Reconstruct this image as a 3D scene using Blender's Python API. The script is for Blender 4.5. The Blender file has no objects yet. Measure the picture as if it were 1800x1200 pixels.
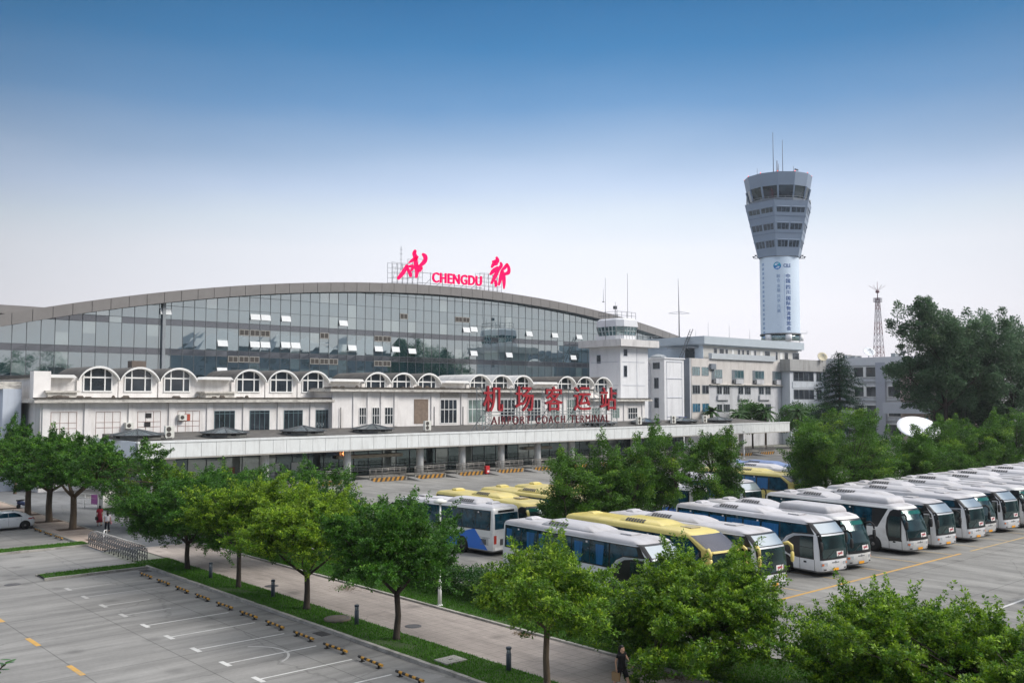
import bpy, math, random
import numpy as np
from mathutils import Vector, Matrix
R_ = math.radians
SC = bpy.context.scene
COL = SC.collection

# ------------------------------------------------------------------ camera
FPX, HZ, CAMZ = 1662.0, 699.0, 10.3            # focal length in photo pixels, horizon row, eye height
HEAD = math.atan(1857 / FPX)
TILT = math.atan((HZ - 600) / FPX)
cam_d = bpy.data.cameras.new('camera'); cam = bpy.data.objects.new('camera', cam_d); COL.objects.link(cam)
cam_d.sensor_width = 36; cam_d.lens = FPX / 1800 * 36
cam_d.clip_start = 0.3; cam_d.clip_end = 6000
cam.location = (0, 0, CAMZ)
cam.rotation_euler = (math.pi / 2 + TILT, 0, HEAD - math.pi / 2)
SC.camera = cam

# ------------------------------------------------------------------ sky and sun
SUN_EL, SUN_AZ = R_(38), R_(-50)               # direction to the sun: elevation, heading from +X
world = bpy.data.worlds.new('World'); SC.world = world; world.use_nodes = True
wn, wl = world.node_tree.nodes, world.node_tree.links
wn.clear()
w_out = wn.new('ShaderNodeOutputWorld'); w_mix = wn.new('ShaderNodeMixShader')
w_b1 = wn.new('ShaderNodeBackground'); w_b2 = wn.new('ShaderNodeBackground')
w_sky = wn.new('ShaderNodeTexSky'); w_sky.sky_type = 'NISHITA'; w_sky.sun_disc = False
w_sky.sun_elevation = SUN_EL; w_sky.sun_rotation = math.pi / 2 - SUN_AZ
w_sky.air_density = 1.0; w_sky.dust_density = 1.5
w_b1.inputs[1].default_value = 0.06
wl.new(w_sky.outputs[0], w_b1.inputs[0])
w_tc = wn.new('ShaderNodeTexCoord'); w_sep = wn.new('ShaderNodeSeparateXYZ'); w_ramp = wn.new('ShaderNodeValToRGB')
wl.new(w_tc.outputs['Generated'], w_sep.inputs[0])
w_noise = wn.new('ShaderNodeTexNoise'); w_noise.inputs['Scale'].default_value = 2.2; w_noise.inputs['Detail'].default_value = 3
w_map = wn.new('ShaderNodeMapping'); w_map.inputs['Scale'].default_value = (1, 1, 4)
wl.new(w_tc.outputs['Generated'], w_map.inputs[0]); wl.new(w_map.outputs[0], w_noise.inputs['Vector'])
w_ma = wn.new('ShaderNodeMath'); w_ma.operation = 'MULTIPLY_ADD'
w_ma.inputs[1].default_value = 0.05
wl.new(w_noise.outputs[0], w_ma.inputs[0])
w_ms = wn.new('ShaderNodeMath'); w_ms.operation = 'SUBTRACT'; w_ms.inputs[1].default_value = 0.025
wl.new(w_sep.outputs['Z'], w_ms.inputs[0]); wl.new(w_ms.outputs[0], w_ma.inputs[2])
wl.new(w_ma.outputs[0], w_ramp.inputs[0])
def lin(r, g, b):
    f = lambda c: (c / 255 / 12.92) if c <= 10 else (((c / 255) + 0.055) / 1.055) ** 2.4
    return (f(r), f(g), f(b))
SKY = [(0.0, (237, 233, 241)), (0.09, (244, 243, 250)), (0.148, (236, 239, 247)), (0.178, (219, 229, 241)), (0.212, (193, 210, 235)),
       (0.247, (158, 184, 216)), (0.292, (109, 153, 198)), (0.345, (62, 125, 177)), (0.398, (40, 106, 159)),
       (0.50, (60, 130, 188)), (0.62, (218, 221, 230)), (1.0, (243, 241, 240))]
EXPO = 1.14                                     # exposed for the shaded yard; the sky below is metered for it
els = w_ramp.color_ramp.elements
els[0].position = 0; els[1].position = 1.0
for p, c in SKY[1:-1]:
    els.new(p)
for e, (p, c) in zip(sorted(els, key=lambda e: e.position), SKY):
    e.position = p; e.color = (*[x * (2 ** -EXPO if p < .55 else 1.0) for x in lin(*c)], 1)
# the sky is brightest in one quarter and dulls away from it
w_nv = wn.new('ShaderNodeVectorMath'); w_nv.operation = 'MULTIPLY'; w_nv.inputs[1].default_value = (1, 1, 0)
w_nn = wn.new('ShaderNodeVectorMath'); w_nn.operation = 'NORMALIZE'; w_dot = wn.new('ShaderNodeVectorMath'); w_dot.operation = 'DOT_PRODUCT'
w_dot.inputs[1].default_value = (math.cos(R_(42)), math.sin(R_(42)), 0)
wl.new(w_tc.outputs['Generated'], w_nv.inputs[0]); wl.new(w_nv.outputs[0], w_nn.inputs[0]); wl.new(w_nn.outputs[0], w_dot.inputs[0])
w_fr = wn.new('ShaderNodeMapRange'); w_fr.inputs[1].default_value = 0.80; w_fr.inputs[2].default_value = 1.0; w_fr.inputs[3].default_value = 0.66; w_fr.inputs[4].default_value = 1.04
wl.new(w_dot.outputs['Value'], w_fr.inputs[0])
w_sc = wn.new('ShaderNodeVectorMath'); w_sc.operation = 'SCALE'; wl.new(w_ramp.outputs[0], w_sc.inputs[0]); wl.new(w_fr.outputs[0], w_sc.inputs['Scale'])
wl.new(w_sc.outputs[0], w_b2.inputs[0]); w_b2.inputs[1].default_value = 1.12
w_mix.inputs[0].default_value = 0.93
wl.new(w_b1.outputs[0], w_mix.inputs[1]); wl.new(w_b2.outputs[0], w_mix.inputs[2]); wl.new(w_mix.outputs[0], w_out.inputs[0])

sun_d = bpy.data.lights.new('sun', 'SUN'); sun = bpy.data.objects.new('sun', sun_d); COL.objects.link(sun)
sun_d.energy = 1.6; sun_d.angle = R_(24); sun_d.color = (1.0, 0.945, 0.88)
sv = Vector((math.cos(SUN_EL) * math.cos(SUN_AZ), math.cos(SUN_EL) * math.sin(SUN_AZ), math.sin(SUN_EL)))
sun.rotation_euler = sv.to_track_quat('Z', 'Y').to_euler()

SC.view_settings.view_transform = 'Standard'; SC.view_settings.look = 'None'
SC.view_settings.exposure = EXPO; SC.view_settings.gamma = 1.0; SC.view_settings.use_curve_mapping = False
SC.render.engine = 'CYCLES'
SC.cycles.max_bounces = 6; SC.cycles.diffuse_bounces = 2; SC.cycles.glossy_bounces = 3; SC.cycles.transparent_max_bounces = 4
SC.cycles.transmission_bounces = 2; SC.cycles.use_denoising = True

# ------------------------------------------------------------------ survey helpers: a point of the photo on a known plane
_fw = np.array([math.cos(TILT) * math.cos(HEAD), math.cos(TILT) * math.sin(HEAD), math.sin(TILT)])
_rt = np.array([math.sin(HEAD), -math.cos(HEAD), 0.0]); _up = np.cross(_rt, _fw); _C = np.array([0, 0, CAMZ])
def _ray(px, py): return _fw + _rt * (px - 900) / FPX + _up * (600 - py) / FPX
def gnd(px, py, z=0.0):
    r = _ray(px, py); return _C + r * (z - CAMZ) / r[2]
def ony(px, py, Y):
    r = _ray(px, py); p = _C + r * Y / r[1]; return float(p[0]), float(p[2])
def onx(px, py, X):
    r = _ray(px, py); p = _C + r * X / r[0]; return float(p[1]), float(p[2])
def far(px, py, D):
    r = _ray(px, py); h = r[0] * math.cos(HEAD) + r[1] * math.sin(HEAD); return _C + r * D / h

# ------------------------------------------------------------------ materials
MATS = {}
def mat(name, col, rough=0.6, var=0.18, scale=1.5, stretch=(1, 1, 1), metal=0.0, spec=0.5, dirt=None, coat=0.0, emit=None, bump=0.0, bscale=8, vary=0.0):
    """dirt = (colour, amount, scale, stretch): grime with a shape of its own"""
    if name in MATS: return MATS[name]
    m = bpy.data.materials.new(name); m.use_nodes = True
    n, l = m.node_tree.nodes, m.node_tree.links
    b = n['Principled BSDF']
    b.inputs['Roughness'].default_value = rough; b.inputs['Metallic'].default_value = metal
    b.inputs['Specular IOR Level'].default_value = spec; b.inputs['Coat Weight'].default_value = coat
    c = lin(*col)
    tc = n.new('ShaderNodeTexCoord'); mp = n.new('ShaderNodeMapping'); mp.inputs['Scale'].default_value = stretch
    l.new(tc.outputs['Object'], mp.inputs[0])
    nz = n.new('ShaderNodeTexNoise'); nz.inputs['Scale'].default_value = scale; nz.inputs['Detail'].default_value = 6
    nz.inputs['Roughness'].default_value = 0.62
    l.new(mp.outputs[0], nz.inputs['Vector'])
    rp = n.new('ShaderNodeValToRGB'); rp.color_ramp.elements[0].position = 0.3; rp.color_ramp.elements[1].position = 0.7
    rp.color_ramp.elements[0].color = (*[x * (1 - var) for x in c], 1)
    rp.color_ramp.elements[1].color = (*[min(1, x * (1 + var * 0.6)) for x in c], 1)
    l.new(nz.outputs[0], rp.inputs[0]); out = rp.outputs[0]
    if dirt:
        dc, da, ds, dst = dirt
        mp2 = n.new('ShaderNodeMapping'); mp2.inputs['Scale'].default_value = dst; l.new(tc.outputs['Object'], mp2.inputs[0])
        n2 = n.new('ShaderNodeTexNoise'); n2.inputs['Scale'].default_value = ds; n2.inputs['Detail'].default_value = 8
        n2.inputs['Roughness'].default_value = 0.7
        l.new(mp2.outputs[0], n2.inputs['Vector'])
        r2 = n.new('ShaderNodeValToRGB'); r2.color_ramp.elements[0].position = 0.48; r2.color_ramp.elements[1].position = 0.78
        r2.color_ramp.elements[0].color = (0, 0, 0, 1); r2.color_ramp.elements[1].color = (da, da, da, 1)
        l.new(n2.outputs[0], r2.inputs[0])
        mx = n.new('ShaderNodeMix'); mx.data_type = 'RGBA'
        l.new(r2.outputs[0], mx.inputs[0]); l.new(out, mx.inputs[6]); mx.inputs[7].default_value = (*lin(*dc), 1)
        out = mx.outputs[2]
    if vary:          # every copy a little lighter or duller than the next
        oi = n.new('ShaderNodeObjectInfo'); mv = n.new('ShaderNodeMapRange'); mv.inputs[3].default_value = 1 - vary; mv.inputs[4].default_value = 1 + vary * .4; l.new(oi.outputs['Random'], mv.inputs[0])
        vs = n.new('ShaderNodeVectorMath'); vs.operation = 'SCALE'; l.new(out, vs.inputs[0]); l.new(mv.outputs[0], vs.inputs['Scale']); out = vs.outputs[0]
    l.new(out, b.inputs['Base Color'])
    if bump:
        bn = n.new('ShaderNodeTexNoise'); bn.inputs['Scale'].default_value = bscale; bn.inputs['Detail'].default_value = 5
        l.new(tc.outputs['Object'], bn.inputs['Vector'])
        bp = n.new('ShaderNodeBump'); bp.inputs['Strength'].default_value = bump; bp.inputs['Distance'].default_value = 0.05
        l.new(bn.outputs[0], bp.inputs['Height']); l.new(bp.outputs[0], b.inputs['Normal'])
    if emit:
        b.inputs['Emission Color'].default_value = (*lin(*emit[0]), 1); b.inputs['Emission Strength'].default_value = emit[1]
    MATS[name] = m; return m

def glass_mat(name, base, refl=0.5, tint=(0.85, 0.93, 0.94), rough=0.03, wav=0.0, wscale=0.6, var=0.3):
    """opaque coated glazing: a dark body under a mirror coat, slightly wavy"""
    if name in MATS: return MATS[name]
    m = bpy.data.materials.new(name); m.use_nodes = True
    n, l = m.node_tree.nodes, m.node_tree.links
    n.remove(n['Principled BSDF'])
    d = n.new('ShaderNodeBsdfDiffuse'); g = n.new('ShaderNodeBsdfGlossy'); mx = n.new('ShaderNodeMixShader')
    g.inputs['Roughness'].default_value = rough; g.inputs['Color'].default_value = (*tint, 1)
    tc = n.new('ShaderNodeTexCoord'); nz = n.new('ShaderNodeTexNoise'); nz.inputs['Scale'].default_value = wscale
    nz.inputs['Detail'].default_value = 3
    l.new(tc.outputs['Object'], nz.inputs['Vector'])
    rp = n.new('ShaderNodeValToRGB'); c = lin(*base)
    rp.color_ramp.elements[0].color = (*[x * (1 - var) for x in c], 1); rp.color_ramp.elements[1].color = (*[x * (1 + var) for x in c], 1)
    rp.color_ramp.elements[0].position = 0.35; rp.color_ramp.elements[1].position = 0.65
    l.new(nz.outputs[0], rp.inputs[0]); l.new(rp.outputs[0], d.inputs['Color'])
    if wav:
        bp = n.new('ShaderNodeBump'); bp.inputs['Strength'].default_value = wav; bp.inputs['Distance'].default_value = 0.02
        l.new(nz.outputs[0], bp.inputs['Height']); l.new(bp.outputs[0], g.inputs['Normal'])
    fr = n.new('ShaderNodeFresnel'); fr.inputs['IOR'].default_value = 1.5
    mr = n.new('ShaderNodeMapRange'); mr.inputs[1].default_value = 0.04; mr.inputs[2].default_value = 1.0
    mr.inputs[3].default_value = refl; mr.inputs[4].default_value = 1.0
    l.new(fr.outputs[0], mr.inputs[0]); l.new(mr.outputs[0], mx.inputs[0])
    l.new(d.outputs[0], mx.inputs[1]); l.new(g.outputs[0], mx.inputs[2]); l.new(mx.outputs[0], n['Material Output'].inputs[0])
    MATS[name] = m; return m

GRIME = (88, 84, 76)
W_WALL = mat('white_plaster', (232, 229, 226), 0.8, 0.10, 0.7, dirt=((168, 160, 152), 0.6, 0.9, (1, 1, 0.16)), bump=0.1)
W_TOWER = mat('white_paint_wall', (226, 227, 229), 0.75, 0.06, 0.5, dirt=((170, 170, 172), 0.5, 0.7, (1, 1, 0.15)))
CORN = mat('weathered_cornice', (202, 198, 190), 0.85, 0.2, 2.5, dirt=((54, 50, 46), 1.0, 2.0, (0.5, 1, 1.6)))
ROOF_D = mat('dark_roofing', (84, 82, 79), 0.9, 0.3, 1.2, dirt=((120, 116, 108), 0.6, 0.8, (1, 1, 1)))
DARKGLASS = glass_mat('dark_window_glass', (46, 52, 58), 0.09, (0.8, 0.85, 0.88), 0.09)
TEALGLASS = glass_mat('teal_window_glass', (70, 100, 106), 0.3, (0.8, 0.92, 0.92))
GREENGLASS = glass_mat('curtained_window_glass', (128, 146, 140), 0.2, (0.85, 0.93, 0.92))
SHOPGLASS = glass_mat('shop_glass', (22, 34, 36), 0.16, (0.68, 0.86, 0.86), 0.05, 0.25, 0.35, 0.6)
FACADE = glass_mat('facade_glass', (30, 56, 65), 0.52, (0.82, 0.91, 0.925), 0.02, 0.05, 0.5, 0.25)
FACADE_B = glass_mat('facade_spandrel', (54, 58, 64), 0.26, (0.74, 0.76, 0.80), 0.10, 0.05, 0.5, 0.15)
FACADE_C = glass_mat('facade_glass_pale', (84, 106, 108), 0.56, (0.88, 0.95, 0.95), 0.03, 0.05, 0.5, 0.2)
MULL = mat('mullion_grey', (84, 90, 94), 0.5, 0.1)
FASCIA = mat('roof_fascia_panel', (122, 119, 117), 0.6, 0.10, 0.6, (1, 1, 1))
PANEL_W = mat('white_metal_panel', (220, 223, 222), 0.45, 0.06, 0.8, dirt=((160, 158, 152), 0.5, 1.1, (1, 1, 0.18)))
SOFFIT = mat('soffit_beige', (172, 168, 160), 0.7, 0.1)
COLW = mat('column_paint', (224, 224, 222), 0.55, 0.06)
STEEL = mat('stainless_steel', (168, 168, 166), 0.35, 0.1, metal=0.6)
DARKSTEEL = mat('dark_grey_steel', (72, 76, 80), 0.5, 0.15)
GREYSTEEL = mat('galvanised_steel', (140, 146, 150), 0.5, 0.15)
BLACK = mat('black_rubber', (22, 22, 23), 0.75, 0.2)
WHITE_TRIM = mat('white_trim', (228, 228, 226), 0.6, 0.06)
GREY_TILE = mat('grey_wall_tile', (198, 199, 202), 0.7, 0.10, 0.5, dirt=((112, 112, 112), 0.6, 0.7, (1, 1, 0.2)))
BEIGE_TILE = mat('beige_wall_tile', (206, 201, 196), 0.7, 0.08, 0.5, dirt=((140, 132, 126), 0.5, 0.7, (1, 1, 0.2)))
GREY_TILE_D = mat('dark_grey_wall_tile', (118, 126, 136), 0.6, 0.10, 0.5)  # plain dark walls; also paints the office's shaded left face
PENT = mat('pale_blue_grey_cladding', (178, 188, 195), 0.5, 0.06, 0.5)
TOWER_GREY = mat('blue_grey_cladding', (130, 145, 165), 0.5, 0.06, 0.4)
BANNER = mat('printed_banner_vinyl', (206, 221, 236), 0.5, 0.05, 0.08)
RED = mat('red_sign_face', (150, 8, 28), 0.7, 0.12)
RED_SIDE = mat('red_sign_side', (96, 18, 28), 0.6, 0.12)
PINK = mat('lit_pink_sign', (222, 0, 84), 0.7, 0.03, spec=0.1, emit=((255, 0, 96), 0.26))
YEL = mat('yellow_paint', (184, 136, 48), 0.7, 0.3, 9)
BLK = mat('black_paint', (36, 36, 34), 0.6, 0.2, 6)
BARK = mat('tree_bark', (94, 80, 64), 0.9, 0.35, 6, (1, 1, 0.25), bump=0.4, bscale=20)
BARK_D = mat('dark_tree_bark', (62, 54, 46), 0.9, 0.35, 6, (1, 1, 0.25), bump=0.4, bscale=20)
AC_W = mat('off_white_casing', (214, 214, 206), 0.6, 0.08)

# ------------------------------------------------------------------ mesh helpers
class MB:
    def __init__(s): s.v = []; s.f = []; s.m = []; s.sm = []
    def add(s, vs, fs, mi=0, sm=False):
        o = len(s.v); s.v.extend([tuple(map(float, p)) for p in vs])
        for f in fs: s.f.append(tuple(i + o for i in f)); s.m.append(mi); s.sm.append(sm)
        return s
    def quad(s, a, b, c, d, mi=0): return s.add([a, b, c, d], [(0, 1, 2, 3)], mi)
    def box(s, x0, x1, y0, y1, z0, z1, mi=0):
        return s.add([(x0, y0, z0), (x1, y0, z0), (x1, y1, z0), (x0, y1, z0), (x0, y0, z1), (x1, y0, z1), (x1, y1, z1), (x0, y1, z1)],
              [(3, 2, 1, 0), (4, 5, 6, 7), (0, 1, 5, 4), (1, 2, 6, 5), (2, 3, 7, 6), (3, 0, 4, 7)], mi)
    def loft(s, rings, mi=0, sm=False, closed=True, cap0=True, cap1=True):
        n = len(rings[0]); o = len(s.v)
        for r in rings: s.v.extend([tuple(map(float, p)) for p in r])
        for k in range(len(rings) - 1):
            for i in range(n if closed else n - 1):
                j = (i + 1) % n
                s.f.append((o + k * n + i, o + k * n + j, o + (k + 1) * n + j, o + (k + 1) * n + i)); s.m.append(mi); s.sm.append(sm)
        if cap0: s.f.append(tuple(o + i for i in reversed(range(n)))); s.m.append(mi); s.sm.append(False)
        if cap1: s.f.append(tuple(o + (len(rings) - 1) * n + i for i in range(n))); s.m.append(mi); s.sm.append(False)
        return s
    def lathe(s, prof, c=(0, 0, 0), n=16, mi=0, sm=True, rot=0.0):
        return s.loft([[(c[0] + r * math.cos(rot + 2 * math.pi * i / n), c[1] + r * math.sin(rot + 2 * math.pi * i / n), c[2] + z) for i in range(n)] for r, z in prof], mi, sm)
    def tube(s, pts, r, n=6, mi=0, sm=True):
        pts = [Vector(p) for p in pts]; rs = r if isinstance(r, (list, tuple)) else [r] * len(pts)
        rings = []; ref = None
        for i, p in enumerate(pts):
            t = (pts[min(i + 1, len(pts) - 1)] - pts[max(i - 1, 0)]).normalized()
            a = t.cross(Vector((0, 0, 1)) if abs(t.z) < 0.95 else Vector((1, 0, 0))).normalized()
            if ref is not None:
                a = (ref - t * ref.dot(t)).normalized() if (ref - t * ref.dot(t)).length > 1e-4 else a
            ref = a; b = t.cross(a)
            rings.append([p + (a * math.cos(2 * math.pi * k / n) + b * math.sin(2 * math.pi * k / n)) * rs[i] for k in range(n)])
        return s.loft(rings, mi, sm)
    def bar(s, a, b, w, mi=0):   # square bar between two points
        return s.tube([a, b], w * 0.7071, 4, mi, False)
    def prism_y(s, poly, y0, y1, mi=0):  # poly in (x,z), extruded along y
        n = len(poly)
        return s.add([(x, y0, z) for x, z in poly] + [(x, y1, z) for x, z in poly],
              [tuple(range(n)), tuple(reversed(range(n, 2 * n)))] + [((i + 1) % n, i, i + n, (i + 1) % n + n) for i in range(n)], mi)
    def merge(s, o, dmi=0):
        k = len(s.v); s.v += o.v; s.f += [tuple(i + k for i in f) for f in o.f]; s.m += [m + dmi for m in o.m]; s.sm += o.sm; return s
    def build(s, name, mats, parent=None, local=False):
        if not isinstance(mats, (list, tuple)): mats = [mats]
        me = bpy.data.meshes.new(name)
        v = np.array(s.v, dtype=float).reshape(-1, 3)
        if parent is not None and not local: v = v - np.array(parent.location)
        me.from_pydata([tuple(p) for p in v], [], s.f)
        for m in mats: me.materials.append(m)
        me.polygons.foreach_set('material_index', s.m); me.polygons.foreach_set('use_smooth', s.sm)
        me.update()
        o = bpy.data.objects.new(name, me); COL.objects.link(o)
        if parent is not None: o.parent = parent
        return o
def tag(o, label=None, cat=None, group=None, kind=None):
    if label: o['label'] = label
    if cat: o['category'] = cat
    if group: o['group'] = group
    if kind: o['kind'] = kind
    return o
def thing(name, loc, label, cat, group=None, rz=0.0):
    o = bpy.data.objects.new(name, None); COL.objects.link(o); o.location = loc; o.rotation_euler = (0, 0, rz); o.empty_display_size = 0.3
    return tag(o, label, cat, group)
def kids(o): return [c for c in KID.get(o.name, [])]
def copy_tree(o, loc=None, rz=None, label=None, parent=None, scale=None):
    c = o.copy(); COL.objects.link(c); c.parent = parent
    if parent is not None: c.matrix_parent_inverse = o.matrix_parent_inverse
    if loc is not None: c.location = loc
    if rz is not None: c.rotation_euler = (0, 0, rz)
    if scale is not None: c.scale = scale if isinstance(scale, tuple) else (scale,) * 3
    if label: c['label'] = label
    for ch in list(o.children): copy_tree(ch, parent=c)
    return c
def text_mb(s, height, depth, face_mi=0, side_mi=0, bold=0.0, width=None, char_gap=1.0):
    """built-in lettering as a mesh: x along the line from 0, z up from 0, front face at y=0, back at y=depth; bold = stroke weight added, in ems"""
    cu = bpy.data.curves.new('lettering', 'FONT'); cu.body = s; cu.size = 1.0; cu.extrude = 0.5; cu.space_character = char_gap
    cu.resolution_u = 3
    ob = bpy.data.objects.new('lettering', cu); COL.objects.link(ob)
    dg = bpy.context.evaluated_depsgraph_get(); dg.update()
    me = bpy.data.meshes.new_from_object(ob.evaluated_get(dg))
    v = np.array([tuple(p.co) for p in me.vertices]).reshape(-1, 3); fs = [tuple(p.vertices) for p in me.polygons]; nz = [p.normal.z for p in me.polygons]
    bpy.data.objects.remove(ob); bpy.data.curves.remove(cu); bpy.data.meshes.remove(me)
    m = MB()
    if not len(v): return m
    lo, hi = v.min(0), v.max(0); k = height / (hi[1] - lo[1]); kx = (width / (hi[0] - lo[0])) if width else k
    offs = [(0, 0)] if not bold else [(-bold, 0), (bold, 0), (0, -bold * .6), (0, bold * .6)]
    for i, (ox, oz) in enumerate(offs):
        o = len(m.v); m.v += [((p[0] - lo[0] + ox) * kx, depth * (0.5 - p[2]) + .003 * i, (p[1] - lo[1] + oz) * k) for p in v]
        m.f += [tuple(q + o for q in f) for f in fs]; m.m += [face_mi if z > 0.5 else side_mi for z in nz]; m.sm += [False] * len(fs)
    return m
def shift(m, dx=0, dy=0, dz=0):
    m.v = [(x + dx, y + dy, z + dz) for x, y, z in m.v]; return m
# ================================================================== GROUND
def ground_mat(name, base, lines=None, streak=(1, 1, 1), patch=0.25, line_w=0.035, line_c=(62, 62, 62), tire=0.25):
    m = bpy.data.materials.new(name); m.use_nodes = True
    n, l = m.node_tree.nodes, m.node_tree.links; b = n['Principled BSDF']; b.inputs['Roughness'].default_value = 0.85; b.inputs['Specular IOR Level'].default_value = 0.3
    tc = n.new('ShaderNodeTexCoord'); c = lin(*base)
    def noise(scale, st, lo, hi, a, d=6):
        mp = n.new('ShaderNodeMapping'); mp.inputs['Scale'].default_value = st; l.new(tc.outputs['Object'], mp.inputs[0])
        z = n.new('ShaderNodeTexNoise'); z.inputs['Scale'].default_value = scale; z.inputs['Detail'].default_value = d; z.inputs['Roughness'].default_value = 0.65
        l.new(mp.outputs[0], z.inputs['Vector'])
        r = n.new('ShaderNodeMapRange'); r.inputs[1].default_value = lo; r.inputs[2].default_value = hi; r.inputs[3].default_value = 1 - a; r.inputs[4].default_value = 1 + a * 0.4
        l.new(z.outputs[0], r.inputs[0]); return r.outputs[0]
    def mul(a, bb):
        q = n.new('ShaderNodeMath'); q.operation = 'MULTIPLY'; l.new(a, q.inputs[0]); l.new(bb, q.inputs[1]); return q.outputs[0]
    f = mul(noise(0.10, (1, 1, 1), 0.35, 0.65, patch), noise(0.9, streak, 0.32, 0.6, tire))
    f = mul(f, noise(6, (1, 1, 1), 0.3, 0.7, 0.10))
    if lines:
        sp = n.new('ShaderNodeSeparateXYZ'); l.new(tc.outputs['Object'], sp.inputs[0])
        for ax, pitch, off in lines:
            a = n.new('ShaderNodeMath'); a.operation = 'ADD'; a.inputs[1].default_value = -off + 1000 * pitch; l.new(sp.outputs[ax], a.inputs[0])
            md = n.new('ShaderNodeMath'); md.operation = 'MODULO'; md.inputs[1].default_value = pitch; l.new(a.outputs[0], md.inputs[0])
            lt = n.new('ShaderNodeMath'); lt.operation = 'LESS_THAN'; lt.inputs[1].default_value = line_w; l.new(md.outputs[0], lt.inputs[0])
            mm = n.new('ShaderNodeMapRange'); mm.inputs[3].default_value = 1.0; mm.inputs[4].default_value = 0.52; l.new(lt.outputs[0], mm.inputs[0]); f = mul(f, mm.outputs[0])
    st = n.new('ShaderNodeTexVoronoi'); st.inputs['Scale'].default_value = 0.41; l.new(tc.outputs['Object'], st.inputs['Vector'])
    sr = n.new('ShaderNodeMapRange'); sr.inputs[1].default_value = 0.05; sr.inputs[2].default_value = 0.22; sr.inputs[3].default_value = 0.70; sr.inputs[4].default_value = 1.0; l.new(st.outputs['Distance'], sr.inputs[0]); f = mul(f, sr.outputs[0])
    cn_ = n.new('ShaderNodeTexNoise'); cn_.inputs['Scale'].default_value = 1.4; cn_.inputs['Detail'].default_value = 4; l.new(tc.outputs['Object'], cn_.inputs['Vector'])
    cv = n.new('ShaderNodeMix'); cv.data_type = 'VECTOR'; cv.inputs[0].default_value = 0.35; l.new(tc.outputs['Object'], cv.inputs[4]); l.new(cn_.outputs['Color'], cv.inputs[5])
    ck = n.new('ShaderNodeTexVoronoi'); ck.feature = 'DISTANCE_TO_EDGE'; ck.inputs['Scale'].default_value = 0.16; l.new(cv.outputs[1], ck.inputs['Vector'])
    cr = n.new('ShaderNodeMapRange'); cr.inputs[1].default_value = 0.0; cr.inputs[2].default_value = 0.0045; cr.inputs[3].default_value = 0.72; cr.inputs[4].default_value = 1.0; l.new(ck.outputs['Distance'], cr.inputs[0]); f = mul(f, cr.outputs[0])
    mx = n.new('ShaderNodeVectorMath'); mx.operation = 'SCALE'; mx.inputs[0].default_value = c; l.new(f, mx.inputs['Scale']); l.new(mx.outputs[0], b.inputs['Base Color'])
    return m
G_FAR = mat('far_ground_soil', (120, 122, 112), 0.95, 0.2, 0.02)
G_LOT = ground_mat('parking_concrete', (134, 133, 130), [(0, 3.72, 12.06), (1, 5.25, 37.5)], (0.10, 1.1, 1), 0.22, 0.04, tire=0.30)
G_YARD = ground_mat('yard_concrete', (132, 131, 127), [(0, 4.6, 3.1), (1, 5.0, 1.2)], (0.9, 0.16, 1), 0.25, 0.045, tire=0.34)
G_ROAD = ground_mat('lane_asphalt', (122, 124, 126), None, (1, 0.2, 1), 0.12, tire=0.15)
G_PATH = ground_mat('path_paving', (158, 149, 142), [(1, 0.6, 0.1), (0, 0.6, 24.5)], (0.9, 0.25, 1), 0.2, 0.02, tire=0.25)
G_SLAB = ground_mat('pink_paving_slab', (178, 162, 150), [(1, 0.8, 0.1), (0, 0.8, 0.1)], (1, 1, 1), 0.15, 0.02, tire=0.15)
KERB = mat('kerb_concrete', (158, 155, 148), 0.85, 0.25, 2.0, dirt=((72, 70, 62), 0.8, 1.2, (1, 1, 1)))
SOIL = mat('bare_soil', (84, 66, 52), 0.95, 0.3, 4)
GRASS_BASE = mat('lawn_soil', (52, 74, 26), 0.95, 0.35, 3)
P_WHITE = mat('white_road_paint', (196, 196, 193), 0.7, 0.12, 3, dirt=((140, 138, 134), 0.75, 2.0, (1, 1, 1)))
P_FAINT = mat('worn_white_road_paint', (168, 167, 164), 0.8, 0.1, 3, dirt=((142, 140, 136), 0.95, 1.1, (1, 1, 1)))
P_YEL = mat('yellow_road_paint', (188, 146, 68), 0.7, 0.15, 3, dirt=((140, 136, 124), 0.9, 1.6, (1, 1, 1)))
P_YELW = mat('worn_yellow_road_paint', (176, 150, 98), 0.8, 0.1, 3, dirt=((140, 136, 128), 0.95, 1.0, (1, 1, 1)))

def sheet(name, poly, z, m, kind='structure'):
    b = MB(); b.add([(x, y, z) for x, y in poly], [tuple(range(len(poly)))]); o = b.build(name, m); o['kind'] = kind; return o
def rect(x0, x1, y0, y1): return [(x0, y0), (x1, y0), (x1, y1), (x0, y1)]
sheet('ground', rect(-2500, 3000, -2500, 3000), -0.02, G_FAR)
sheet('parking_lot_ground', rect(-60, 22.2, -60, 140), 0.0, G_LOT)
sheet('bus_yard_ground', rect(33.0, 260, -40, 112), 0.0, G_YARD)
sheet('lane', rect(22.2, 33.0, 66, 140), 0.0, G_ROAD)
sheet('footpath', rect(24.5, 28.6, -60, 66), 0.02, G_PATH)
sheet('front_forecourt', rect(-60, 140, 112, 400), 0.002, G_ROAD)

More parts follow.
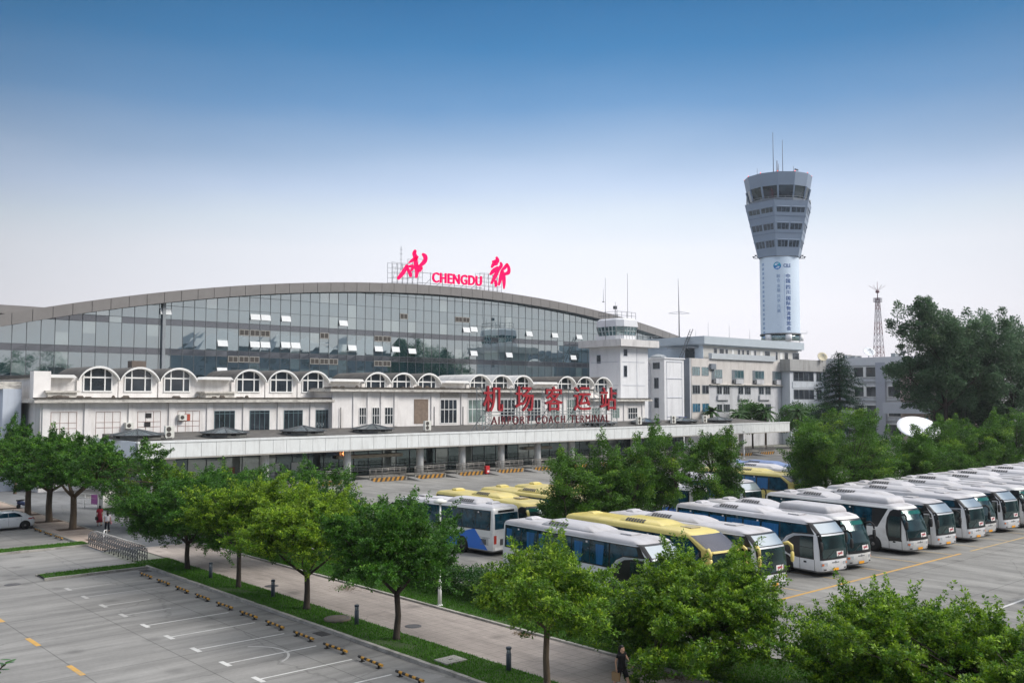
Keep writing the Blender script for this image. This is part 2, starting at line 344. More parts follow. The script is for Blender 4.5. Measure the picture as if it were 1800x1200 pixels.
def kerb(name, x0, x1, y0, y1, h=0.12):
    b = MB(); L = max(x1 - x0, y1 - y0); n = max(1, int(L / 1.0)); rnd = random.Random(int(x0 * 7 + y0 * 3))
    for i in range(n):
        a, c = i / n, (i + 1) / n; j = rnd.uniform(-0.008, 0.008); g = 0.008
        if x1 - x0 > y1 - y0: b.box(x0 + (x1 - x0) * a + g, x0 + (x1 - x0) * c - g, y0, y1, -0.01, h + j)
        else: b.box(x0, x1, y0 + (y1 - y0) * a + g, y0 + (y1 - y0) * c - g, -0.01, h + j)
    o = b.build(name, KERB); o['kind'] = 'structure'; return o
kerb('kerb', 22.2, 22.38, -40, 58.4, 0.13)
kerb('kerb', 24.36, 24.5, -40, 58.0, 0.06)
kerb('kerb', 28.6, 28.75, -40, 66, 0.10)
kerb('kerb', 32.85, 33.0, -40, 68, 0.13)
kerb('kerb', 16.4, 22.2, 57.9, 58.04, 0.13)
kerb('kerb', 16.4, 22.2, 59.55, 59.69, 0.13)
kerb('kerb', -20, 22.6, 69.3, 69.42, 0.13)
kerb('kerb', -20, 22.6, 71.1, 71.22, 0.13)
kerb('kerb', 22.2, 22.35, 71.3, 130, 0.12)
# lawn bases
def lawn(name, x0, x1, y0, y1, z):
    return sheet(name, rect(x0, x1, y0, y1), z, GRASS_BASE)
LAWNS = [(22.38, 24.36, -10, 58.2, 0.10), (28.75, 32.85, 0, 67, 0.09), (16.5, 22.2, 58.04, 59.55, 0.12), (22.2, 24.4, 58.25, 60.2, 0.11), (-20, 22.6, 69.42, 71.1, 0.12), (30.5, 33, 69, 92, 0.08)]
for L in LAWNS: lawn('lawn', *L)
# paved tree strip on the left, with soil pits
sheet('tree_strip_paving', rect(22.35, 25.2, 66.5, 130), 0.05, G_SLAB)
kerb('kerb', 25.2, 25.34, 66.5, 130, 0.08)
for yy in (71.6, 78.6, 84.6, 90.6, 97): sheet('soil_pit', rect(23.1, 25.15, yy - 0.55, yy + 0.75), 0.056, SOIL)
# painted marks
for k in range(-3, 9):
    y = 35.3 + 2.745 * k + (0.0 if k < 7 else 0)
    if y > 56: continue
    wn_ = P_WHITE if k < 4 else P_FAINT
    b = MB(); L = 3.9 if k in (0, 1, 2, 3, -1, -2, -3, 6) else 2.2
    b.add([(16.55, y - 0.42, .005), (16.75, y - 0.42, .005), (16.75, y + 0.42, .005), (16.55, y + 0.42, .005)], [(0, 1, 2, 3)])
    b.add([(16.754, y - 0.05, .005), (16.75 + L, y - 0.05, .005), (16.75 + L, y + 0.05, .005), (16.754, y + 0.05, .005)], [(0, 1, 2, 3)])
    b.build('parking_marking', wn_)['kind'] = 'structure'
for y in (38.2, 43.8, 32.5, 49.4):
    sheet('lane_marking', rect(11.93, 12.14, y - 0.8, y + 0.9), 0.005, P_YEL)
def arc(cx, cy, r, a0, a1, w, z, m, name):
    b = MB(); n = 24; v = []
    for i in range(n + 1):
        a = R_(a0 + (a1 - a0) * i / n); v += [(cx + (r - w) * math.cos(a), cy + (r - w) * math.sin(a), z), (cx + (r + w) * math.cos(a), cy + (r + w) * math.sin(a), z)]
    b.add(v, [(2 * i, 2 * i + 1, 2 * i + 3, 2 * i + 2) for i in range(n)]); b.build(name, m)['kind'] = 'structure'
arc(17.6, 35.6, 1.7, -60, 60, 0.05, 0.006, P_FAINT, 'tyre_marking')
sheet('yard_marking', rect(40.0, 64.5, 27.32, 27.52), 0.005, P_YEL)
sheet('yard_marking', rect(66.0, 140, 27.34, 27.5), 0.005, P_YELW)
sheet('yard_marking', rect(40.5, 56.5, 19.05, 19.2), 0.005, P_WHITE)
for x in (41.3, 45.7, 50.2, 54.6, 59.0, 63.6, 68.2, 72.8, 77.4, 82.0): sheet('stall_marking', rect(x - 0.06, x + 0.06, 27.55, 41), 0.005, P_YELW)
for x in (42.6, 47.1, 51.6, 56.1, 60.6, 65.1): sheet('stall_marking', rect(x - 0.06, x + 0.06, 46, 58), 0.005, P_YELW)
# planting strip between the two bus rows
sheet('planting_strip', rect(43, 150, 43.6, 45.6), 0.06, SOIL); kerb('kerb', 43, 150, 43.45, 43.6, .12); kerb('kerb', 43, 150, 45.6, 45.75, .12)

# grass: short blades, too many to count
def grass_field(name, rects, dens, h, seed):
    rng = np.random.default_rng(seed); P = []
    for x0, x1, y0, y1, z in rects:
        n = int((x1 - x0) * (y1 - y0) * dens); p = np.empty((n, 3)); p[:, 0] = rng.uniform(x0 + .02, x1 - .02, n); p[:, 1] = rng.uniform(y0, y1, n); p[:, 2] = z
        P.append(p)
    P = np.vstack(P); P[:, :2] += rng.normal(0, .03, (len(P), 2)); bare = np.sin(P[:, 0] * 2.3 + 1.1 * np.sin(P[:, 1] * .9)) + np.sin(P[:, 1] * 1.7 + P[:, 0] * 3.1) + np.sin(P[:, 1] * .43) + rng.normal(0, .5, len(P)); P = P[bare < 2.0]; n = len(P); a = rng.uniform(0, 2 * math.pi, n); w = rng.uniform(.012, .022, n); hh = h * rng.uniform(.5, 1.3, n); le = rng.normal(0, h * .45, (n, 2))
    V = np.empty((n, 3, 3)); dx = np.cos(a) * w; dy = np.sin(a) * w
    V[:, 0] = P; V[:, 0, 0] -= dx; V[:, 0, 1] -= dy; V[:, 1] = P; V[:, 1, 0] += dx; V[:, 1, 1] += dy
    V[:, 2] = P; V[:, 2, :2] += le; V[:, 2, 2] += hh
    me = bpy.data.meshes.new(name); me.vertices.add(3 * n); me.vertices.foreach_set('co', V.ravel()); me.loops.add(3 * n); me.loops.foreach_set('vertex_index', np.arange(3 * n, dtype=np.int32))
    me.polygons.add(n); me.polygons.foreach_set('loop_start', np.arange(0, 3 * n, 3, dtype=np.int32)); me.polygons.foreach_set('loop_total', np.full(n, 3, dtype=np.int32))
    c = np.repeat(rng.random((n, 1)), 3, 0); col = np.c_[c, np.repeat(rng.random((n, 1)), 3, 0), np.zeros((3 * n, 1)), np.ones((3 * n, 1))].astype(np.float32)
    at = me.color_attributes.new('tint', 'FLOAT_COLOR', 'POINT'); at.data.foreach_set('color', col.ravel()); me.update(); me.validate()
    o = bpy.data.objects.new(name, me); COL.objects.link(o); return o
def leaf_mat(name, dark, mid, tip, rough=0.55, trans=0.35):
    m = bpy.data.materials.new(name); m.use_nodes = True; n, l = m.node_tree.nodes, m.node_tree.links; b = n['Principled BSDF']
    b.inputs['Roughness'].default_value = rough; b.inputs['Specular IOR Level'].default_value = 0.35
    at = n.new('ShaderNodeAttribute'); at.attribute_name = 'tint'; sp = n.new('ShaderNodeSeparateColor'); l.new(at.outputs['Color'], sp.inputs[0])
    m1 = n.new('ShaderNodeMix'); m1.data_type = 'RGBA'; m1.inputs[6].default_value = (*lin(*dark), 1); m1.inputs[7].default_value = (*lin(*mid), 1)
    md = n.new('ShaderNodeMath'); md.operation = 'MULTIPLY_ADD'; md.inputs[1].default_value = 0.3; l.new(sp.outputs[1], md.inputs[0])
    mh = n.new('ShaderNodeMath'); mh.operation = 'MULTIPLY'; mh.inputs[1].default_value = 0.75; l.new(sp.outputs[0], mh.inputs[0]); l.new(mh.outputs[0], md.inputs[2])
    l.new(md.outputs[0], m1.inputs[0])
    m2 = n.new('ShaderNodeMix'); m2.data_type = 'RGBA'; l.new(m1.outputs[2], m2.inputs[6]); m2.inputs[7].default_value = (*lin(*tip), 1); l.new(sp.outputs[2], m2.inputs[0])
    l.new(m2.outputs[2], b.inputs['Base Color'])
    t = n.new('ShaderNodeBsdfTranslucent'); l.new(m2.outputs[2], t.inputs['Color']); mx = n.new('ShaderNodeMixShader'); mx.inputs[0].default_value = trans
    l.new(b.outputs[0], mx.inputs[1]); l.new(t.outputs[0], mx.inputs[2]); l.new(mx.outputs[0], n['Material Output'].inputs[0]); return m
M_GRASS = leaf_mat('grass_blades', (46, 92, 12), (80, 132, 24), (124, 156, 52), 0.7, 0.3)
g = grass_field('grass', [(x0, x1, max(y0, 12), y1, z) for x0, x1, y0, y1, z in LAWNS if x1 - x0 < 8], 420, 0.075, 3)
g.data.materials.append(M_GRASS); tag(g, 'short green grass of the lawn strips beside the path and the stalls', 'grass', kind='stuff')
g = grass_field('grass', [(x0, 22.6, y0, y1, z) for x0, x1, y0, y1, z in LAWNS if x1 - x0 > 8], 300, 0.085, 4)
g.data.materials.append(M_GRASS); tag(g, 'grass on the narrow divider strip beside the parked white car', 'grass', kind='stuff')

# ================================================================== TREES
def leaves_mesh(name, C, rad, per, size, seed, tipz=None, flat=0.65, outer=None, aspect=0.42, tip_p=0.25, droop=0.0, shoots=0.0, rosettes=0, sprigs=0.0):
    """C (n,3) clump centres, rad (n) clump radii: leaf-sized four-cornered blades through the clumps' volume"""
    rng = np.random.default_rng(seed); C = np.asarray(C, float); rad = np.asarray(rad, float)
    if shoots:        # upright shoots of young leaves on the topmost clumps
        zc = C[:, 2] > np.quantile(C[:, 2], .45); k = np.where(zc & (rng.random(len(C)) < shoots))[0]
        S1 = C[k] + np.c_[rng.normal(0, .16, (len(k), 2)), rad[k] * rng.uniform(.55, .95, len(k))]; C = np.vstack([C, S1]); rad = np.r_[rad, rad[k] * .42]
    cen = C.mean(0); C0, R0 = C.copy(), rad.copy()
    if rosettes:      # whorls of leaves gathered on the outer, upper face of every clump
        k = np.repeat(np.arange(len(C)), np.maximum(3, (rosettes * (rad / rad.mean()) ** 2)).astype(int)); e = rng.normal(size=(len(k), 3)); e[:, 2] += .35; e /= np.linalg.norm(e, axis=1)[:, None]
        rr = rng.uniform(.55, 1.08, len(k)); C = C[k] + e * (rr * rad[k])[:, None] * np.array([1, 1, flat]); rad = np.full(len(C), size * .75) * rng.uniform(.75, 1.3, len(C)); flat = .8; per = max(8, int(per / rosettes))
    rbase = rad.mean()
    if sprigs:        # longer twigs of leaves breaking the outline
        w = np.linalg.norm((C0 - cen) / (np.std(C0, axis=0) + .2), axis=1); k = np.argsort(-w + rng.normal(0, .35, len(w)))[:max(6, int(len(w) * sprigs))]
        d0 = (C0[k] - cen); d0 /= np.linalg.norm(d0, axis=1)[:, None] + 1e-6; d0[:, 2] = d0[:, 2] * .7 + .45; d0 += rng.normal(0, .28, d0.shape); d0 /= np.linalg.norm(d0, axis=1)[:, None]
        ext = rng.uniform(.35, 1.15, len(k)); q = [C0[k] + d0 * (R0[k] * .55 + ext * t)[:, None] for t in (.15, .4, .62, .82, 1.0)]
        rs = rad.mean() if rosettes else R0.mean() * .34; C = np.vstack([C] + q); rad = np.r_[rad, np.concatenate([np.full(len(k), rs * f) for f in (1.5, 1.3, 1.1, .95, .7)])]
    n = len(C); cnt = np.maximum(5, (per * (rad / rbase) ** 1.9)).astype(int); idx = np.repeat(np.arange(n), cnt); N = len(idx)
    d = rng.normal(size=(N, 3)); d /= np.linalg.norm(d, axis=1)[:, None]; r = rng.random(N) ** 0.42
    P = C[idx] + d * (r * rad[idx])[:, None] * np.array([1, 1, flat])
    P[:, 2] -= droop * (np.hypot(d[:, 0], d[:, 1]) * r * rad[idx])
    D = d * np.array([1, 1, 0.5]) + rng.normal(0, .5, (N, 3)) + np.array([0, 0, .3 - droop]); D /= np.linalg.norm(D, axis=1)[:, None]
    U = rng.normal(size=(N, 3)) * 0.45 + np.array([0, 0, 1.0]) + d * .5; S = np.cross(D, U); S /= np.linalg.norm(S, axis=1)[:, None] + 1e-6
    L = size * rng.uniform(.65, 1.35, N)[:, None]; W = L * aspect
    V = np.empty((N, 4, 3)); V[:, 0] = P; V[:, 1] = P + D * L * .5 + S * W * .5; V[:, 2] = P + D * L; V[:, 3] = P + D * L * .5 - S * W * .5
    cl = rng.random(n)[idx]; lf = rng.random(N); zq = (C[:, 2] - C[:, 2].min()) / (np.ptp(C[:, 2]) + 1e-6); cw = np.where(rng.random(n) < tip_p * (.5 + zq), rng.uniform(.3, 1, n), 0)[idx]; tip = np.clip(cw * (.55 + .45 * d[:, 2]) * rng.uniform(.5, 1, N), 0, 1)  # young-growth tint, weighted upward so clump tops also look lit
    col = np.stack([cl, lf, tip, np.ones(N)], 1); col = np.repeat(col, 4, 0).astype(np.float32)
    me = bpy.data.meshes.new(name); me.vertices.add(4 * N); me.vertices.foreach_set('co', V.ravel()); me.loops.add(4 * N); me.loops.foreach_set('vertex_index', np.arange(4 * N, dtype=np.int32))
    me.polygons.add(N); me.polygons.foreach_set('loop_start', np.arange(0, 4 * N, 4, dtype=np.int32)); me.polygons.foreach_set('loop_total', np.full(N, 4, dtype=np.int32))
    at = me.color_attributes.new('tint', 'FLOAT_COLOR', 'POINT'); at.data.foreach_set('color', col.ravel()); me.update(); me.validate(); return me
def crown_points(seed, n, rx, ry, rz, cz, lobes=6, amp=0.28, low=-0.75, shell=0.5):
    rng = np.random.default_rng(seed); ld = rng.normal(size=(lobes, 3)); ld /= np.linalg.norm(ld, axis=1)[:, None]; out = []
    while len(out) < n:
        d = rng.normal(size=3); d /= np.linalg.norm(d)
        if d[2] < low: continue
        R = 1 + amp * (np.maximum(0, (ld @ d)) ** 4).sum() - amp * .55; r = rng.random() ** shell * R
        if r < 0.3: continue
        p = d * r * np.array([rx, ry, rz]); out.append(p + np.array([0, 0, cz]))
    return np.array(out)
def limbs(mb, base, pts, seed, r0=.16, fork=2.0, nl=5, spread=0.5, lean=(0, 0), twig=0.022, mi=0):
    """tapered trunk that forks at height fork into nl limbs, and twigs from the limbs out to the clumps"""
    rnd = random.Random(seed); base = Vector(base); top = base + Vector((lean[0], lean[1], fork))
    mid = base.lerp(top, .5) + Vector((rnd.uniform(-.06, .06), rnd.uniform(-.06, .06), 0))
    mb.tube([base + Vector((0, 0, -.05)), base + Vector((0, 0, .15)), mid, top], [r0 * 1.45, r0 * 1.08, r0 * .92, r0 * .85], 9, mi)
    P = [Vector(p) for p in pts]; ends = []
    ang0 = rnd.uniform(0, 6.28); cen = sum(P, Vector()) / len(P)
    for i in range(nl):
        a = ang0 + 6.283 * i / nl + rnd.uniform(-.25, .25)
        cand = max(P, key=lambda p: (p - top).normalized().dot(Vector((math.cos(a), math.sin(a), .7)).normalized()) - abs((p - top).length - (cen - top).length * 1.0) * .08)
        e = top.lerp(cand, .8); m1 = top.lerp(e, .45) + Vector((0, 0, -.05 * (e - top).length)) + Vector((rnd.uniform(-.1, .1), rnd.uniform(-.1, .1), 0))
        mb.tube([top - Vector((0, 0, .12)), m1, e], [r0 * .6, r0 * .38, r0 * .18], 6, mi); ends.append((top, m1, e))
    for p in P:
        q = min((x for t in ends for x in (t[1], t[2])), key=lambda x: (x - p).length)
        mb.tube([q, q.lerp(p, .55) + Vector((0, 0, .08)), p], [twig * 1.6, twig * 1.1, twig * .5], 3, mi)
    return mb
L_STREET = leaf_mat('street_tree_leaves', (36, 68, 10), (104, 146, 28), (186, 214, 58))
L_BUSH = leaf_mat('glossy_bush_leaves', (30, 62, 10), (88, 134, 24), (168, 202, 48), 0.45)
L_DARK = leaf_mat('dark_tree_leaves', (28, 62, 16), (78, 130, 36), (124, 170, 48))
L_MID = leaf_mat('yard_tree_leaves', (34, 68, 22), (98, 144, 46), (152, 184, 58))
L_FAR = leaf_mat('hazed_tree_leaves', (54, 82, 58), (98, 128, 92), (124, 144, 102))  # distance haze mixed into these leaf colours
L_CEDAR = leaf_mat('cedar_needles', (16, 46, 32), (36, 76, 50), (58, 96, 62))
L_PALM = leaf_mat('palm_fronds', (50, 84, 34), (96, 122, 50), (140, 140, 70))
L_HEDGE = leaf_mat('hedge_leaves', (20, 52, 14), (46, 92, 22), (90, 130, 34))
# kind: clump count, clump size, leaves per clump, leaf size
DENS = {'street_tree': (.95, 1.1, 4.2, .70), 'path_tree': (.85, 1.1, 4.0, .72), 'old_tree': (1.0, 1.05, 3.0, .8), 'slender_tree': (1.0, .95, 2.6, .85), 'broad_tree': (1.1, 1.1, 3.0, .85), 'tall_tree': (1.15, .92, 2.4, .85), 'round_tree': (1.4, 1.0, 1.3, 1.0), 'roadside_tree': (1.0, 1.0, 1.0, 1.0)}
def tree(name, loc, label, group, seed, h_fork, crown, nclump, crad, per, size, leafm, bark=None, r0=.15, nl=5, cat='tree', tip_p=.25, droop=0.0, lean=(0, 0), low=-.7, amp=.28, flat=.65, aspect=.42, lobes=6, shell=.5, offset=(0, 0)):
    t = thing(name, loc, label, cat, group)
    rx, ry, rz, cz = crown; dn = DENS[name]; nclump = int(nclump * dn[0]); crad *= dn[1]; per = int(per * dn[2]); size *= dn[3]; aspect *= 1.15; amp *= 1.35
    C = crown_points(seed, nclump, rx, ry, rz, cz, lobes, amp, low, shell); C[:, :2] += np.array(offset)
    rng = np.random.default_rng(seed + 5); rad = crad * rng.uniform(.6, 1.3, len(C))
    mb = limbs(MB(), (0, 0, 0), C, seed, r0, h_fork, nl, lean=lean); mb.build('trunk', bark or BARK, t, local=True)
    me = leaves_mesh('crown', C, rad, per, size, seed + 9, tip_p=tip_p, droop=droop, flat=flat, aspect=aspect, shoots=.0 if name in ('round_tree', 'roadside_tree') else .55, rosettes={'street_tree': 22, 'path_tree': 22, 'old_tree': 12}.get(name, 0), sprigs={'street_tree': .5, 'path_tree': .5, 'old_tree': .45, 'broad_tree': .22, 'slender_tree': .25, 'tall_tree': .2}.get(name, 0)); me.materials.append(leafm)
    o = bpy.data.objects.new('crown', me); COL.objects.link(o); o.parent = t
    return t
GR_ST = 'street trees in the lawn strip along the path'
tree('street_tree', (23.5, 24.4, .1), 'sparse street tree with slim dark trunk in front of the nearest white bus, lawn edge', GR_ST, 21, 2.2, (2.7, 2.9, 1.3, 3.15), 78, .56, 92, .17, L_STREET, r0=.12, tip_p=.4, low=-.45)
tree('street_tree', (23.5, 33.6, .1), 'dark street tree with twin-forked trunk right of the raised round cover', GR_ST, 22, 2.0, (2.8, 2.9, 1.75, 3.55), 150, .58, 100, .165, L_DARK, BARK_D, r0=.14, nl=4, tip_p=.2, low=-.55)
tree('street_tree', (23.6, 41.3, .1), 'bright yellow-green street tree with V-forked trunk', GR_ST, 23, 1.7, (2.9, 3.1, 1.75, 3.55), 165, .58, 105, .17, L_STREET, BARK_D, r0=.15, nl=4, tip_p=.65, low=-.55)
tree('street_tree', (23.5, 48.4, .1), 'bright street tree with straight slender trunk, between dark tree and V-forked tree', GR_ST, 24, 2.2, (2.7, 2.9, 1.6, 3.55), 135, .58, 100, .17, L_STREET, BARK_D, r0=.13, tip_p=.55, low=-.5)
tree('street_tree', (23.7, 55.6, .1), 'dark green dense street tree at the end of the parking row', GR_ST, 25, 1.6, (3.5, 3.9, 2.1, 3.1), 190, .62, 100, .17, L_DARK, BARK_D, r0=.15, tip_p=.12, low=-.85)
GR_PS = 'trees and shrubs on the far side of the path'
tree('path_tree', (30.6, 64.5, .08), 'dark tree across the path behind the dark street tree', GR_PS, 26, 1.4, (3.2, 3.9, 1.9, 2.7), 150, .62, 90, .17, L_DARK, BARK_D, r0=.13, tip_p=.25, low=-.9)
tree('path_tree', (30.4, 74.0, .08), 'low bushy tree by the lane beyond the gate railings', GR_PS, 27, 1.2, (2.8, 3.6, 2.0, 2.7), 110, .62, 85, .18, L_STREET, BARK_D, r0=.12, tip_p=.35, low=-.9)
tree('path_tree', (31.2, 53.5, .08), 'small tree behind the bright street tree, near the blue and white coach', GR_PS, 28, 1.4, (2.4, 3.2, 2.0, 3.4), 100, .6, 85, .17, L_DARK, BARK_D, r0=.11, tip_p=.2, low=-.8)
tree('path_tree', (30.4, 23.2, .08), 'big glossy rounded tree overhanging the path beside the woman in black', GR_PS, 29, 1.0, (3.4, 3.6, 1.75, 2.05), 250, .55, 115, .165, L_BUSH, BARK_D, r0=.14, tip_p=.6, low=-.95)
tree('path_tree', (30.1, 15.0, .08), 'wide glossy tree at the bottom right corner, left of the pair', GR_PS, 30, 1.0, (2.8, 2.9, 1.2, 1.5), 330, .5, 115, .15, L_BUSH, BARK_D, r0=.13, tip_p=.55, low=-.95)
tree('path_tree', (30.6, 11.3, .08), 'wide glossy tree at the bottom right corner, cut by the right edge', GR_PS, 31, 1.0, (2.9, 3.0, 1.3, 1.6), 330, .5, 115, .15, L_BUSH, BARK_D, r0=.13, tip_p=.55, low=-.95)
GR_LF = 'old trees in the paved strip on the left'
for y, h, s, lb in ((78.7, 8.3, 42, 'tall spreading feathery tree with pale trunk nearest the folding gate'), (84.8, 7.8, 43, 'feathery tree with reddish brown trunk, second beyond the folding gate'), (91, 7.6, 44, 'feathery tree on the left edge near the red shopfront')):
    tree('old_tree', (24.25, y, .05), lb, GR_LF, s, 2.6, (4.6, 5.4, h * .30, h * .54), 150, .85, 105, .2, L_DARK, BARK, r0=.26, tip_p=.25, low=-.55, flat=.36, droop=.28, amp=.42, offset=(.6, -.8))
tree('old_tree', (20.5, 101, 0), 'yellow-green tree at the far left edge behind the parked cars', GR_LF, 45, 2.2, (4.2, 4.2, 2.6, 4.6), 110, .8, 90, .22, L_STREET, BARK, r0=.2, tip_p=.4)
tree('old_tree', (28.5, 112, 0), 'dark pointed tree against the shaded end wall', GR_LF, 46, 2.0, (1.6, 1.6, 3.2, 5.0), 50, .7, 80, .22, L_DARK, BARK, r0=.15, tip_p=.05)
GR_SL = 'slender young trees in the strip between the bus rows'
for px, top, w, s, lb in ((1000, 778, 1.75, 51, 'slender yard tree left of the other slender trees, above the yellow bus'), (1066, 792, 1.4, 52, 'shorter slender yard tree second from the left in the strip'), (1112, 782, 1.5, 53, 'slender yard tree in the middle of the strip'), (1165, 772, 1.6, 54, 'slender yard tree beside the rear of the blue-curtained buses'), (1232, 764, 1.25, 55, 'thin two-stemmed tree whose stems show against blue curtains'), (1278, 768, 1.1, 56, 'thin tree at the right end of the slender group')):
    X, z = ony(px, top, 44.6)
    tree('slender_tree', (X, 44.6, .06), lb, GR_SL, s, 1.3 if px < 1200 else 3.2, (w * .95, w * .95, z * .38, z * .60), 78 if px < 1200 else 52, .6, 80, .17, L_MID, BARK_D, r0=.085, tip_p=.12, low=-.9, droop=.12)
GR_MD = 'broad trees behind the white buses'
for px, top, w, s, lb in ((1452, 722, 4.3, 61, 'broad dark tree with yellow-tipped shoots right of the white canopy end'), (1530, 764, 2.6, 66, 'lower broad tree merging into the yellow-tipped one'), (1610, 756, 2.3, 62, 'light tree in front of the big white dish'), (1668, 744, 3.0, 63, 'dense broad tree right of the dish'), (1740, 742, 3.4, 64, 'broad tree below the tall grey-green trees'), (1800, 730, 3.8, 65, 'broad tree behind white buses at the right edge')):
    X, z = ony(px, top, 44.8)
    tree('broad_tree', (X, 44.8, .06), lb, GR_MD, s, 1.8, (w, w, z * .45, z * .54), 150 if px < 1500 else 100, .75, 85, .2, L_MID, BARK_D, r0=.16, tip_p=.3 if px < 1500 else .12, low=-.85)
GR_TL = 'tall grey-green trees at the right'
p = far(1662, 700, 150); tree('tall_tree', (p[0], p[1], 0), 'tall open-branched tree with a broken crown, left of the tall pair', GR_TL, 71, 9, (5.0, 5.0, 8.8, 16.2), 190, 1.7, 80, .42, L_FAR, BARK_D, r0=.35, tip_p=.1, amp=.3, low=-.8)
p = far(1755, 700, 156); tree('tall_tree', (p[0], p[1], 0), 'tall dense rounded tree at the right edge', GR_TL, 72, 7, (8.4, 8.4, 11.5, 13.6), 260, 1.8, 80, .42, L_FAR, BARK_D, r0=.4, tip_p=.08, amp=.26, low=-.9)
p = far(1642, 700, 152); tree('tall_tree', (p[0], p[1], 0), 'lower left bough tree of the tall group, reaching over the grey wing', GR_TL, 73, 8, (2.6, 3.2, 3.8, 13.2), 46, 1.4, 80, .40, L_FAR, BARK_D, r0=.22, tip_p=.1, amp=.5)
p = far(1700, 700, 158); tree('tall_tree', (p[0], p[1], 0), 'dark lower tree filling the foot of the tall group', GR_TL, 74, 3, (6.5, 6.5, 6.5, 7.5), 150, 1.6, 80, .42, L_FAR, BARK_D, r0=.25, tip_p=.06, low=-.9)
# cedar
def cedar(loc, h, label):
    t = thing('cedar_tree', loc, label, 'tree'); rnd = random.Random(5); C = []; mb = MB()
    mb.tube([(0, 0, 0), (0, 0, h * .5), (.1, 0, h * .86), (-.35, 0, h * .97), (-.95, 0, h)], [.3, .2, .1, .05, .02], 7)
    z = 2.0
    while z < h * .97:
        f = 1 - z / h; R = 9.0 * f ** .75 + .2; nb = 6 if f > .15 else 3; a0 = rnd.uniform(0, 6.28)
        for i in range(nb):
            a = a0 + 6.283 * i / nb + rnd.uniform(-.2, .2); r = R * rnd.uniform(.7, 1.1); e = (r * math.cos(a), r * math.sin(a), z - .22 * r)
            mb.tube([(0, 0, z), (e[0] * .5, e[1] * .5, z - .04 * r), e], [.06, .04, .015], 4)
            for k in range(1, 1 + max(2, int(r / .45))): q = k / max(2, int(r / .45)); C.append((e[0] * q, e[1] * q, z - .22 * r * q * q))
        z += max(.55, 1.2 * f + .45)
    C = np.array(C); rad = np.full(len(C), .55); mb.build('trunk', BARK_D, t, local=True)
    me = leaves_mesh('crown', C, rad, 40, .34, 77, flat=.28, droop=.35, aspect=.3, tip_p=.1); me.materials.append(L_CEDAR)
    o = bpy.data.objects.new('crown', me); COL.objects.link(o); o.parent = t
p = far(1476, 700, 165); cedar((p[0], p[1], 0), 18.6, 'dark conical cedar with a bent tip in front of the grey wing')
# palms and round dark trees in front of the grey building
def palm(loc, h, label, seed):
    t = thing('palm_tree', loc, label, 'palm', 'palms before the grey building'); rnd = random.Random(seed)
    MB().tube([(0, 0, 0), (.1, 0, h * .5), (0, 0, h)], [.24, .2, .18], 7).build('trunk', BARK, t, local=True); b = MB()
    for i in range(26):
        a = rnd.uniform(0, 6.28); up = rnd.uniform(-.5, 1.1); L = rnd.uniform(2.3, 3.1); d = Vector((math.cos(a), math.sin(a), 0)); s = Vector((-d.y, d.x, 0))
        prev = None
        for k in range(6):
            q = k / 5; c = Vector((0, 0, h)) + d * L * q * math.cos(up * .8) + Vector((0, 0, L * (math.sin(up) * q - .55 * q * q)))
            w = .42 * (1 - abs(q - .45) * 1.5) + .03
            cur = (c + s * w + Vector((0, 0, -w * .5)), c, c - s * w + Vector((0, 0, -w * .5)))
            if prev: b.quad(prev[0], prev[1], cur[1], cur[0]); b.quad(prev[1], prev[2], cur[2], cur[1])
            prev = cur
    b.build('crown', L_PALM, t, local=True)
for px, ty, D, s, lb in ((1252, 712, 191, 1, 'small palm beside the corner of the grey building'), (1300, 718, 190, 2, 'low palm between the dark round trees, near the canopy'), (1345, 712, 190, 3, 'palm with brownish fronds among the dark round trees'), (1402, 712, 188, 4, 'palm just above the right end of the white canopy')):
    p = far(px, ty + 10, D); palm((p[0], p[1], 0), p[2], lb, s)
for px, ty, D, w, s, lb in ((1322, 703, 194, 4.0, 81, 'dark round tree before the grey building, left one'), (1400, 706, 195, 4.4, 82, 'dark round tree before the grey building, left of the cedar'), (1445, 712, 196, 3.8, 83, 'dark round tree partly behind the cedar')):
    p = far(px, ty, D); tree('round_tree', (p[0], p[1], 0), lb, 'dark round trees before the grey building', s, 3, (w, w, p[2] * .42, p[2] * .6), 80, 1.0, 75, .34, L_DARK, BARK_D, r0=.2, tip_p=.02, amp=.12)
# hedges
def hedge(name, x0, x1, y0, y1, z1, n, label, seed, leafm):
    rng = np.random.default_rng(seed); C = np.c_[rng.uniform(x0, x1, n), rng.uniform(y0, y1, n), z1 * rng.random(n) ** .6]
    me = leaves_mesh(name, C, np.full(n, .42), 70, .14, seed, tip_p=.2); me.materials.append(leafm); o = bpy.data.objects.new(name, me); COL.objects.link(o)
    return tag(o, label, 'hedge')
hedge('hedge', 30.6, 32.5, 27, 46, 1.35, 620, 'long dark green hedge between the path lawn and the bus yard', 91, L_HEDGE)
hedge('hedge', 31.4, 32.8, 80, 90.5, 1.7, 260, 'clipped dark hedge beside the white gate pier', 92, L_HEDGE)
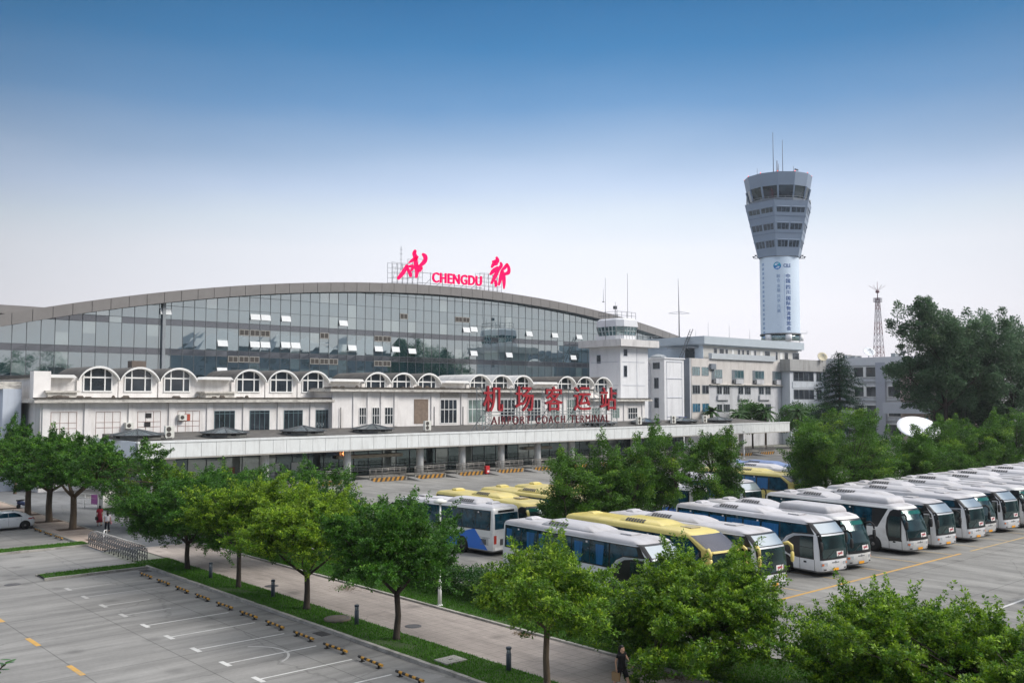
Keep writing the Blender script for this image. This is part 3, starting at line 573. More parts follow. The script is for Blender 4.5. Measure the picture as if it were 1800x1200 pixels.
# sapling whose top twig reaches into the lower left corner of the view
p = far(-14, 1190, 9.0); t = thing('leafy_sapling', (p[0], p[1], 0), 'sapling top with a few rounded leaves in the bottom left corner', 'sapling')
tip = Vector(far(20, 1160, 9.0)) - t.location; base = Vector((0, 0, p[2]))
MB().tube([(0, 0, 0), (0, 0, p[2] * .6), base, base.lerp(tip, .6) + Vector((0, 0, .02)), tip], [.05, .035, .014, .006, .003], 6).build('trunk', BARK, t, local=True)
tw = MB(); rnd = random.Random(8)
for k in range(11):
    c = base.lerp(tip, .25 + .075 * k) + Vector((0, 0, .01)); a = rnd.uniform(0, 6.28); d = Vector((math.cos(a), math.sin(a), rnd.uniform(-.25, .35))).normalized(); sd = d.cross(Vector((0, 0, 1))).normalized(); L = rnd.uniform(.07, .1)
    prof = [(0, .0), (.2, .3), (.5, .42), (.8, .3), (1, 0)]
    tw.add([c + d * L * q + sd * L * w * .75 for q, w in prof] + [c + d * L * q - sd * L * w * .75 for q, w in prof[1:-1]], [(0, 1, 5), (1, 2, 6, 5), (2, 3, 7, 6), (3, 4, 7)])
o = tw.build('crown', mat('sapling_leaf', (58, 98, 40), .5, .3, 8), t, local=True)
# ================================================================== GLASS TERMINAL HALL
YG = 139.0
hall = thing('terminal_hall', (111.3, YG, 0), 'long glass terminal hall with a shallow curved grey roof', 'terminal')
def arcz(x, R=327.96, cz=-297.1): return cz + math.sqrt(R * R - (x - 111.31) ** 2)      # top edge of the curved roof, at its front
rnd = random.Random(4)
X0, X1, PW = -16.0, 172.0, 1.8
ROWS = [2.0, 6.4, 8.2, 8.9, 10.7, 12.4, 13.3, 15.0, 16.7, 17.6, 19.4, 21.1, 22.0, 24.0, 26.2, 28.4, 31]
BAND = {(8.2, 8.9), (12.4, 13.3), (16.7, 17.6), (21.1, 22.0)}
gl = MB(); n = int((X1 - X0) / PW)
for i in range(n):
    a, b_ = X0 + i * PW, X0 + (i + 1) * PW
    for z0, z1 in zip(ROWS[:-1], ROWS[1:]):
        ta, tb = arcz(a) - 1.2, arcz(b_) - 1.2
        if min(ta, tb) < z0 + .05: continue
        za, zb = min(z1, ta), min(z1, tb)
        j = lambda: rnd.uniform(-.005, .005)
        mi = 1 if (z0, z1) in BAND and rnd.random() < .93 else (2 if rnd.random() < .10 else 0)
        gl.quad((a, YG + j(), z0), (b_, YG + j(), z0), (b_, YG + j(), zb), (a, YG + j(), za), mi)
gl.build('glass_wall', [FACADE, FACADE_B, FACADE_C], hall)
ml = MB()
for i in range(n + 1):
    a = X0 + i * PW; t_ = arcz(a) - 1.2
    if t_ > 2.5: ml.box(a - .035, a + .035, YG - .05, YG - .008, 2, t_)
for z in ROWS[1:-1]:
    if z in (10.7, 15.0, 19.4): continue
    half = math.sqrt(max(0, 327.96 ** 2 - (z + 1.2 + 297.1) ** 2)); ml.box(max(X0, 111.31 - half), min(X1, 111.31 + half), YG - .045, YG - .007, z - .03, z + .03)
ml.build('mullion_grid', MULL, hall)
dp, _ = ony(286, 600, YG); MB().box(dp - .22, dp + .22, YG - .45, YG - .05, 2, arcz(dp) - 1.3).build('downpipe', GREYSTEEL, hall)
# curved roof: fascia panels with joints, soffit, roof skin
fx = np.arange(-40, 190, 2.55); fa = MB()
for a, b_ in zip(fx[:-1], fx[1:]):
    g = .035; za, zb = arcz(a + g), arcz(b_ - g)
    fa.add([(a + g, YG - 1.5, za - 1.62), (b_ - g, YG - 1.5, zb - 1.62), (b_ - g, YG - 1.5, zb), (a + g, YG - 1.5, za), (a + g, YG - 1.38, za - 1.62), (b_ - g, YG - 1.38, zb - 1.62), (b_ - g, YG - 1.38, zb), (a + g, YG - 1.38, za)],
           [(0, 1, 2, 3), (0, 3, 7, 4), (1, 5, 6, 2), (3, 2, 6, 7), (0, 4, 5, 1)])
fa.build('roof_fascia', FASCIA, hall)
rf = MB(); rx = np.arange(-40, 190, 4.0)
for a, b_ in zip(rx[:-1], rx[1:]):
    za, zb = arcz(a), arcz(b_)
    rf.quad((a, YG - 1.36, za - .06), (b_, YG - 1.36, zb - .06), (b_, YG + 70, zb - .06), (a, YG + 70, za - .06))
    rf.quad((a, YG - 1.36, za - 1.55), (a, YG + .4, za - 1.55), (b_, YG + .4, zb - 1.55), (b_, YG - 1.36, zb - 1.55), 1)
    rf.quad((a, YG - 1.37, za - 1.6), (b_, YG - 1.37, zb - 1.6), (b_, YG - 1.37, zb - .05), (a, YG - 1.37, za - .05), 1)
rf.build('curved_roof', [FASCIA, DARKSTEEL], hall)
eb = MB(); eb.quad((X1, YG, 0), (X1, YG + 70, 0), (X1, YG + 70, arcz(X1) - 1.3), (X1, YG, arcz(X1) - 1.3)); eb.build('end_wall', GREY_TILE, hall)
# tilted-open windows (sky glint painted as pale sash colour), louvre boxes, dark rooms
def fac(px, py): return ony(px, py, YG)
OPEN = [(300, 548, 1), (443, 557, 2), (498, 560, 1), (602, 568, 1), (382, 603, 1), (441, 605, 2), (500, 606, 1), (519, 607, 1), (382, 651, 1), (612, 611, 1), (665, 613, 1), (695, 614, 1), (725, 617, 1), (834, 579, 1), (836, 621, 1), (899, 624, 1), (934, 587, 1), (970, 589, 1), (1014, 592, 1), (1003, 628, 1), (823, 580, 1)]
for px, py, k in OPEN:
    x, z = fac(px, py); x0 = X0 + math.floor((x - X0) / PW) * PW
    for q in range(k):
        a = x0 + q * PW; o = MB(); dz = .92
        o.add([(a + .08, YG - .10, z + dz / 2), (a + PW - .08, YG - .10, z + dz / 2), (a + PW - .08, YG - .38, z - dz / 2), (a + .08, YG - .38, z - dz / 2), (a + .08, YG - .06, z + dz / 2), (a + PW - .08, YG - .06, z + dz / 2), (a + PW - .08, YG - .34, z - dz / 2), (a + .08, YG - .34, z - dz / 2)],
              [(3, 2, 1, 0), (4, 5, 6, 7), (0, 1, 5, 4), (2, 3, 7, 6), (1, 2, 6, 5), (3, 0, 4, 7)])
        o.build('open_window', mat('sky_glint_sash', (206, 210, 212), .5, .06), hall)
for px, py, k in [(442, 585, 3), (569, 590, 1), (403, 631, 1), (450, 632, 2), (566, 635, 3), (687, 596, 2), (681, 639, 2), (710, 556, 1), (816, 562, 2)]:
    x, z = fac(px, py); x0 = X0 + math.floor((x - X0) / PW) * PW
    for q in range(k):
        a = x0 + (q - k // 2) * PW; lv = MB(); lv.box(a + .06, a + PW - .06, YG - .12, YG - .012, z - .5, z + .5, 0)
        lv.box(a + .18, a + PW / 2 - .06, YG - .13, YG - .118, z - .38, z + .38, 1); lv.box(a + PW / 2 + .06, a + PW - .18, YG - .13, YG - .118, z - .38, z + .38, 1)
        lv.build('louvre_vent', [mat('louvre_frame', (148, 146, 140), .6), mat('louvre_dark', (64, 60, 56), .7)], hall)
# second curved hall further left, only its roof edge shows
h2 = thing('terminal_hall', (0, 170, 0), 'far glass hall peeping over the left end of the curved roof', 'terminal'); b2 = MB()
H2 = lambda x: 25.35 - (x - 40) ** 2 * .0012
for k in range(14):
    xa, xb = -60 + k * 8, -52 + k * 8; f = lambda x: H2(x)
    b2.add([(xa, 168.5, f(xa) - 1.4), (xb, 168.5, f(xb) - 1.4), (xb, 168.5, f(xb)), (xa, 168.5, f(xa)), (xa, 240, f(xa)), (xb, 240, f(xb))], [(0, 1, 2, 3), (3, 2, 5, 4)])
b2.build('curved_roof', FASCIA, h2)
b3 = MB()
for k in range(60):
    xa = -60 + k * 1.8; f = lambda x: H2(x) - 1.4
    b3.quad((xa, 170, 2), (xa + 1.74, 170, 2), (xa + 1.74, 170, f(xa)), (xa, 170, f(xa)))
b3.build('glass_wall', FACADE_C, h2)

# ------------------------------------------------------------------ rooftop name sign
def brush(mb, strokes, fx_, fz_, y0, y1):
    """brush strokes (x, z, half width) as solid extruded ribbons"""
    for st in strokes:
        P = [(fx_(x, y), fz_(x, y), w * KS) for x, y, w in st]
        fine = []
        for i in range(len(P) - 1):
            p0, p1, p2, p3 = P[max(0, i - 1)], P[i], P[i + 1], P[min(len(P) - 1, i + 2)]
            for q in range(5):
                t = q / 5; c = [0.5 * ((2 * p1[k]) + (-p0[k] + p2[k]) * t + (2 * p0[k] - 5 * p1[k] + 4 * p2[k] - p3[k]) * t * t + (-p0[k] + 3 * p1[k] - 3 * p2[k] + p3[k]) * t ** 3) for k in range(3)]
                fine.append(c)
        fine.append(list(P[-1])); L, Rr = [], []
        for i, (x, z, w) in enumerate(fine):
            a, b_ = fine[max(0, i - 1)], fine[min(len(fine) - 1, i + 1)]; dx, dz = b_[0] - a[0], b_[1] - a[1]; n_ = math.hypot(dx, dz) or 1
            L.append((x - dz / n_ * w, z + dx / n_ * w)); Rr.append((x + dz / n_ * w, z - dx / n_ * w))
        m_ = len(fine); v = [(x, y0, z) for x, z in L] + [(x, y0, z) for x, z in Rr] + [(x, y1, z) for x, z in L] + [(x, y1, z) for x, z in Rr]; f = []
        for i in range(m_ - 1):
            f += [(i, i + 1, m_ + i + 1, m_ + i), (2 * m_ + i + 1, 2 * m_ + i, 3 * m_ + i, 3 * m_ + i + 1), (i + 1, i, 2 * m_ + i, 2 * m_ + i + 1), (m_ + i, m_ + i + 1, 3 * m_ + i + 1, 3 * m_ + i)]
        f += [(0, m_, 3 * m_, 2 * m_), (m_ - 1, 3 * m_ - 1, 4 * m_ - 1, 2 * m_ - 1)]
        mb.add(v, f)
        x, z, w = fine[0]; xe, ze, we = fine[-1]
        for cx, cz, cw in ((x, z, w), (xe, ze, we)): mb.prism_y([(cx + cw * math.cos(2 * math.pi * k / 10), cz + cw * math.sin(2 * math.pi * k / 10)) for k in range(10)], y0 - .004, y1 + .004)
YS = 137.9
KS = 1.3 * (ony(760, 480, YS)[0] - ony(750, 480, YS)[0]) / 10 / 7.5
S1 = [[(258, 352, 11), (240, 395, 16), (205, 450, 17), (150, 516, 13)], [(290, 312, 6), (330, 285, 12), (368, 262, 16), (398, 238, 10)],
      [(368, 162, 13), (358, 195, 18), (372, 240, 20), (376, 300, 18), (386, 370, 22), (394, 430, 18), (384, 498, 11)], [(384, 385, 20), (430, 388, 28), (452, 385, 12)],
      [(428, 388, 20), (440, 350, 13), (478, 315, 17), (504, 275, 18), (500, 232, 20), (476, 206, 13)], [(262, 372, 8), (285, 420, 13), (304, 460, 16), (309, 488, 11)],
      [(268, 368, 7), (300, 362, 11), (334, 360, 12), (334, 388, 12), (320, 412, 9)], [(345, 200, 8), (362, 178, 12)]]
S2 = [[(1445, 250, 12), (1455, 285, 20), (1428, 300, 18), (1398, 302, 12)], [(1440, 325, 16), (1402, 335, 16), (1382, 366, 11)], [(1362, 464, 9), (1398, 424, 18), (1452, 378, 12)],
      [(1498, 318, 10), (1505, 350, 15), (1470, 402, 15), (1428, 482, 18), (1376, 582, 9)], [(1430, 562, 14), (1436, 600, 16), (1430, 624, 7)], [(1474, 602, 9), (1490, 540, 16), (1500, 480, 15), (1512, 420, 11), (1556, 372, 15), (1580, 338, 13)],
      [(1580, 338, 13), (1604, 385, 15), (1600, 440, 17), (1564, 460, 14)], [(1518, 420, 12), (1534, 480, 19), (1541, 570, 17), (1540, 650, 7)]]
fxs = lambda x, y: ony(680 + x / 7.5, 420 + y / 7.5, YS)[0]
fzs = lambda x, y: ony(680 + x / 7.5, 420 + y / 7.5, YS)[1]
sgn = thing('rooftop_sign', (109, YS + .4, arcz(109)), 'bright pink city name sign on thin scaffolds along the curved roof', 'sign')
for st in (S1, S2):
    m_ = MB(); brush(m_, st, fxs, fzs, YS - .18, YS); m_.build('character', PINK, sgn)
x0, zb0 = ony(760, 496, YS); x1, zb1 = ony(846, 502.5, YS); _, zt0 = ony(760, 478.5, YS)
m_ = text_mb('CHENGDU', zt0 - zb0, .3, 0, 0, bold=.026, width=x1 - x0, char_gap=1.08)
m_.v = [(x + x0, y + YS - .2, z + zb0 + (zb1 - zb0) * x / (x1 - x0)) for x, y, z in m_.v]; m_.build('lettering', PINK, sgn)
sf = MB()
def scaffold(xa, xb, zt, nx, nz):
    for yy in (YS + .25, YS + 1.6):
        for i in range(nx + 1):
            x = xa + (xb - xa) * i / nx; sf.bar((x, yy, arcz(x) - .3), (x, yy, zt(x)), .06)
        for k in range(nz + 1):
            q = k / nz; sf.bar((xa, yy, arcz(xa) + .3 + (zt(xa) - arcz(xa) - .3) * q), (xb, yy, arcz(xb) + .3 + (zt(xb) - arcz(xb) - .3) * q), .045)
    for i in range(nx):
        a, b_ = xa + (xb - xa) * i / nx, xa + (xb - xa) * (i + 1) / nx; sf.bar((a, YS + .25, arcz(a)), (b_, YS + .25, zt(b_)), .035)
scaffold(95.1, 99.5, lambda x: 34.3, 4, 4); scaffold(99.5, 101.8, lambda x: 35.4, 2, 4); scaffold(115.4, 120.9, lambda x: 34.2, 5, 4)
for x in (103.6, 106.4, 109.2, 112.0, 114.6): sf.bar((x, YS + .25, arcz(x) - .3), (x, YS + .25, arcz(x) + 2.4), .09); sf.bar((x - .9, YS + 1.2, arcz(x)), (x, YS + .25, arcz(x) + 1.2), .06)
for dz in (.45, 2.3): sf.bar((101, YS + .25, arcz(101) + dz), (116, YS + .25, arcz(116) + dz), .07)
sf.bar((97.3, YS + .6, 33), (97.3, YS + .6, 37.4), .08)
for z in (35, 36, 36.8): sf.bar((97.0, YS + .6, z), (97.6, YS + .6, z), .05)
sf.build('scaffold', GREYSTEEL, sgn)

# ================================================================== WHITE ARRIVALS BUILDING
YW = 112.0
wb = thing('white_building', (80, YW, 0), 'old white building with rows of arched dormers above weathered cornices', 'building')
w = MB(); XL, XC, XR, XE = 30.8, 67.0, 117.0, 132.6
w.box(XL, XC, YW, 135, 0, 9.75); w.box(XC, XR, YW - .9, 135, 0, 11.15); w.box(XR, XE, YW, 135, 0, 9.7)
w.build('wall', W_WALL, wb)
c = MB()
c.box(XL - .9, XC + .3, YW - 1.0, YW + 4.2, 9.75, 10.05); c.box(XL - .6, XC + .2, YW - .65, YW + 4.1, 10.05, 10.22); c.box(XC - .9, XR + .8, YW - 1.9, YW + 4.1, 11.15, 11.45); c.box(XC - .6, XR + .5, YW - 1.5, YW + 4.0, 11.45, 11.62)
c.box(XR + .9, XE + .9, YW - 1.0, YW + 4.2, 9.7, 10.0); c.box(XR + .9, XE + .6, YW - .65, YW + 4.1, 10.0, 10.15); c.box(XL - .9, XL - .002, YW + 4.2, 136, 9.75, 10.0)
c.build('cornice', CORN, wb)
gr = MB(); gr.box(XL - .75, XC + .1, YW - .82, YW + .3, 10.222, 10.34).box(XC - .75, XR + .6, YW - 1.7, YW + .2, 11.622, 11.76).box(XR + .95, XE + .7, YW - .82, YW + .2, 10.152, 10.26).build('roof_edge', mat('mossy_roof_edge', (70, 64, 58), .95, .5, 3), wb)
# debris and drain boxes on the cornice
rnd = random.Random(9)
for k in range(40):
    cd = MB(); x = rnd.uniform(XL, XR); hi = x > XC; z = 11.76 if hi else 10.34; y = YW - (1.4 if hi else .6) + rnd.uniform(0, 1); s_ = rnd.uniform(.3, 1.0); h_ = rnd.uniform(.08, .3)
    cd.add([(x, y, z), (x + s_, y, z), (x + s_, y + .35, z), (x, y + .35, z), (x + .05, y + .04, z + h_), (x + s_ - .12, y + .02, z + h_ * .7), (x + s_ - .05, y + .3, z + h_), (x + .1, y + .31, z + h_ * .8)], [(3, 2, 1, 0), (4, 5, 6, 7), (0, 1, 5, 4), (1, 2, 6, 5), (2, 3, 7, 6), (3, 0, 4, 7)])
    cd.build('roof_tray', mat('roof_debris_grey', (96, 88, 80), .9, .4, 3), wb)
# pilasters
for x in [31.0, 35.4, 40.3, 45.05, 49.8, 54.55, 59.35, 64.1]: MB().box(x, x + .75, YW - .16, YW - .002, 6, 9.75).build('pilaster', W_WALL, wb)
for x in (70.2, 72.5, 74.7, 77.0, 83.5, 89.1, 94.7, 101.0, 106.4, 110.6, 114.6): MB().box(x, x + .6, YW - 1.06, YW - .902, 6.3, 11.15).build('pilaster', W_WALL, wb)
for x in (117.4, 122.2, 126.7, 131.7): MB().box(x, x + .6, YW - .16, YW - .002, 6, 9.7).build('pilaster', W_WALL, wb)
def window(x0, x1, z0, z1, y, nx, nz, glass, frame, fw=.09, name='window', parent=None, depth=.12, split=None):
    par = parent or wb; o = MB()
    o.box(x0, x1, y - .05, y - .002, z0, z0 + fw); o.box(x0, x1, y - .05, y - .002, z1 - fw, z1); o.box(x0, x0 + fw, y - .05, y - .002, z0 + fw, z1 - fw); o.box(x1 - fw, x1, y - .05, y - .002, z0 + fw, z1 - fw)
    for i in range(1, nx): xm = x0 + (x1 - x0) * i / nx; o.box(xm - fw * .4, xm + fw * .4, y - .045, y - .002, z0 + fw, z1 - fw)
    for i in range(1, nz): zm = z0 + (z1 - z0) * (split if split and nz == 2 else i / nz); o.box(x0 + fw, x1 - fw, y - .04, y - .002, zm - fw * .45, zm + fw * .45)
    f = o.build(name, frame, par)
    p_ = MB(); p_.quad((x0 + fw * .5, y - .012, z0 + fw * .5), (x1 - fw * .5, y - .012, z0 + fw * .5), (x1 - fw * .5, y - .012, z1 - fw * .5), (x0 + fw * .5, y - .012, z1 - fw * .5))
    q = p_.build('pane', glass, par); q.parent = f; return f
TEALF = mat('teal_window_frame', (96, 120, 126), .5, .1)
for a, b_ in ((31.9, 34.6), (36.7, 39.4), (41.4, 44.1), (46.2, 48.9)):       # walled-up openings: thin red-brown outlines on white boards
    f = MB(); 
    for xx in (a, a + .95, a + 1.85, b_): f.box(xx - .02, xx + .02, YW - .03, YW - .002, 6, 8.7)
    for zz in (8.7, 7.5, 6.9): f.box(a, b_, YW - .034, YW - .002, zz - .02, zz + .02)
    q = f.build('boarded_window', mat('rust_line', (150, 118, 108), .8, .3), wb)
MB().box(42.3, 43.0, YW - .06, YW - .036, 7.95, 8.5).box(42.2, 42.9, YW - .06, YW - .036, 6.9, 7.45).build('vent_opening', mat('opening_dark', (44, 42, 44), .8), wb)
MB().box(47.0, 47.7, YW - .07, YW - .036, 7.55, 8.35).build('red_panel', mat('red_panel', (176, 78, 58), .7), wb)
for a, b_ in ((50.8, 53.5), (55.5, 58.25), (60.3, 63.05), (65.0, 66.9)): window(a, b_, 6.1, 8.7, YW - .01, 4, 2, DARKGLASS, TEALF, .07, split=.86)
for a, b_ in ((71.2, 72.4), (73.3, 74.55), (75.4, 76.85)): window(a, b_, 6.6, 9.0, YW - .91, 3, 2, DARKGLASS, WHITE_TRIM, .08, split=.52)
dz = MB(); dz.box(80.5, 83.0, YW - .96, YW - .905, 6.6, 10.1); dz.build('brown_door', mat('brown_shutter', (128, 112, 98), .7, .25, 2), wb)
for a, b_ in ((85.2, 88.4), (90.5, 93.9), (96.9, 100.1), (102.6, 105.7), (107.8, 110.0), (111.6, 113.9)): window(a, b_, 6.5, 10.1, YW - .91, 4, 2, GREENGLASS if 90 < a < 96 or a > 107 else DARKGLASS, WHITE_TRIM, .11, split=.58)
for a in (85.2, 90.5, 96.6, 102.4):   # fretwork panel above each tall window
    MB().box(a, a + 3.6, YW - .98, YW - .905, 10.35, 10.98).build('fretwork_panel', mat('fretwork', (196, 190, 180), .9, .5, 9), wb)
window(118.5, 120.6, 6.75, 8.65, YW - .01, 3, 1, GREENGLASS, WHITE_TRIM); window(123.7, 125.7, 6.7, 8.6, YW - .01, 3, 1, GREENGLASS, WHITE_TRIM); window(127.9, 130.5, 6.5, 8.6, YW - .01, 4, 2, DARKGLASS, WHITE_TRIM)
for x in (68.2, 84.0, 89.4): MB().tube([(x, YW - 1.1, 6), (x, YW - 1.1, 9)], .06, 6).build('drainpipe', DARKSTEEL, wb)
# upper storey, set back: arched dormers in threes with blank bays between
YA = 116.0; up = MB()
up.box(31.3, 128.5, YA + .25, 134, 9.9, 12.6); up.build('upper_wall', W_WALL, wb)
rb = MB(); rb.box(31.0, 128.8, YA + .6, 134, 12.6, 12.95); rb.build('flat_roof', ROOF_D, wb)
def arch_unit(cx, bw, zs=12.55, zt=14.05, z0=10.15, roofm=ROOF_D):
    hw = bw / 2; rise = zt - zs; n_ = 14
    R = (hw * hw + rise * rise) / (2 * rise); th = math.asin(hw / R); A = [(cx + R * math.sin(-th + 2 * th * i / n_), zt - R + R * math.cos(-th + 2 * th * i / n_)) for i in range(n_ + 1)]
    f = MB(); f.prism_y([(cx - hw + .02, z0), (cx + hw - .02, z0)] + [(x, z - .1) for x, z in reversed(A)], YA, YA + .24); t = f.build('arched_dormer', W_WALL, wb)
    v = MB()           # projecting vaulted hood
    rings = [[(x, YA - .75, z) for x, z in A], [(x, YA + 9, z) for x, z in A]]; v.loft(rings, 1, True, False, False, False)
    for (xa, za), (xb, zb) in zip(A[:-1], A[1:]):
        v.quad((xa, YA - .752, za - .24), (xb, YA - .752, zb - .24), (xb, YA - .752, zb), (xa, YA - .752, za), 0); v.quad((xa, YA - .75, za - .24), (xa, YA + .3, za - .24), (xb, YA + .3, zb - .24), (xb, YA - .75, zb - .24), 0)
    q = v.build('vaulted_hood', [WHITE_TRIM, roofm], wb); q.parent = t
    # three-light window with arched head
    y = YA - .02; gw = hw * .69; zg0, zg1 = z0 + 1.0, 13.78
    head = [(cx + gw * math.sin(-math.pi / 2 + math.pi * i / 12), 12.9 + (zg1 - 12.9) * math.cos(-math.pi / 2 + math.pi * i / 12)) for i in range(13)]
    g_ = MB(); g_.add([(cx - gw, y, zg0), (cx + gw, y, zg0)] + [(x, y, z) for x, z in reversed(head)], [tuple(range(15))]); q = g_.build('pane', DARKGLASS, wb); q.parent = t
    fr = MB(); bw_ = .14
    for xx in (cx - gw, cx - gw * .5, cx + gw * .5, cx + gw): zt_ = 12.9 + (zg1 - 12.9) * math.sqrt(max(0, 1 - ((xx - cx) / gw) ** 2)); fr.box(xx - bw_ / 2, xx + bw_ / 2, y - .09, y - .004, zg0, zt_ + .05)
    fr.box(cx - gw, cx + gw, y - .085, y - .004, 12.62, 12.8); fr.box(cx - gw - .1, cx + gw + .1, y - .12, y - .004, zg0 - .15, zg0)
    for (xa, za), (xb, zb) in zip(head[:-1], head[1:]): fr.add([(xa, y - .08, za), (xb, y - .08, zb), (cx + (xb - cx) * 1.09, y - .08, zb + .12), (cx + (xa - cx) * 1.09, y - .08, za + .12), (xa, y, za), (xb, y, zb)], [(0, 1, 2, 3), (0, 4, 5, 1)])
    q = fr.build('window_frame', WHITE_TRIM, wb); q.parent = t
for g3 in ((38.1, 42.85, 47.65), (57.2, 62.0, 66.8), (77.1, 81.7, 86.4), (96.5, 101.1, 105.8), (116.0, 120.6, 125.2)):
    for cx in g3: arch_unit(cx, 4.66, roofm=mat('pale_vault_roof', (196, 196, 194), .7, .2, 1.2) if 95 < cx < 107 else ROOF_D)
for x0, x1 in ((31.6, 35.6), (50.1, 54.8), (69.2, 74.7), (88.8, 94.1), (108.2, 113.6)):
    b = MB(); zc = 12.95
    b.add([(x0 + .1, YA - 1.1, zc - .35), (x1 - .1, YA - 1.1, zc - .35), (x1 - .5, YA - 1.1, zc), (x0 + .6, YA - 1.1, zc), (x0 + .1, YA + .6, zc - .35), (x1 - .1, YA + .6, zc - .35), (x1 - .5, YA + .6, zc), (x0 + .6, YA + .6, zc)],
          [(0, 1, 2, 3), (4, 7, 6, 5), (0, 4, 5, 1), (1, 5, 6, 2), (2, 6, 7, 3), (3, 7, 4, 0)]); b.build('bay_hood', WHITE_TRIM, wb)
    if x0 < 88: MB().box(x0 + .2, x1 - .1, YA - 2.2, YA + .24, 10.9, 11.12).box(x0 + .5, x1 - .4, YA - 1.9, YA + .24, 10.2, 10.9).build('roof_box', CORN, wb)
MB().box(XL - .1, XL + 1.7, YA - 1.5, YA - .02, 10.22, 13.3).build('corner_block', W_WALL, wb)
x, z = ony(242, 640, 122); MB().box(x - .9, x + .9, 121.5, 123, 12.9, 15.0).build('chimney_box', mat('brown_box', (110, 100, 92), .8), wb)
# end wall running back on the left, its blue-grey shade put into the colour
ew = MB(); ew.box(28.0, XL - .9, YW + 4, 175, 0, 11.3); ew.build('end_wing', mat('shaded_render', (188, 196, 208), .8, .08, .5, dirt=((150, 152, 156), .6, .6, (1, 1, .2))), wb)
MB().box(27.6, XL - .901, YW + 4.2, 175, 11.3, 12.1).build('end_wing_parapet', CORN, wb)

# ------------------------------------------------------------------ canopy in front, with skylights
cn = thing('canopy', (98, 99, 0), 'long white panelled canopy roof on round columns along the coach bays', 'canopy')
CX0, CX1 = 36.7, 159.3
rf = MB(); rf.add([(CX0 + .4, 99.6, 5.42), (CX1 - .2, 99.6, 5.42), (CX1 - .2, 111.0, 6.25), (CX0 + .4, 111.0, 6.25), (CX0 + .4, 99.6, 4.3), (CX1 - .2, 99.6, 4.3), (CX1 - .2, 111.0, 4.3), (CX0 + .4, 111.0, 4.3)], [(0, 1, 2, 3), (7, 6, 5, 4), (1, 5, 6, 2), (3, 2, 6, 7), (0, 3, 7, 4)]); rf.build('roof_slab', [ROOF_D], cn)
fa = MB(); fx = np.linspace(CX0, CX1, 73)
for a, b_ in zip(fx[:-1], fx[1:]):
    fa.box(a + .02, b_ - .02, 99.0, 99.12, 4.0, 5.55)
fa.box(CX0, CX1, 99.13, 99.45, 3.98, 5.5, 1); fa.box(CX0 - .05, CX1 + .05, 98.93, 99.5, 5.56, 5.78, 0); fa.box(CX0, CX1, 98.98, 99.6, 3.86, 3.97, 2)
fa.build('fascia', [PANEL_W, GREYSTEEL, SOFFIT], cn)
fe = MB()
for k in range(7): fe.box(CX0 - .1, CX0 + .02, 99.62 + 1.9 * k, 99.62 + 1.9 * k + 1.86, 4.0, 5.75)
fe.build('end_fascia', mat('shaded_white_panel', (206, 215, 224), .45, .05), cn)  # end face's bluish shade put into the panel colour
sof = MB(); sof.box(CX0 + .1, CX1 - .3, 99.6, 111, 4.2, 4.29); sof.build('soffit', SOFFIT, cn)
COLX = [41.1, 52.2, 63.3, 74.4, 81.5, 88.6, 95.7, 102.8, 109.9, 117.0, 124.1, 131.2, 146.9]
for x in COLX:
    q = MB().lathe([(.48, .45), (.48, 4.2)], (x, 101.3, 0), 18).build('column', COLW, cn)
    r = MB().lathe([(.5, 0), (.5, .45)], (x, 101.3, 0), 18).build('column_base', DARKSTEEL, cn); r.parent = q
SKYM = glass_mat('skylight_glass', (84, 92, 94), .14, (.85, .9, .92), .15)
GR_SK = 'low pyramid skylights on the canopy roof'
for i, x in enumerate((38.8, 48.9, 59.2, 69.4, 113.0, 124.4, 134.6, 145)):
    lb = ['pyramid skylight at the left end of the canopy', 'pyramid skylight before the first dark window of the white building', 'pyramid skylight below the third dark window', 'pyramid skylight below the three narrow windows', 'skylight behind the right end of the red sign', 'low skylight between two white condensers', 'skylight in front of the blue box by the tall annex', 'low skylight nearest the right end of the canopy'][i]
    zb = 5.85; t = thing('skylight', (x, 105, zb - .1), lb, 'skylight', GR_SK); n_ = 10
    d_ = MB(); d_.lathe([(2.55, -.1), (2.55, .36), (2.5, .4)], (x, 105, zb), n_, sm=False); d_.build('drum', mat('skylight_drum', (116, 116, 112), .85, .3, 2), t)
    for a in (3, 5, 7): MB().box(-.3, .3, -.05, .05, .1, .3).build('drum_opening', BLACK, t, local=True).matrix_local = Matrix.Translation((2.53 * math.cos(2 * math.pi * a / n_ + math.pi / n_) * .95, 2.53 * math.sin(2 * math.pi * (a) / n_ + math.pi / n_) * .95, .1)) @ Matrix.Rotation(2 * math.pi * a / n_ + math.pi / n_ + math.pi / 2, 4, 'Z')
    p_ = MB(); p_.lathe([(2.85, .40), (.12, 1.0)], (x, 105, zb), n_, sm=False); p_.build('glass_roof', SKYM, t)
    r_ = MB()
    for k in range(n_):
        a = 2 * math.pi * k / n_; r_.bar((x + 2.86 * math.cos(a), 105 + 2.86 * math.sin(a), zb + .43), (x, 105, zb + 1.03), .08)
        a2 = 2 * math.pi * (k + 1) / n_; r_.bar((x + 2.86 * math.cos(a), 105 + 2.86 * math.sin(a), zb + .41), (x + 2.86 * math.cos(a2), 105 + 2.86 * math.sin(a2), zb + .41), .08)
    r_.build('rib', DARKSTEEL, t)
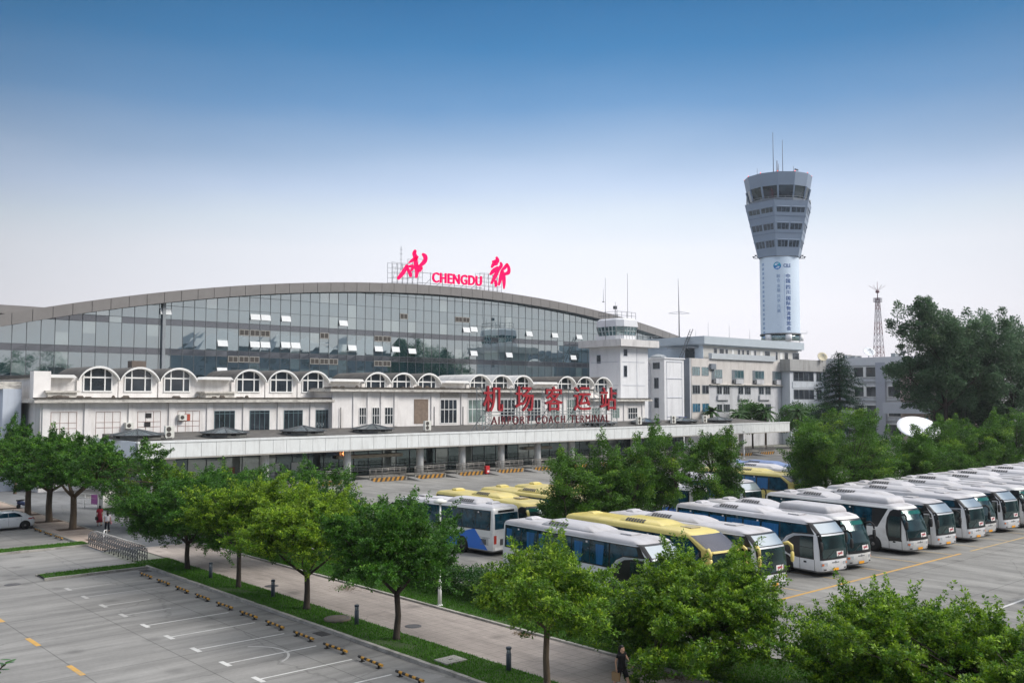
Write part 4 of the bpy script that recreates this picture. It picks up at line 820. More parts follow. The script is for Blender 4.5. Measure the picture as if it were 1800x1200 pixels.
def condenser(x, y, z, label, w_=1.0, h_=1.35):
    t = thing('condenser', (x, y, z), label, 'air conditioner', 'outdoor air-conditioning units on the canopy roof')
    MB().box(-w_ / 2, w_ / 2, -.2, .25, .1, h_).box(-w_ / 2 + .1, -w_ / 2 + .2, -.2, .2, 0, .1).box(w_ / 2 - .2, w_ / 2 - .1, -.2, .2, 0, .1).build('casing', AC_W, t, local=True)
    for zc in (.42, 1.0): MB().lathe([(.27, -.02), (.27, .0)], (0, 0, 0), 14).build('fan_grille', mat('fan_dark', (70, 66, 62), .7), t, local=True).matrix_local = Matrix.Translation((-.12, -.215, zc * h_ / 1.35)) @ Matrix.Rotation(math.pi / 2, 4, 'X')
for x, lb in ((41.8, 'white twin-fan condenser beside the leftmost skylight'), (77.3, 'white twin-fan condenser in front of the brown door'), (121.1, 'white twin-fan condenser at the end of the red sign'), (130.1, 'white twin-fan condenser below the tall white annex'), (139.0, 'white twin-fan condenser nearest the right end of the canopy')): condenser(x, 103.6, 5.85, lb)
for x, z, lb in ((40.3, 6.75, 'small condenser on the wall above the first skylight'), (46.6, 7.6, 'small condenser beside the red panel')): 
    t = thing('condenser', (x, YW - .45, z), lb, 'air conditioner'); MB().box(-.45, .45, -.2, .4, 0, .7).build('casing', AC_W, t, local=True); MB().lathe([(.24, -.02), (.24, 0)], (0, 0, 0), 12).build('fan_grille', mat('fan_dark', (70, 66, 62), .7), t, local=True).matrix_local = Matrix.Translation((-.1, -.215, .35)) @ Matrix.Rotation(math.pi / 2, 4, 'X')

# ------------------------------------------------------------------ hall under the canopy: glass front
sh = thing('waiting_hall', (90, 105, 0), 'glass-fronted waiting hall in the shade under the white canopy', 'hall')
g_ = MB(); rnd = random.Random(12); x = 38.0
PALE = glass_mat('pale_shop_panel', (120, 128, 122), .25, (.8, .88, .86))
while x < 133:
    w_ = 2.2; mi = 1 if (44 < x < 50.5 or rnd.random() < .16) else 0
    g_.quad((x, 105, .35), (x + w_ - .05, 105, .35), (x + w_ - .05, 105, 4.2), (x, 105, 4.2), mi); x += w_
g_.build('glass_front', [SHOPGLASS, PALE], sh)
f_ = MB(); x = 38.0
while x < 134: f_.box(x - .06, x + .01, 104.93, 104.995, .3, 4.2); x += 2.2
f_.box(38, 133, 104.9, 105.1, .1, .35); f_.box(38, 133, 104.94, 104.99, 3.3, 3.38)
f_.build('frame', DARKSTEEL, sh)
for a, b_ in ((63.9, 73.7), (96.2, 101.5)): MB().box(a, b_, 104.2, 104.9, 2.55, 2.95).build('beam', mat('beige_beam', (186, 176, 158), .6), sh)
for x, m_ in ((54.0, PANEL_W), (57.6, PANEL_W), (55.4, mat('poster_white', (230, 232, 232), .5))): MB().box(x, x + (1.3 if m_ is PANEL_W else .6), 104.86, 104.9, .5 if m_ is PANEL_W else 1.5, 2.4).build('notice_panel', m_, sh)
MB().box(49.4, 50.2, 104.86, 104.9, .4, 2.2).build('notice_panel', mat('orange_panel', (150, 92, 60), .6), sh)
lamp = thing('lit_sign', (64.9, 104.6, 3.25), 'small glowing orange sign hung inside the waiting hall', 'sign')
lm = MB(); lm.box(-.14, .02, -.03, .03, -.45, .5).box(-.42, -.14, -.03, .03, .3, .5).box(-.3, -.14, -.03, .03, -.1, .02); lm.build('lit_tube', mat('sign_glow', (255, 170, 110), .5, 0, emit=((255, 150, 90), 2.2)), lamp, local=True)
MB().tube([(-.06, 0, .5), (-.06, 0, .95)], .02, 5).build('hanger', DARKSTEEL, lamp, local=True)
# boarding platform with striped noses, railings and ramps
pf = MB(); pf.box(37.5, 133, 101.9, 105.0, -.01, .3); pf.build('boarding_platform', mat('platform_concrete', (150, 148, 142), .85, .2, 1), None)['kind'] = 'structure'
GR_RL = 'steel boarding railings with striped kerbs under the canopy'
bays = [(57.5, 60.9), (64.6, 70.2), (71.4, 76.4), (78.2, 83.2), (85.0, 90.2), (91.8, 96.6), (98.4, 103.4), (105.2, 110.4), (112.2, 117.4), (119.2, 124.4), (133, 139), (141, 146), (148, 153)]
names_b = ['leftmost bay railing, half hidden by trees', 'bay railing under the glowing orange sign', 'bay railing right of the second clear column', 'bay railing left of the red box', 'bay railing right of the red box', 'bay railing left of the slender trees', 'bay railing behind the left slender tree', 'bay railing behind the slender trees, middle one', 'bay railing behind the right slender trees', 'bay railing above the rear yellow coach', 'bay railing beneath the far canopy end', 'second bay railing beneath the far canopy end', 'last bay railing before the broad dark tree']
STRIPE = [mat('black_stripe', (70, 64, 54), .8, .3, 3), mat('yellow_stripe', (180, 130, 52), .8, .35, 3)]
for (a, b_), lb in zip(bays, names_b):
    t = thing('boarding_railing', ((a + b_) / 2, 98.6, 0), lb, 'railing', GR_RL); k_ = MB(); y = 98.2
    n_ = int((b_ - a) / .34); d_ = (b_ - a) / n_
    k_.box(a, b_, y + .05, 101.9, 0.0, .52, 0)
    for i in range(n_): k_.add([(a + i * d_, y, .01), (a + (i + 1) * d_, y, .01), (a + (i + 1) * d_ + .25, y, .5), (a + i * d_ + .25, y, .5)], [(0, 1, 2, 3)], 1 + i % 2) if i < n_ - 1 else None
    k_.build('striped_kerb', [mat('kerb_top', (140, 138, 132), .85)] + STRIPE, t)
    r_ = MB()
    for z in (.62, 1.02, 1.42, 1.62): r_.tube([(a + .1, y + .2, z), (b_ - .1, y + .2, z)], .045 if z > 1.3 else .03, 6)
    n2 = int((b_ - a) / .85)
    for i in range(n2 + 1): x = a + .1 + (b_ - a - .2) * i / n2; r_.tube([(x, y + .2, .52), (x, y + .2, 1.62)], .035, 6)
    for i in range(int((b_ - a) / .17)): x = a + .1 + .17 * i; r_.bar((x, y + .2, .62), (x, y + .2, 1.42), .034)
    r_.build('steel_rail', mat('rail_steel', (138, 134, 128), .4, .1, metal=.4), t)
for (a, b_), k in zip(bays[:-1], range(12)):
    x = b_ + .15; rp = MB(); w_ = max(.8, bays[k + 1][0] - b_ - .3)
    rp.add([(x, 95.5, .0), (x + w_, 95.5, .0), (x + w_, 98.6, .36), (x, 98.6, .36), (x, 98.6, 0), (x + w_, 98.6, 0)], [(0, 1, 2, 3), (0, 3, 4), (1, 5, 2), (3, 2, 5, 4)])
    o = rp.build('ramp', mat('ramp_concrete', (128, 127, 124), .85, .2, 2)); o['kind'] = 'structure'
lr = thing('hand_railing', (90, 103.2, .3), 'long pale handrail running behind the columns under the canopy', 'railing'); r_ = MB()
for z in (.75, 1.15): r_.tube([(44, 103.2, .3 + z), (132, 103.2, .3 + z)], .05, 6)
for i in range(45): r_.tube([(44 + 2 * i, 103.2, .3), (44 + 2 * i, 103.2, 1.45)], .035, 5)
r_.build('steel_rail', STEEL, lr)
t = thing('red_box', (83.2, 98.0, 0), 'red fire equipment box standing at the bays', 'box'); MB().box(-.3, .3, -.2, .2, .1, 1.15).build('cabinet', mat('fire_red', (190, 36, 40), .5), t, local=True); MB().box(-.14, .2, -.215, -.203, .3, .55).build('label_plate', WHITE_TRIM, t, local=True); MB().box(-.26, .26, -.17, .17, 0, .1).build('plinth', DARKSTEEL, t, local=True)

# ------------------------------------------------------------------ red coach terminal sign
cs = thing('coach_sign', (98.5, 100.6, 5.6), 'big red Chinese characters over smaller English words on a steel frame', 'sign'); YR = 100.6
for ch, (pa, pb, yt, yb_) in zip('机场客运站', ((848, 882, 679, 723), (904.5, 935.5, 679, 722), (957, 986.5, 681, 722), (1007.5, 1036, 681, 720), (1054, 1081, 681, 719))):
    xa, za = ony(pa, yb_, YR); xb, zb = ony(pb, yt, YR); za = 8.42; zb = 11.95
    m_ = shift(text_mb(ch, zb - za, .3, 0, 1, bold=.014, width=xb - xa), xa, YR - .3, za); m_.build('character', [RED, RED_SIDE], cs)
xx = 86.6
for wd, (pa, pb) in zip(('AIRPORT', 'COACH', 'TERMINAL'), ((863, 931.5), (941, 992.5), (1002, 1070))):
    xa, _ = ony(pa, 738, YR); xb, _ = ony(pb, 738, YR); m_ = shift(text_mb(wd, 1.15, .16, 0, 1, bold=.0, width=xb - xa, char_gap=1.25), xa, YR - .16, 6.55); m_.build('lettering', [RED_SIDE, RED_SIDE], cs)
fr = MB()
for xa in (84.6, 86.2, 91.0, 92.2, 93.9, 97.2, 98.6, 100.4, 102.8, 104.3, 106.2, 108.4, 110.0, 112.4):
    for yy in (YR + .1, YR + 1.3): fr.bar((xa, yy, 5.4), (xa, yy, 11.8), .11)
    for k in range(9): fr.bar((xa, YR + .1, 5.6 + .7 * k), (xa, YR + 1.3, 5.6 + .7 * (k + 1)), .05)
for a, b_ in ((84.6, 86.2), (91.0, 92.2), (97.2, 98.6), (102.8, 104.3), (108.4, 110.0)):
    for k in range(8): z = 5.7 + .8 * k; fr.bar((a, YR + .1, z), (b_, YR + .1, z + .8), .05); fr.bar((a, YR + .1, z), (b_, YR + .1, z), .06)
for z in (6.5, 7.85, 8.3): fr.bar((84.6, YR + .1, z), (112.4, YR + .1, z), .08)
for x in (84.2, 89.5, 96.0, 101.8, 107.2): fr.bar((x - 1.6, YR + .15, 5.7), (x + 3.4, YR + .9, 10.4), .13, 1)
fr.build('steel_frame', [mat('sign_frame_grey', (150, 156, 156), .55), DARKSTEEL], cs)
# ================================================================== OLD WHITE CONTROL TOWER
ot = thing('old_tower', (136.7, 122, 0), 'short old white tower with a small glazed lookout cab and roof aerials', 'tower')
A0, A1, B0, B1 = 132.8, 140.7, 118.0, 126.0
b = MB(); b.box(A0, A1, B0, B1, 0, 19.9); b.box(A0 + .9, A1 - 2.4, B0 + .9, B1 - .9, 21.2, 22.4, 0); b.build('shaft', W_TOWER, ot)
b = MB(); b.box(A0 - 1.5, A1 + 1.6, B0 - 1.5, B1 + 1.5, 19.9, 21.2); b.build('gallery', mat('gallery_concrete', (212, 210, 208), .8, .06, .6, dirt=((150, 148, 146), .7, .8, (1, 1, .2))), ot)
b = MB()
for z in (17.0, 12.6, 8.2): b.box(A0 + .5, A0 + 6.9, B0 - .05, B0 - .002, z, z + .1); b.box(A0 - .05, A0 - .002, B0 + .5, B1 - .5, z, z + .1)
b.box(A0 + 4.6, A0 + 4.68, B0 - .05, B0 - .002, 3, 19.8); b.build('string_course', mat('tower_trim', (190, 194, 202), .7), ot)
def dark_win(par, x0, x1, z0, z1, y, name='window'):
    f = MB(); f.box(x0 - .07, x1 + .07, y - .05, y - .002, z1, z1 + .09).box(x0 - .07, x1 + .07, y - .09, y - .002, z0 - .12, z0 - .03).box(x0 - .07, x0, y - .05, y - .002, z0 - .03, z1).box(x1, x1 + .07, y - .05, y - .002, z0 - .03, z1)
    f = f.build(name, mat('tower_trim', (190, 194, 202), .7), par); q = MB(); q.quad((x0, y - .01, z0 - .03), (x1, y - .01, z0 - .03), (x1, y - .01, z1), (x0, y - .01, z1)); q = q.build('pane', DARKGLASS, par); q.parent = f
def dark_win_x(par, y0, y1, z0, z1, x, name='window'):
    f = MB(); f.box(x - .05, x - .002, y0 - .07, y1 + .07, z1, z1 + .09).box(x - .09, x - .002, y0 - .07, y1 + .07, z0 - .12, z0 - .03).box(x - .05, x - .002, y0 - .07, y0, z0 - .03, z1).box(x - .05, x - .002, y1, y1 + .07, z0 - .03, z1)
    f = f.build(name, mat('tower_trim', (190, 194, 202), .7), par); q = MB(); q.quad((x - .01, y1, z0 - .03), (x - .01, y0, z0 - .03), (x - .01, y0, z1), (x - .01, y1, z1)); q = q.build('pane', DARKGLASS, par); q.parent = f
dark_win(ot, 133.7, 134.7, 18.2, 19.4, B0); dark_win(ot, 133.7, 134.6, 14.3, 16.3, B0)
for z in (16.9, 12.5): dark_win_x(ot, 123.0, 124.0, z, z + 1.5, A0)
dark_win_x(ot, 118.9, 120.6, 9.9, 11.9, A0)
def octring(cx, cy, hx, hy, ch, z): return [(cx - hx + ch, cy - hy, z), (cx + hx - ch, cy - hy, z), (cx + hx, cy - hy + ch, z), (cx + hx, cy + hy - ch, z), (cx + hx - ch, cy + hy, z), (cx - hx + ch, cy + hy, z), (cx - hx, cy + hy - ch, z), (cx - hx, cy - hy + ch, z)]
cx, cy = 135.9, 121.6
b = MB(); b.loft([octring(cx, cy, 2.6, 3.1, 1.0, 21.2), octring(cx, cy, 2.6, 3.1, 1.0, 22.1)]); b.build('cab_base', W_TOWER, ot)
b = MB(); b.loft([octring(cx, cy, 2.6, 3.1, 1.0, 22.1), octring(cx, cy, 2.95, 3.45, 1.1, 23.75)], 0, False); cab = b.build('cab_glazing', TEALGLASS, ot)
b = MB(); r0_, r1_ = octring(cx, cy, 2.63, 3.13, 1.0, 22.1), octring(cx, cy, 2.98, 3.48, 1.1, 23.75)
for i in range(8):
    j = (i + 1) % 8; nn = 4 if i in (0, 4) else (1 if i % 2 else 5)
    for k in range(nn + 1): q = k / nn; b.bar(Vector(r0_[i]).lerp(Vector(r0_[j]), q), Vector(r1_[i]).lerp(Vector(r1_[j]), q), .2)
    b.bar(Vector(r0_[i]).lerp(Vector(r1_[i]), .5), Vector(r0_[j]).lerp(Vector(r1_[j]), .5), .08)
q = b.build('cab_frame', mat('cab_frame_grey', (186, 196, 196), .6), ot); q.parent = cab
b = MB(); b.loft([octring(cx, cy, 3.1, 3.6, 1.1, 23.75), octring(cx, cy, 2.95, 3.45, 1.1, 25.0), octring(cx, cy, 2.5, 3.0, 1.0, 25.35)]); b.build('cab_roof', mat('cab_roof_white', (210, 212, 216), .6, .08, .8), ot)
b = MB()
for x in (133.2, 134.6, 136.0, 137.4, 138.6): b.bar((x, 119.2, 25.2), (x, 119.2, 26.6), .06); b.bar((x, 123.8, 25.2), (x, 123.8, 26.6), .06)
for z in (25.9, 26.6): b.bar((133.2, 119.2, z), (138.6, 119.2, z), .05); b.bar((133.2, 123.8, z), (138.6, 123.8, z), .05); b.bar((133.2, 119.2, z), (133.2, 123.8, z), .05)
for x, z, y in ((132.0, 33, 121), (137.2, 34.2, 120), (134.8, 28.6, 121), (136.4, 28.2, 122), (133.6, 27.6, 120)): b.tube([(x, y, 21 if x < 132.5 else 25), (x, y, z)], [.05, .03], 5)
b.box(134.4, 135.1, 120.8, 121.2, 27.2, 27.8); b.build('aerials', DARKSTEEL, ot)
b = MB()
for k in range(14): b.bar((131.4 + .8 * k, 116.6, 21.2), (131.4 + .8 * k, 116.6, 22.0), .05)
b.bar((131.4, 116.6, 22.0), (142.2, 116.6, 22.0), .05); b.build('gallery_rail', GREYSTEEL, ot)
# annex: lower white blocks beside the tower
an = thing('white_annex', (146, 121, 0), 'white four-storey annex block stuck to the old tower', 'building')
b = MB(); b.box(144.6, 150.7, 117.2, 124, 0, 17.9); b.box(140.702, 144.598, 120.6, 126, 0, 17.0); b.box(144.4, 150.9, 117.0, 124.2, 17.9, 18.15); b.build('wall', W_TOWER, an)
b = MB()
for z in (14.0, 10.3, 6.6, 17.3): b.box(145.3, 150.1, 117.12, 117.198, z, z + .14); b.box(140.9, 144.4, 120.53, 120.598, z - .3, z - .16)
b.box(145.3, 145.36, 117.14, 117.198, 5.5, 17.3); b.box(150.04, 150.1, 117.14, 117.198, 5.5, 17.3); b.build('string_course', mat('tower_trim', (190, 194, 202), .7), an)
for z0, z1 in ((12.2, 14.2), (8.4, 10.3), (5.4, 6.3)): dark_win_x(an, 118.6, 119.7, z0, z1, 144.6)
dark_win_x(an, 118.3, 120.0, 16.0, 17.2, 144.6); dark_win(an, 141.3, 142.4, 16.0, 16.9, 120.6)
b = MB(); b.lathe([(1.6, 18.15), (1.6, 18.5), (.9, 18.9), (.1, 19.0)], (147.5, 121, 0), 12, sm=False); b.build('roof_dome', GREYSTEEL, an)
t = thing('blue_box', (144.3, 112.6, 6.1), 'small blue box on the roof in front of the annex', 'box'); MB().box(-.75, .75, -.3, .3, 0, .5).build('body', mat('blue_plastic', (70, 92, 180), .5), t, local=True); MB().box(-.8, .8, -.34, .34, .5, .58).build('lid', mat('blue_lid', (60, 80, 160), .5), t, local=True)

# ================================================================== GREY OFFICE BUILDING (L-shaped)
gb = thing('office_building', (175, 117.8, 0), 'four-storey grey tiled office building with a pale penthouse floor', 'building'); YB = 117.8
def xb(px): return ony(px, 660, YB)[0]
b = MB(); b.box(153.3, 202.6, YB, 146, 0, 18.3); b.build('wall', GREY_TILE, gb)
b = MB(); b.box(153.8, xb(1372), YB - .08, YB - .002, 12.95, 18.3); b.box(153.8, xb(1246), YB - .08, YB - .002, 3, 12.94); b.build('tile_panel', BEIGE_TILE, gb)
b = MB(); b.box(153.2, 153.298, YB - .05, 146, 0, 18.3); b.build('side_wall', GREY_TILE_D, gb)  # left face's shade painted as a darker tile than the front
rails = MB(); rails.box(xb(1248), xb(1360), YB - .5, YB + .3, 18.31, 19.5); 
for i in range(60): x = xb(1248) + (xb(1360) - xb(1248)) * i / 60; rails.box(x - .03, x + .03, YB - .53, YB - .501, 18.31, 19.5)
rails.build('parapet_screen', mat('silver_screen', (196, 202, 206), .4, .08), gb)
# penthouse
b = MB(); b.box(159.4, 195.5, YB + 1.2, 150, 18.3, 21.1); b.build('penthouse_wall', mat('penthouse_beige', (192, 191, 186), .7, .05, .5), gb)
b = MB(); b.box(159.0, 196.2, YB + .6, 150.5, 21.1, 21.35); b.box(158.6, 196.6, YB + .2, 151, 21.35, 23.0); b.build('penthouse_roof', PENT, gb)
b = MB(); b.box(159.3, 159.398, YB + 1.1, 150, 18.3, 21.1); b.build('penthouse_side', mat('shaded_penthouse_wall', (184, 196, 206), .6, .05), gb)  # bluish shade of the left face put into its wall colour
def yb_(px): return ony(px, 620, YB + 1.2)[0]
for i, (a, c_) in enumerate(((1255, 1260), (1265, 1272), (1275.5, 1279), (1297, 1300.5), (1304.5, 1307.5), (1312.5, 1316.5), (1326, 1328.5), (1344.5, 1353), (1363.5, 1366.5), (1379, 1385), (1393, 1404))): dark_win(gb, yb_(a), yb_(c_), 18.9, 20.6, YB + 1.2)
for a in (1286, 1320, 1336, 1371): MB().box(yb_(a), yb_(a + 4), YB + 1.15, YB + 1.198, 18.8, 20.6).build('pale_panel', WHITE_TRIM, gb)
dark_win_x(gb, 121, 123.5, 18.4, 20.6, 159.3, 'side_door')
b = MB(); b.box(157.6, 159.3, 120, 127, 20.7, 20.85); b.build('side_awning', GREYSTEEL, gb)
# windows of the main front
def big_win(x0, x1, z0, z1, y, par, glass=TEALGLASS, nx=2):
    window(x0, x1, z0, z1, y, nx, 1, glass, mat('aluminium_frame', (150, 156, 158), .5), .1, parent=par)
for z0, z1, g_ in ((14.8, 16.6, TEALGLASS), (11.1, 12.9, DARKGLASS), (7.4, 9.2, glass_mat('blue_window_glass', (58, 110, 142), .25))):
    big_win(xb(1216), xb(1229.6), z0, z1, YB - .09, gb, g_, 3); big_win(xb(1233), xb(1245), z0, z1, YB - .09, gb, g_, 2)
def recess(px0, px1, z0, z1, glass, ac):
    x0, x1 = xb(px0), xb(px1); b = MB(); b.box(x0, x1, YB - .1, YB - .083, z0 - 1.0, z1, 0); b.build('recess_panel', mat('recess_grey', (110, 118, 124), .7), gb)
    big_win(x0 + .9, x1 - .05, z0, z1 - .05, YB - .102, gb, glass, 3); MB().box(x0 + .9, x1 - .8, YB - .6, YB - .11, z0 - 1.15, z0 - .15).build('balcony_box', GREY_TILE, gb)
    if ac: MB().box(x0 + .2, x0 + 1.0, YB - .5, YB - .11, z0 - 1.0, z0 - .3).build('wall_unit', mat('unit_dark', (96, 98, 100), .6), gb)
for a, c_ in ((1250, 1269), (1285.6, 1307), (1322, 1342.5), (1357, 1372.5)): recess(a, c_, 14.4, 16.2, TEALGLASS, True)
MB().box(xb(1246), xb(1374), YB - .55, YB - .11, 12.93, 13.12).build('ledge', CORN, gb)
MB().box(xb(1246.5), xb(1255), YB - .6, YB - .1, 16.2, 17.3).build('box_bracket', GREY_TILE_D, gb)
for a, c_ in ((1259.5, 1284.5), (1297, 1321.5), (1333, 1356.5)):
    for z0, z1 in ((11.0, 12.7), (7.3, 9.0)):
        big_win(xb(a), xb(a + 9), z0, z1, YB - .02, gb, DARKGLASS, 2); big_win(xb(a + 11.5), xb(c_ - 2.5), z0, z1, YB - .02, gb, DARKGLASS, 3)
        MB().box(xb(a), xb(c_ - 5), YB - .4, YB - .022, z0 - 1.15, z0 - .1).build('balcony_box', GREY_TILE, gb)
# glazed corner bay with ribbon windows
b = MB(); bx0, bx1 = xb(1373), xb(1433)
b.box(bx0, bx1, YB - 2.2, YB - .1, 0, 18.6); b.build('corner_bay', mat('bay_tile', (194, 199, 205), .65, .06, .5), gb)
MB().box(bx0 - .6, bx1 + .3, YB - 2.7, YB - .1, 16.3, 18.9).build('bay_parapet', mat('stained_tile', (162, 162, 160), .8, .1, .6, dirt=((104, 100, 94), .8, .6, (1, 1, .2))), gb)
for z0, z1 in ((14.0, 16.1), (9.9, 12.2)):
    big_win(bx0 + 1.4, xb(1415), z0, z1, YB - 2.21, gb, DARKGLASS, 4); big_win(xb(1419.5), xb(1428.5), z0, z1, YB - 2.21, gb, DARKGLASS, 2)
    MB().box(bx0 + .9, bx1 - .5, YB - 2.32, YB - 2.205, z0 - 1.5, z0 - .1).build('spandrel', mat('pale_spandrel', (190, 196, 202), .6), gb)
# wing coming forward on the right
XW = 202.6
wg = thing('office_wing', (XW, 106, 0), 'three-storey grey office wing with dishes and cabinets on its roof', 'building')
b = MB(); b.box(XW, 224, 93.4, YB - .01, 0, 17.6); b.build('wall', GREY_TILE, wg)
MB().box(XW - .3, 224, 93.2, YB - .01, 17.6, 19.4).build('parapet', mat('wing_parapet', (206, 208, 212), .7, .06, .5), wg)
def yw(px): return onx(px, 660, XW)[0]
MB().box(XW - .35, XW - .301, yw(1557), yw(1540), 0, 18.2).box(XW - .35, XW - .301, yw(1490), yw(1445), 0, 18.0).build('dark_pier', mat('pier_grey', (164, 168, 178), .6, .06), wg)
def ribbon(pa, pb, z0, z1):
    y1_, y0_ = yw(pa), yw(pb); f = MB(); f.box(XW - .2, XW - .002, y0_, y1_, z0 - .12, z0); f.box(XW - .2, XW - .002, y0_, y1_, z1, z1 + .12)
    m_ = (y0_ + y1_) / 2; f.box(XW - .3, XW - .002, m_ - .3, m_ + .3, z0, z1); f.box(XW - .12, XW - .002, y0_, y0_ + .1, z0, z1); f.box(XW - .12, XW - .002, y1_ - .1, y1_, z0, z1)
    f = f.build('ribbon_window', WHITE_TRIM, wg); q = MB(); q.quad((XW - .02, y1_, z0), (XW - .02, y0_, z0), (XW - .02, y0_, z1), (XW - .02, y1_, z1)); q = q.build('pane', DARKGLASS, wg); q.parent = f
for z0, z1 in ((15.0, 17.2), (10.6, 12.8), (6.2, 8.6), (2, 4.4)):
    ribbon(1501, 1541, z0, z1); ribbon(1560, 1611, z0, z1); ribbon(1446, 1488, z0, z1)
for z in (13.9, 9.6, 5.2): MB().box(XW - .28, XW - .002, 93.4, 117, z, z + .22).build('string_course', mat('wing_trim', (178, 182, 186), .7), wg)
pk = thing('pink_annex', (198, 86, 0), 'low pinkish block with a grey awning behind the tall trees', 'building')
MB().box(192, 215, 82, 93.1, 0, 15.5).build('wall', mat('pink_render', (190, 170, 164), .8, .08, .6), pk); MB().box(184, 192, 78, 93, 7.2, 9.4).build('awning', mat('awning_grey', (176, 180, 188), .6, .06), pk)
for z in (9.7, 12.4): MB().box(191.6, 191.998, 83, 93, z, z + .25).build('string_course', mat('pink_trim', (146, 128, 126), .8), pk)
for y, z in ((84.5, 10.2), (84.5, 13)): dark_win_x(pk, y, y + 1.1, z, z + 1.5, 192)
# rooftop dishes and cabinets
def dish(px, py, D, r, col, label, zb, rx=-55, rz=None, cat='satellite dish'):
    p = far(px, py, D); t = thing('satellite_dish', (p[0], p[1], zb), label, cat); h = p[2] - zb
    MB().tube([(0, 0, 0), (0, 0, h)], .12, 6).build('mast', GREYSTEEL, t, local=True)
    prof = [(r * q, .32 * r * q * q) for q in (0.02, .25, .5, .75, 1)]; d = MB(); d.lathe(prof + [(r * 1.0, .32 * r + .03), (r * .75, .19 * r + .04), (.02, .04)], (0, 0, 0), 22)
    o = d.build('reflector', col, t, local=True); az = HEAD + math.pi if rz is None else rz
    M = Matrix.Translation((0, 0, h)) @ Matrix.Rotation(az - math.pi / 2, 4, 'Z') @ Matrix.Rotation(R_(rx), 4, 'X'); o.matrix_local = M
    f = MB(); f.tube([(r * .7, 0, .2 * r), (0, 0, r * .9)], .04, 5); f.tube([(-r * .5, r * .5, .2 * r), (0, 0, r * .9)], .04, 5); f.box(-.12, .12, -.12, .12, r * .85, r * 1.0); o2 = f.build('feed', GREYSTEEL, t, local=True); o2.matrix_local = M; return t
dish(1445, 628, 218, 1.15, mat('cream_dish', (206, 196, 168), .6), 'cream dish on the roof left of the cedar tip', 18.5, rx=-62)
dish(1527, 620, 222, 1.35, mat('white_dish', (222, 226, 230), .5), 'white dish on the wing roof beside the lattice mast', 19.4, rx=-50)
dish(1588, 622, 218, .9, mat('dark_dish', (120, 122, 126), .6), 'small dark dish on the wing roof at the edge of the tall tree', 19.4, rx=-40, rz=HEAD + 2.0)
rnd = random.Random(3)
for px, D, w_, h_, lb in ((1487, 222, 1.0, .9, 'small grey cabinet on the wing roof near the cedar'), (1503, 222, 1.6, .7, 'long low cabinet on the wing roof, left of the white dish'), (1572, 218, 1.2, 1.1, 'grey cabinet on the wing roof right of the lattice mast'), (1580, 219, .8, .8, 'tiny cabinet beside the dark dish')):
    p = far(px, 625, D); t = thing('roof_cabinet', (p[0] + .6, p[1], 19.4 if px > 1500 else 19.4), lb, 'cabinet'); MB().box(-w_, w_, -.5, .5, 0, h_).build('casing', GREYSTEEL, t, local=True); MB().box(-w_ - .06, w_ + .06, -.56, .56, h_, h_ + .08).build('lid', CORN, t, local=True)
# large dish lettered, standing behind the trees
p = far(1613, 757, 126); t = thing('satellite_dish', (p[0], p[1], 0), 'very big white lettered dish rising above the broad trees', 'satellite dish')
rD = 2.7; dm = MB(); dm.lathe([(rD * q, .22 * rD * q * q) for q in (0.02, .2, .4, .6, .8, 1)] + [(rD, .22 * rD + .06), (rD * .6, .22 * rD * .36 + .07), (.02, .06)], (0, 0, 0), 40)
Md = Matrix.Translation((0, 0, p[2])) @ Matrix.Rotation(HEAD + math.pi - math.pi / 2 + R_(-6), 4, 'Z') @ Matrix.Rotation(R_(-34), 4, 'X')
Md = Matrix.Translation((0, 0, p[2] - .1)) @ Matrix.Rotation(HEAD - math.pi / 2 - R_(3), 4, 'Z') @ Matrix.Rotation(R_(32), 4, 'X')
o = dm.build('reflector', mat('big_dish_white', (232, 234, 238), .5, .04, .5), t, local=True); o.matrix_local = Md
LB = mat('dish_lettering', (110, 160, 205), .6)
for s_, yy, hh in (('成都双流机场', 1.55, .62), ('CDA', .9, .45)):
    m_ = text_mb(s_, hh, .02, 0, 0); w_ = max(v[0] for v in m_.v); v2 = []
    for x, y, z in m_.v: X = x - w_ / 2; Y = yy + z; r2 = (X * X + Y * Y) / rD ** 2; v2.append((X, Y, .22 * rD * r2 + .05 - y))
    m_.v = v2; q = m_.build('lettering', LB, t, local=True); q.matrix_local = Md
MB().lathe([(.6, 0), (.5, p[2] - 1.2), (.3, p[2] - .2)], (0, 0, 0), 12).build('pedestal', GREYSTEEL, t, local=True)
# lattice mast
p = far(1545, 628, 235); lt = thing('lattice_mast', (p[0], p[1], 0), 'thin dark lattice mast behind the grey wing', 'mast'); b = MB(); zt = far(1545, 517, 235)[2]; z0 = 14.0
def lw(z): return 1.25 - (z - z0) / (zt - z0) * .95
zs = np.linspace(z0, zt - 1.0, 15)
for i, (za, zb) in enumerate(zip(zs[:-1], zs[1:])):
    a, c_ = lw(za), lw(zb); mi = (i // 2) % 2; pa = [(a, a, za), (-a, a, za), (-a, -a, za), (a, -a, za)]; pb = [(c_, c_, zb), (-c_, c_, zb), (-c_, -c_, zb), (c_, -c_, zb)]
    for k in range(4): b.bar(pa[k], pb[k], .11, mi); b.bar(pa[k], pb[(k + 1) % 4], .06, mi); b.bar(pb[k], pb[(k + 1) % 4], .06, mi); b.bar(pa[(k + 1) % 4], pb[k], .06, mi)
b.build('lattice', [mat('mast_red', (120, 92, 96), .6), mat('mast_white', (150, 146, 152), .6)], lt, local=True)
zp = far(1545, 531, 235)[2]; b = MB(); b.box(-.75, .75, -.75, .75, zp, zp + .1)
for k in range(9):
    for sx in (-.75, .75): b.bar((sx, -.75 + .1875 * k, zp), (sx, -.75 + .1875 * k, zp + 1.0), .04); b.bar((-.75 + .1875 * k, sx, zp), (-.75 + .1875 * k, sx, zp + 1.0), .04)
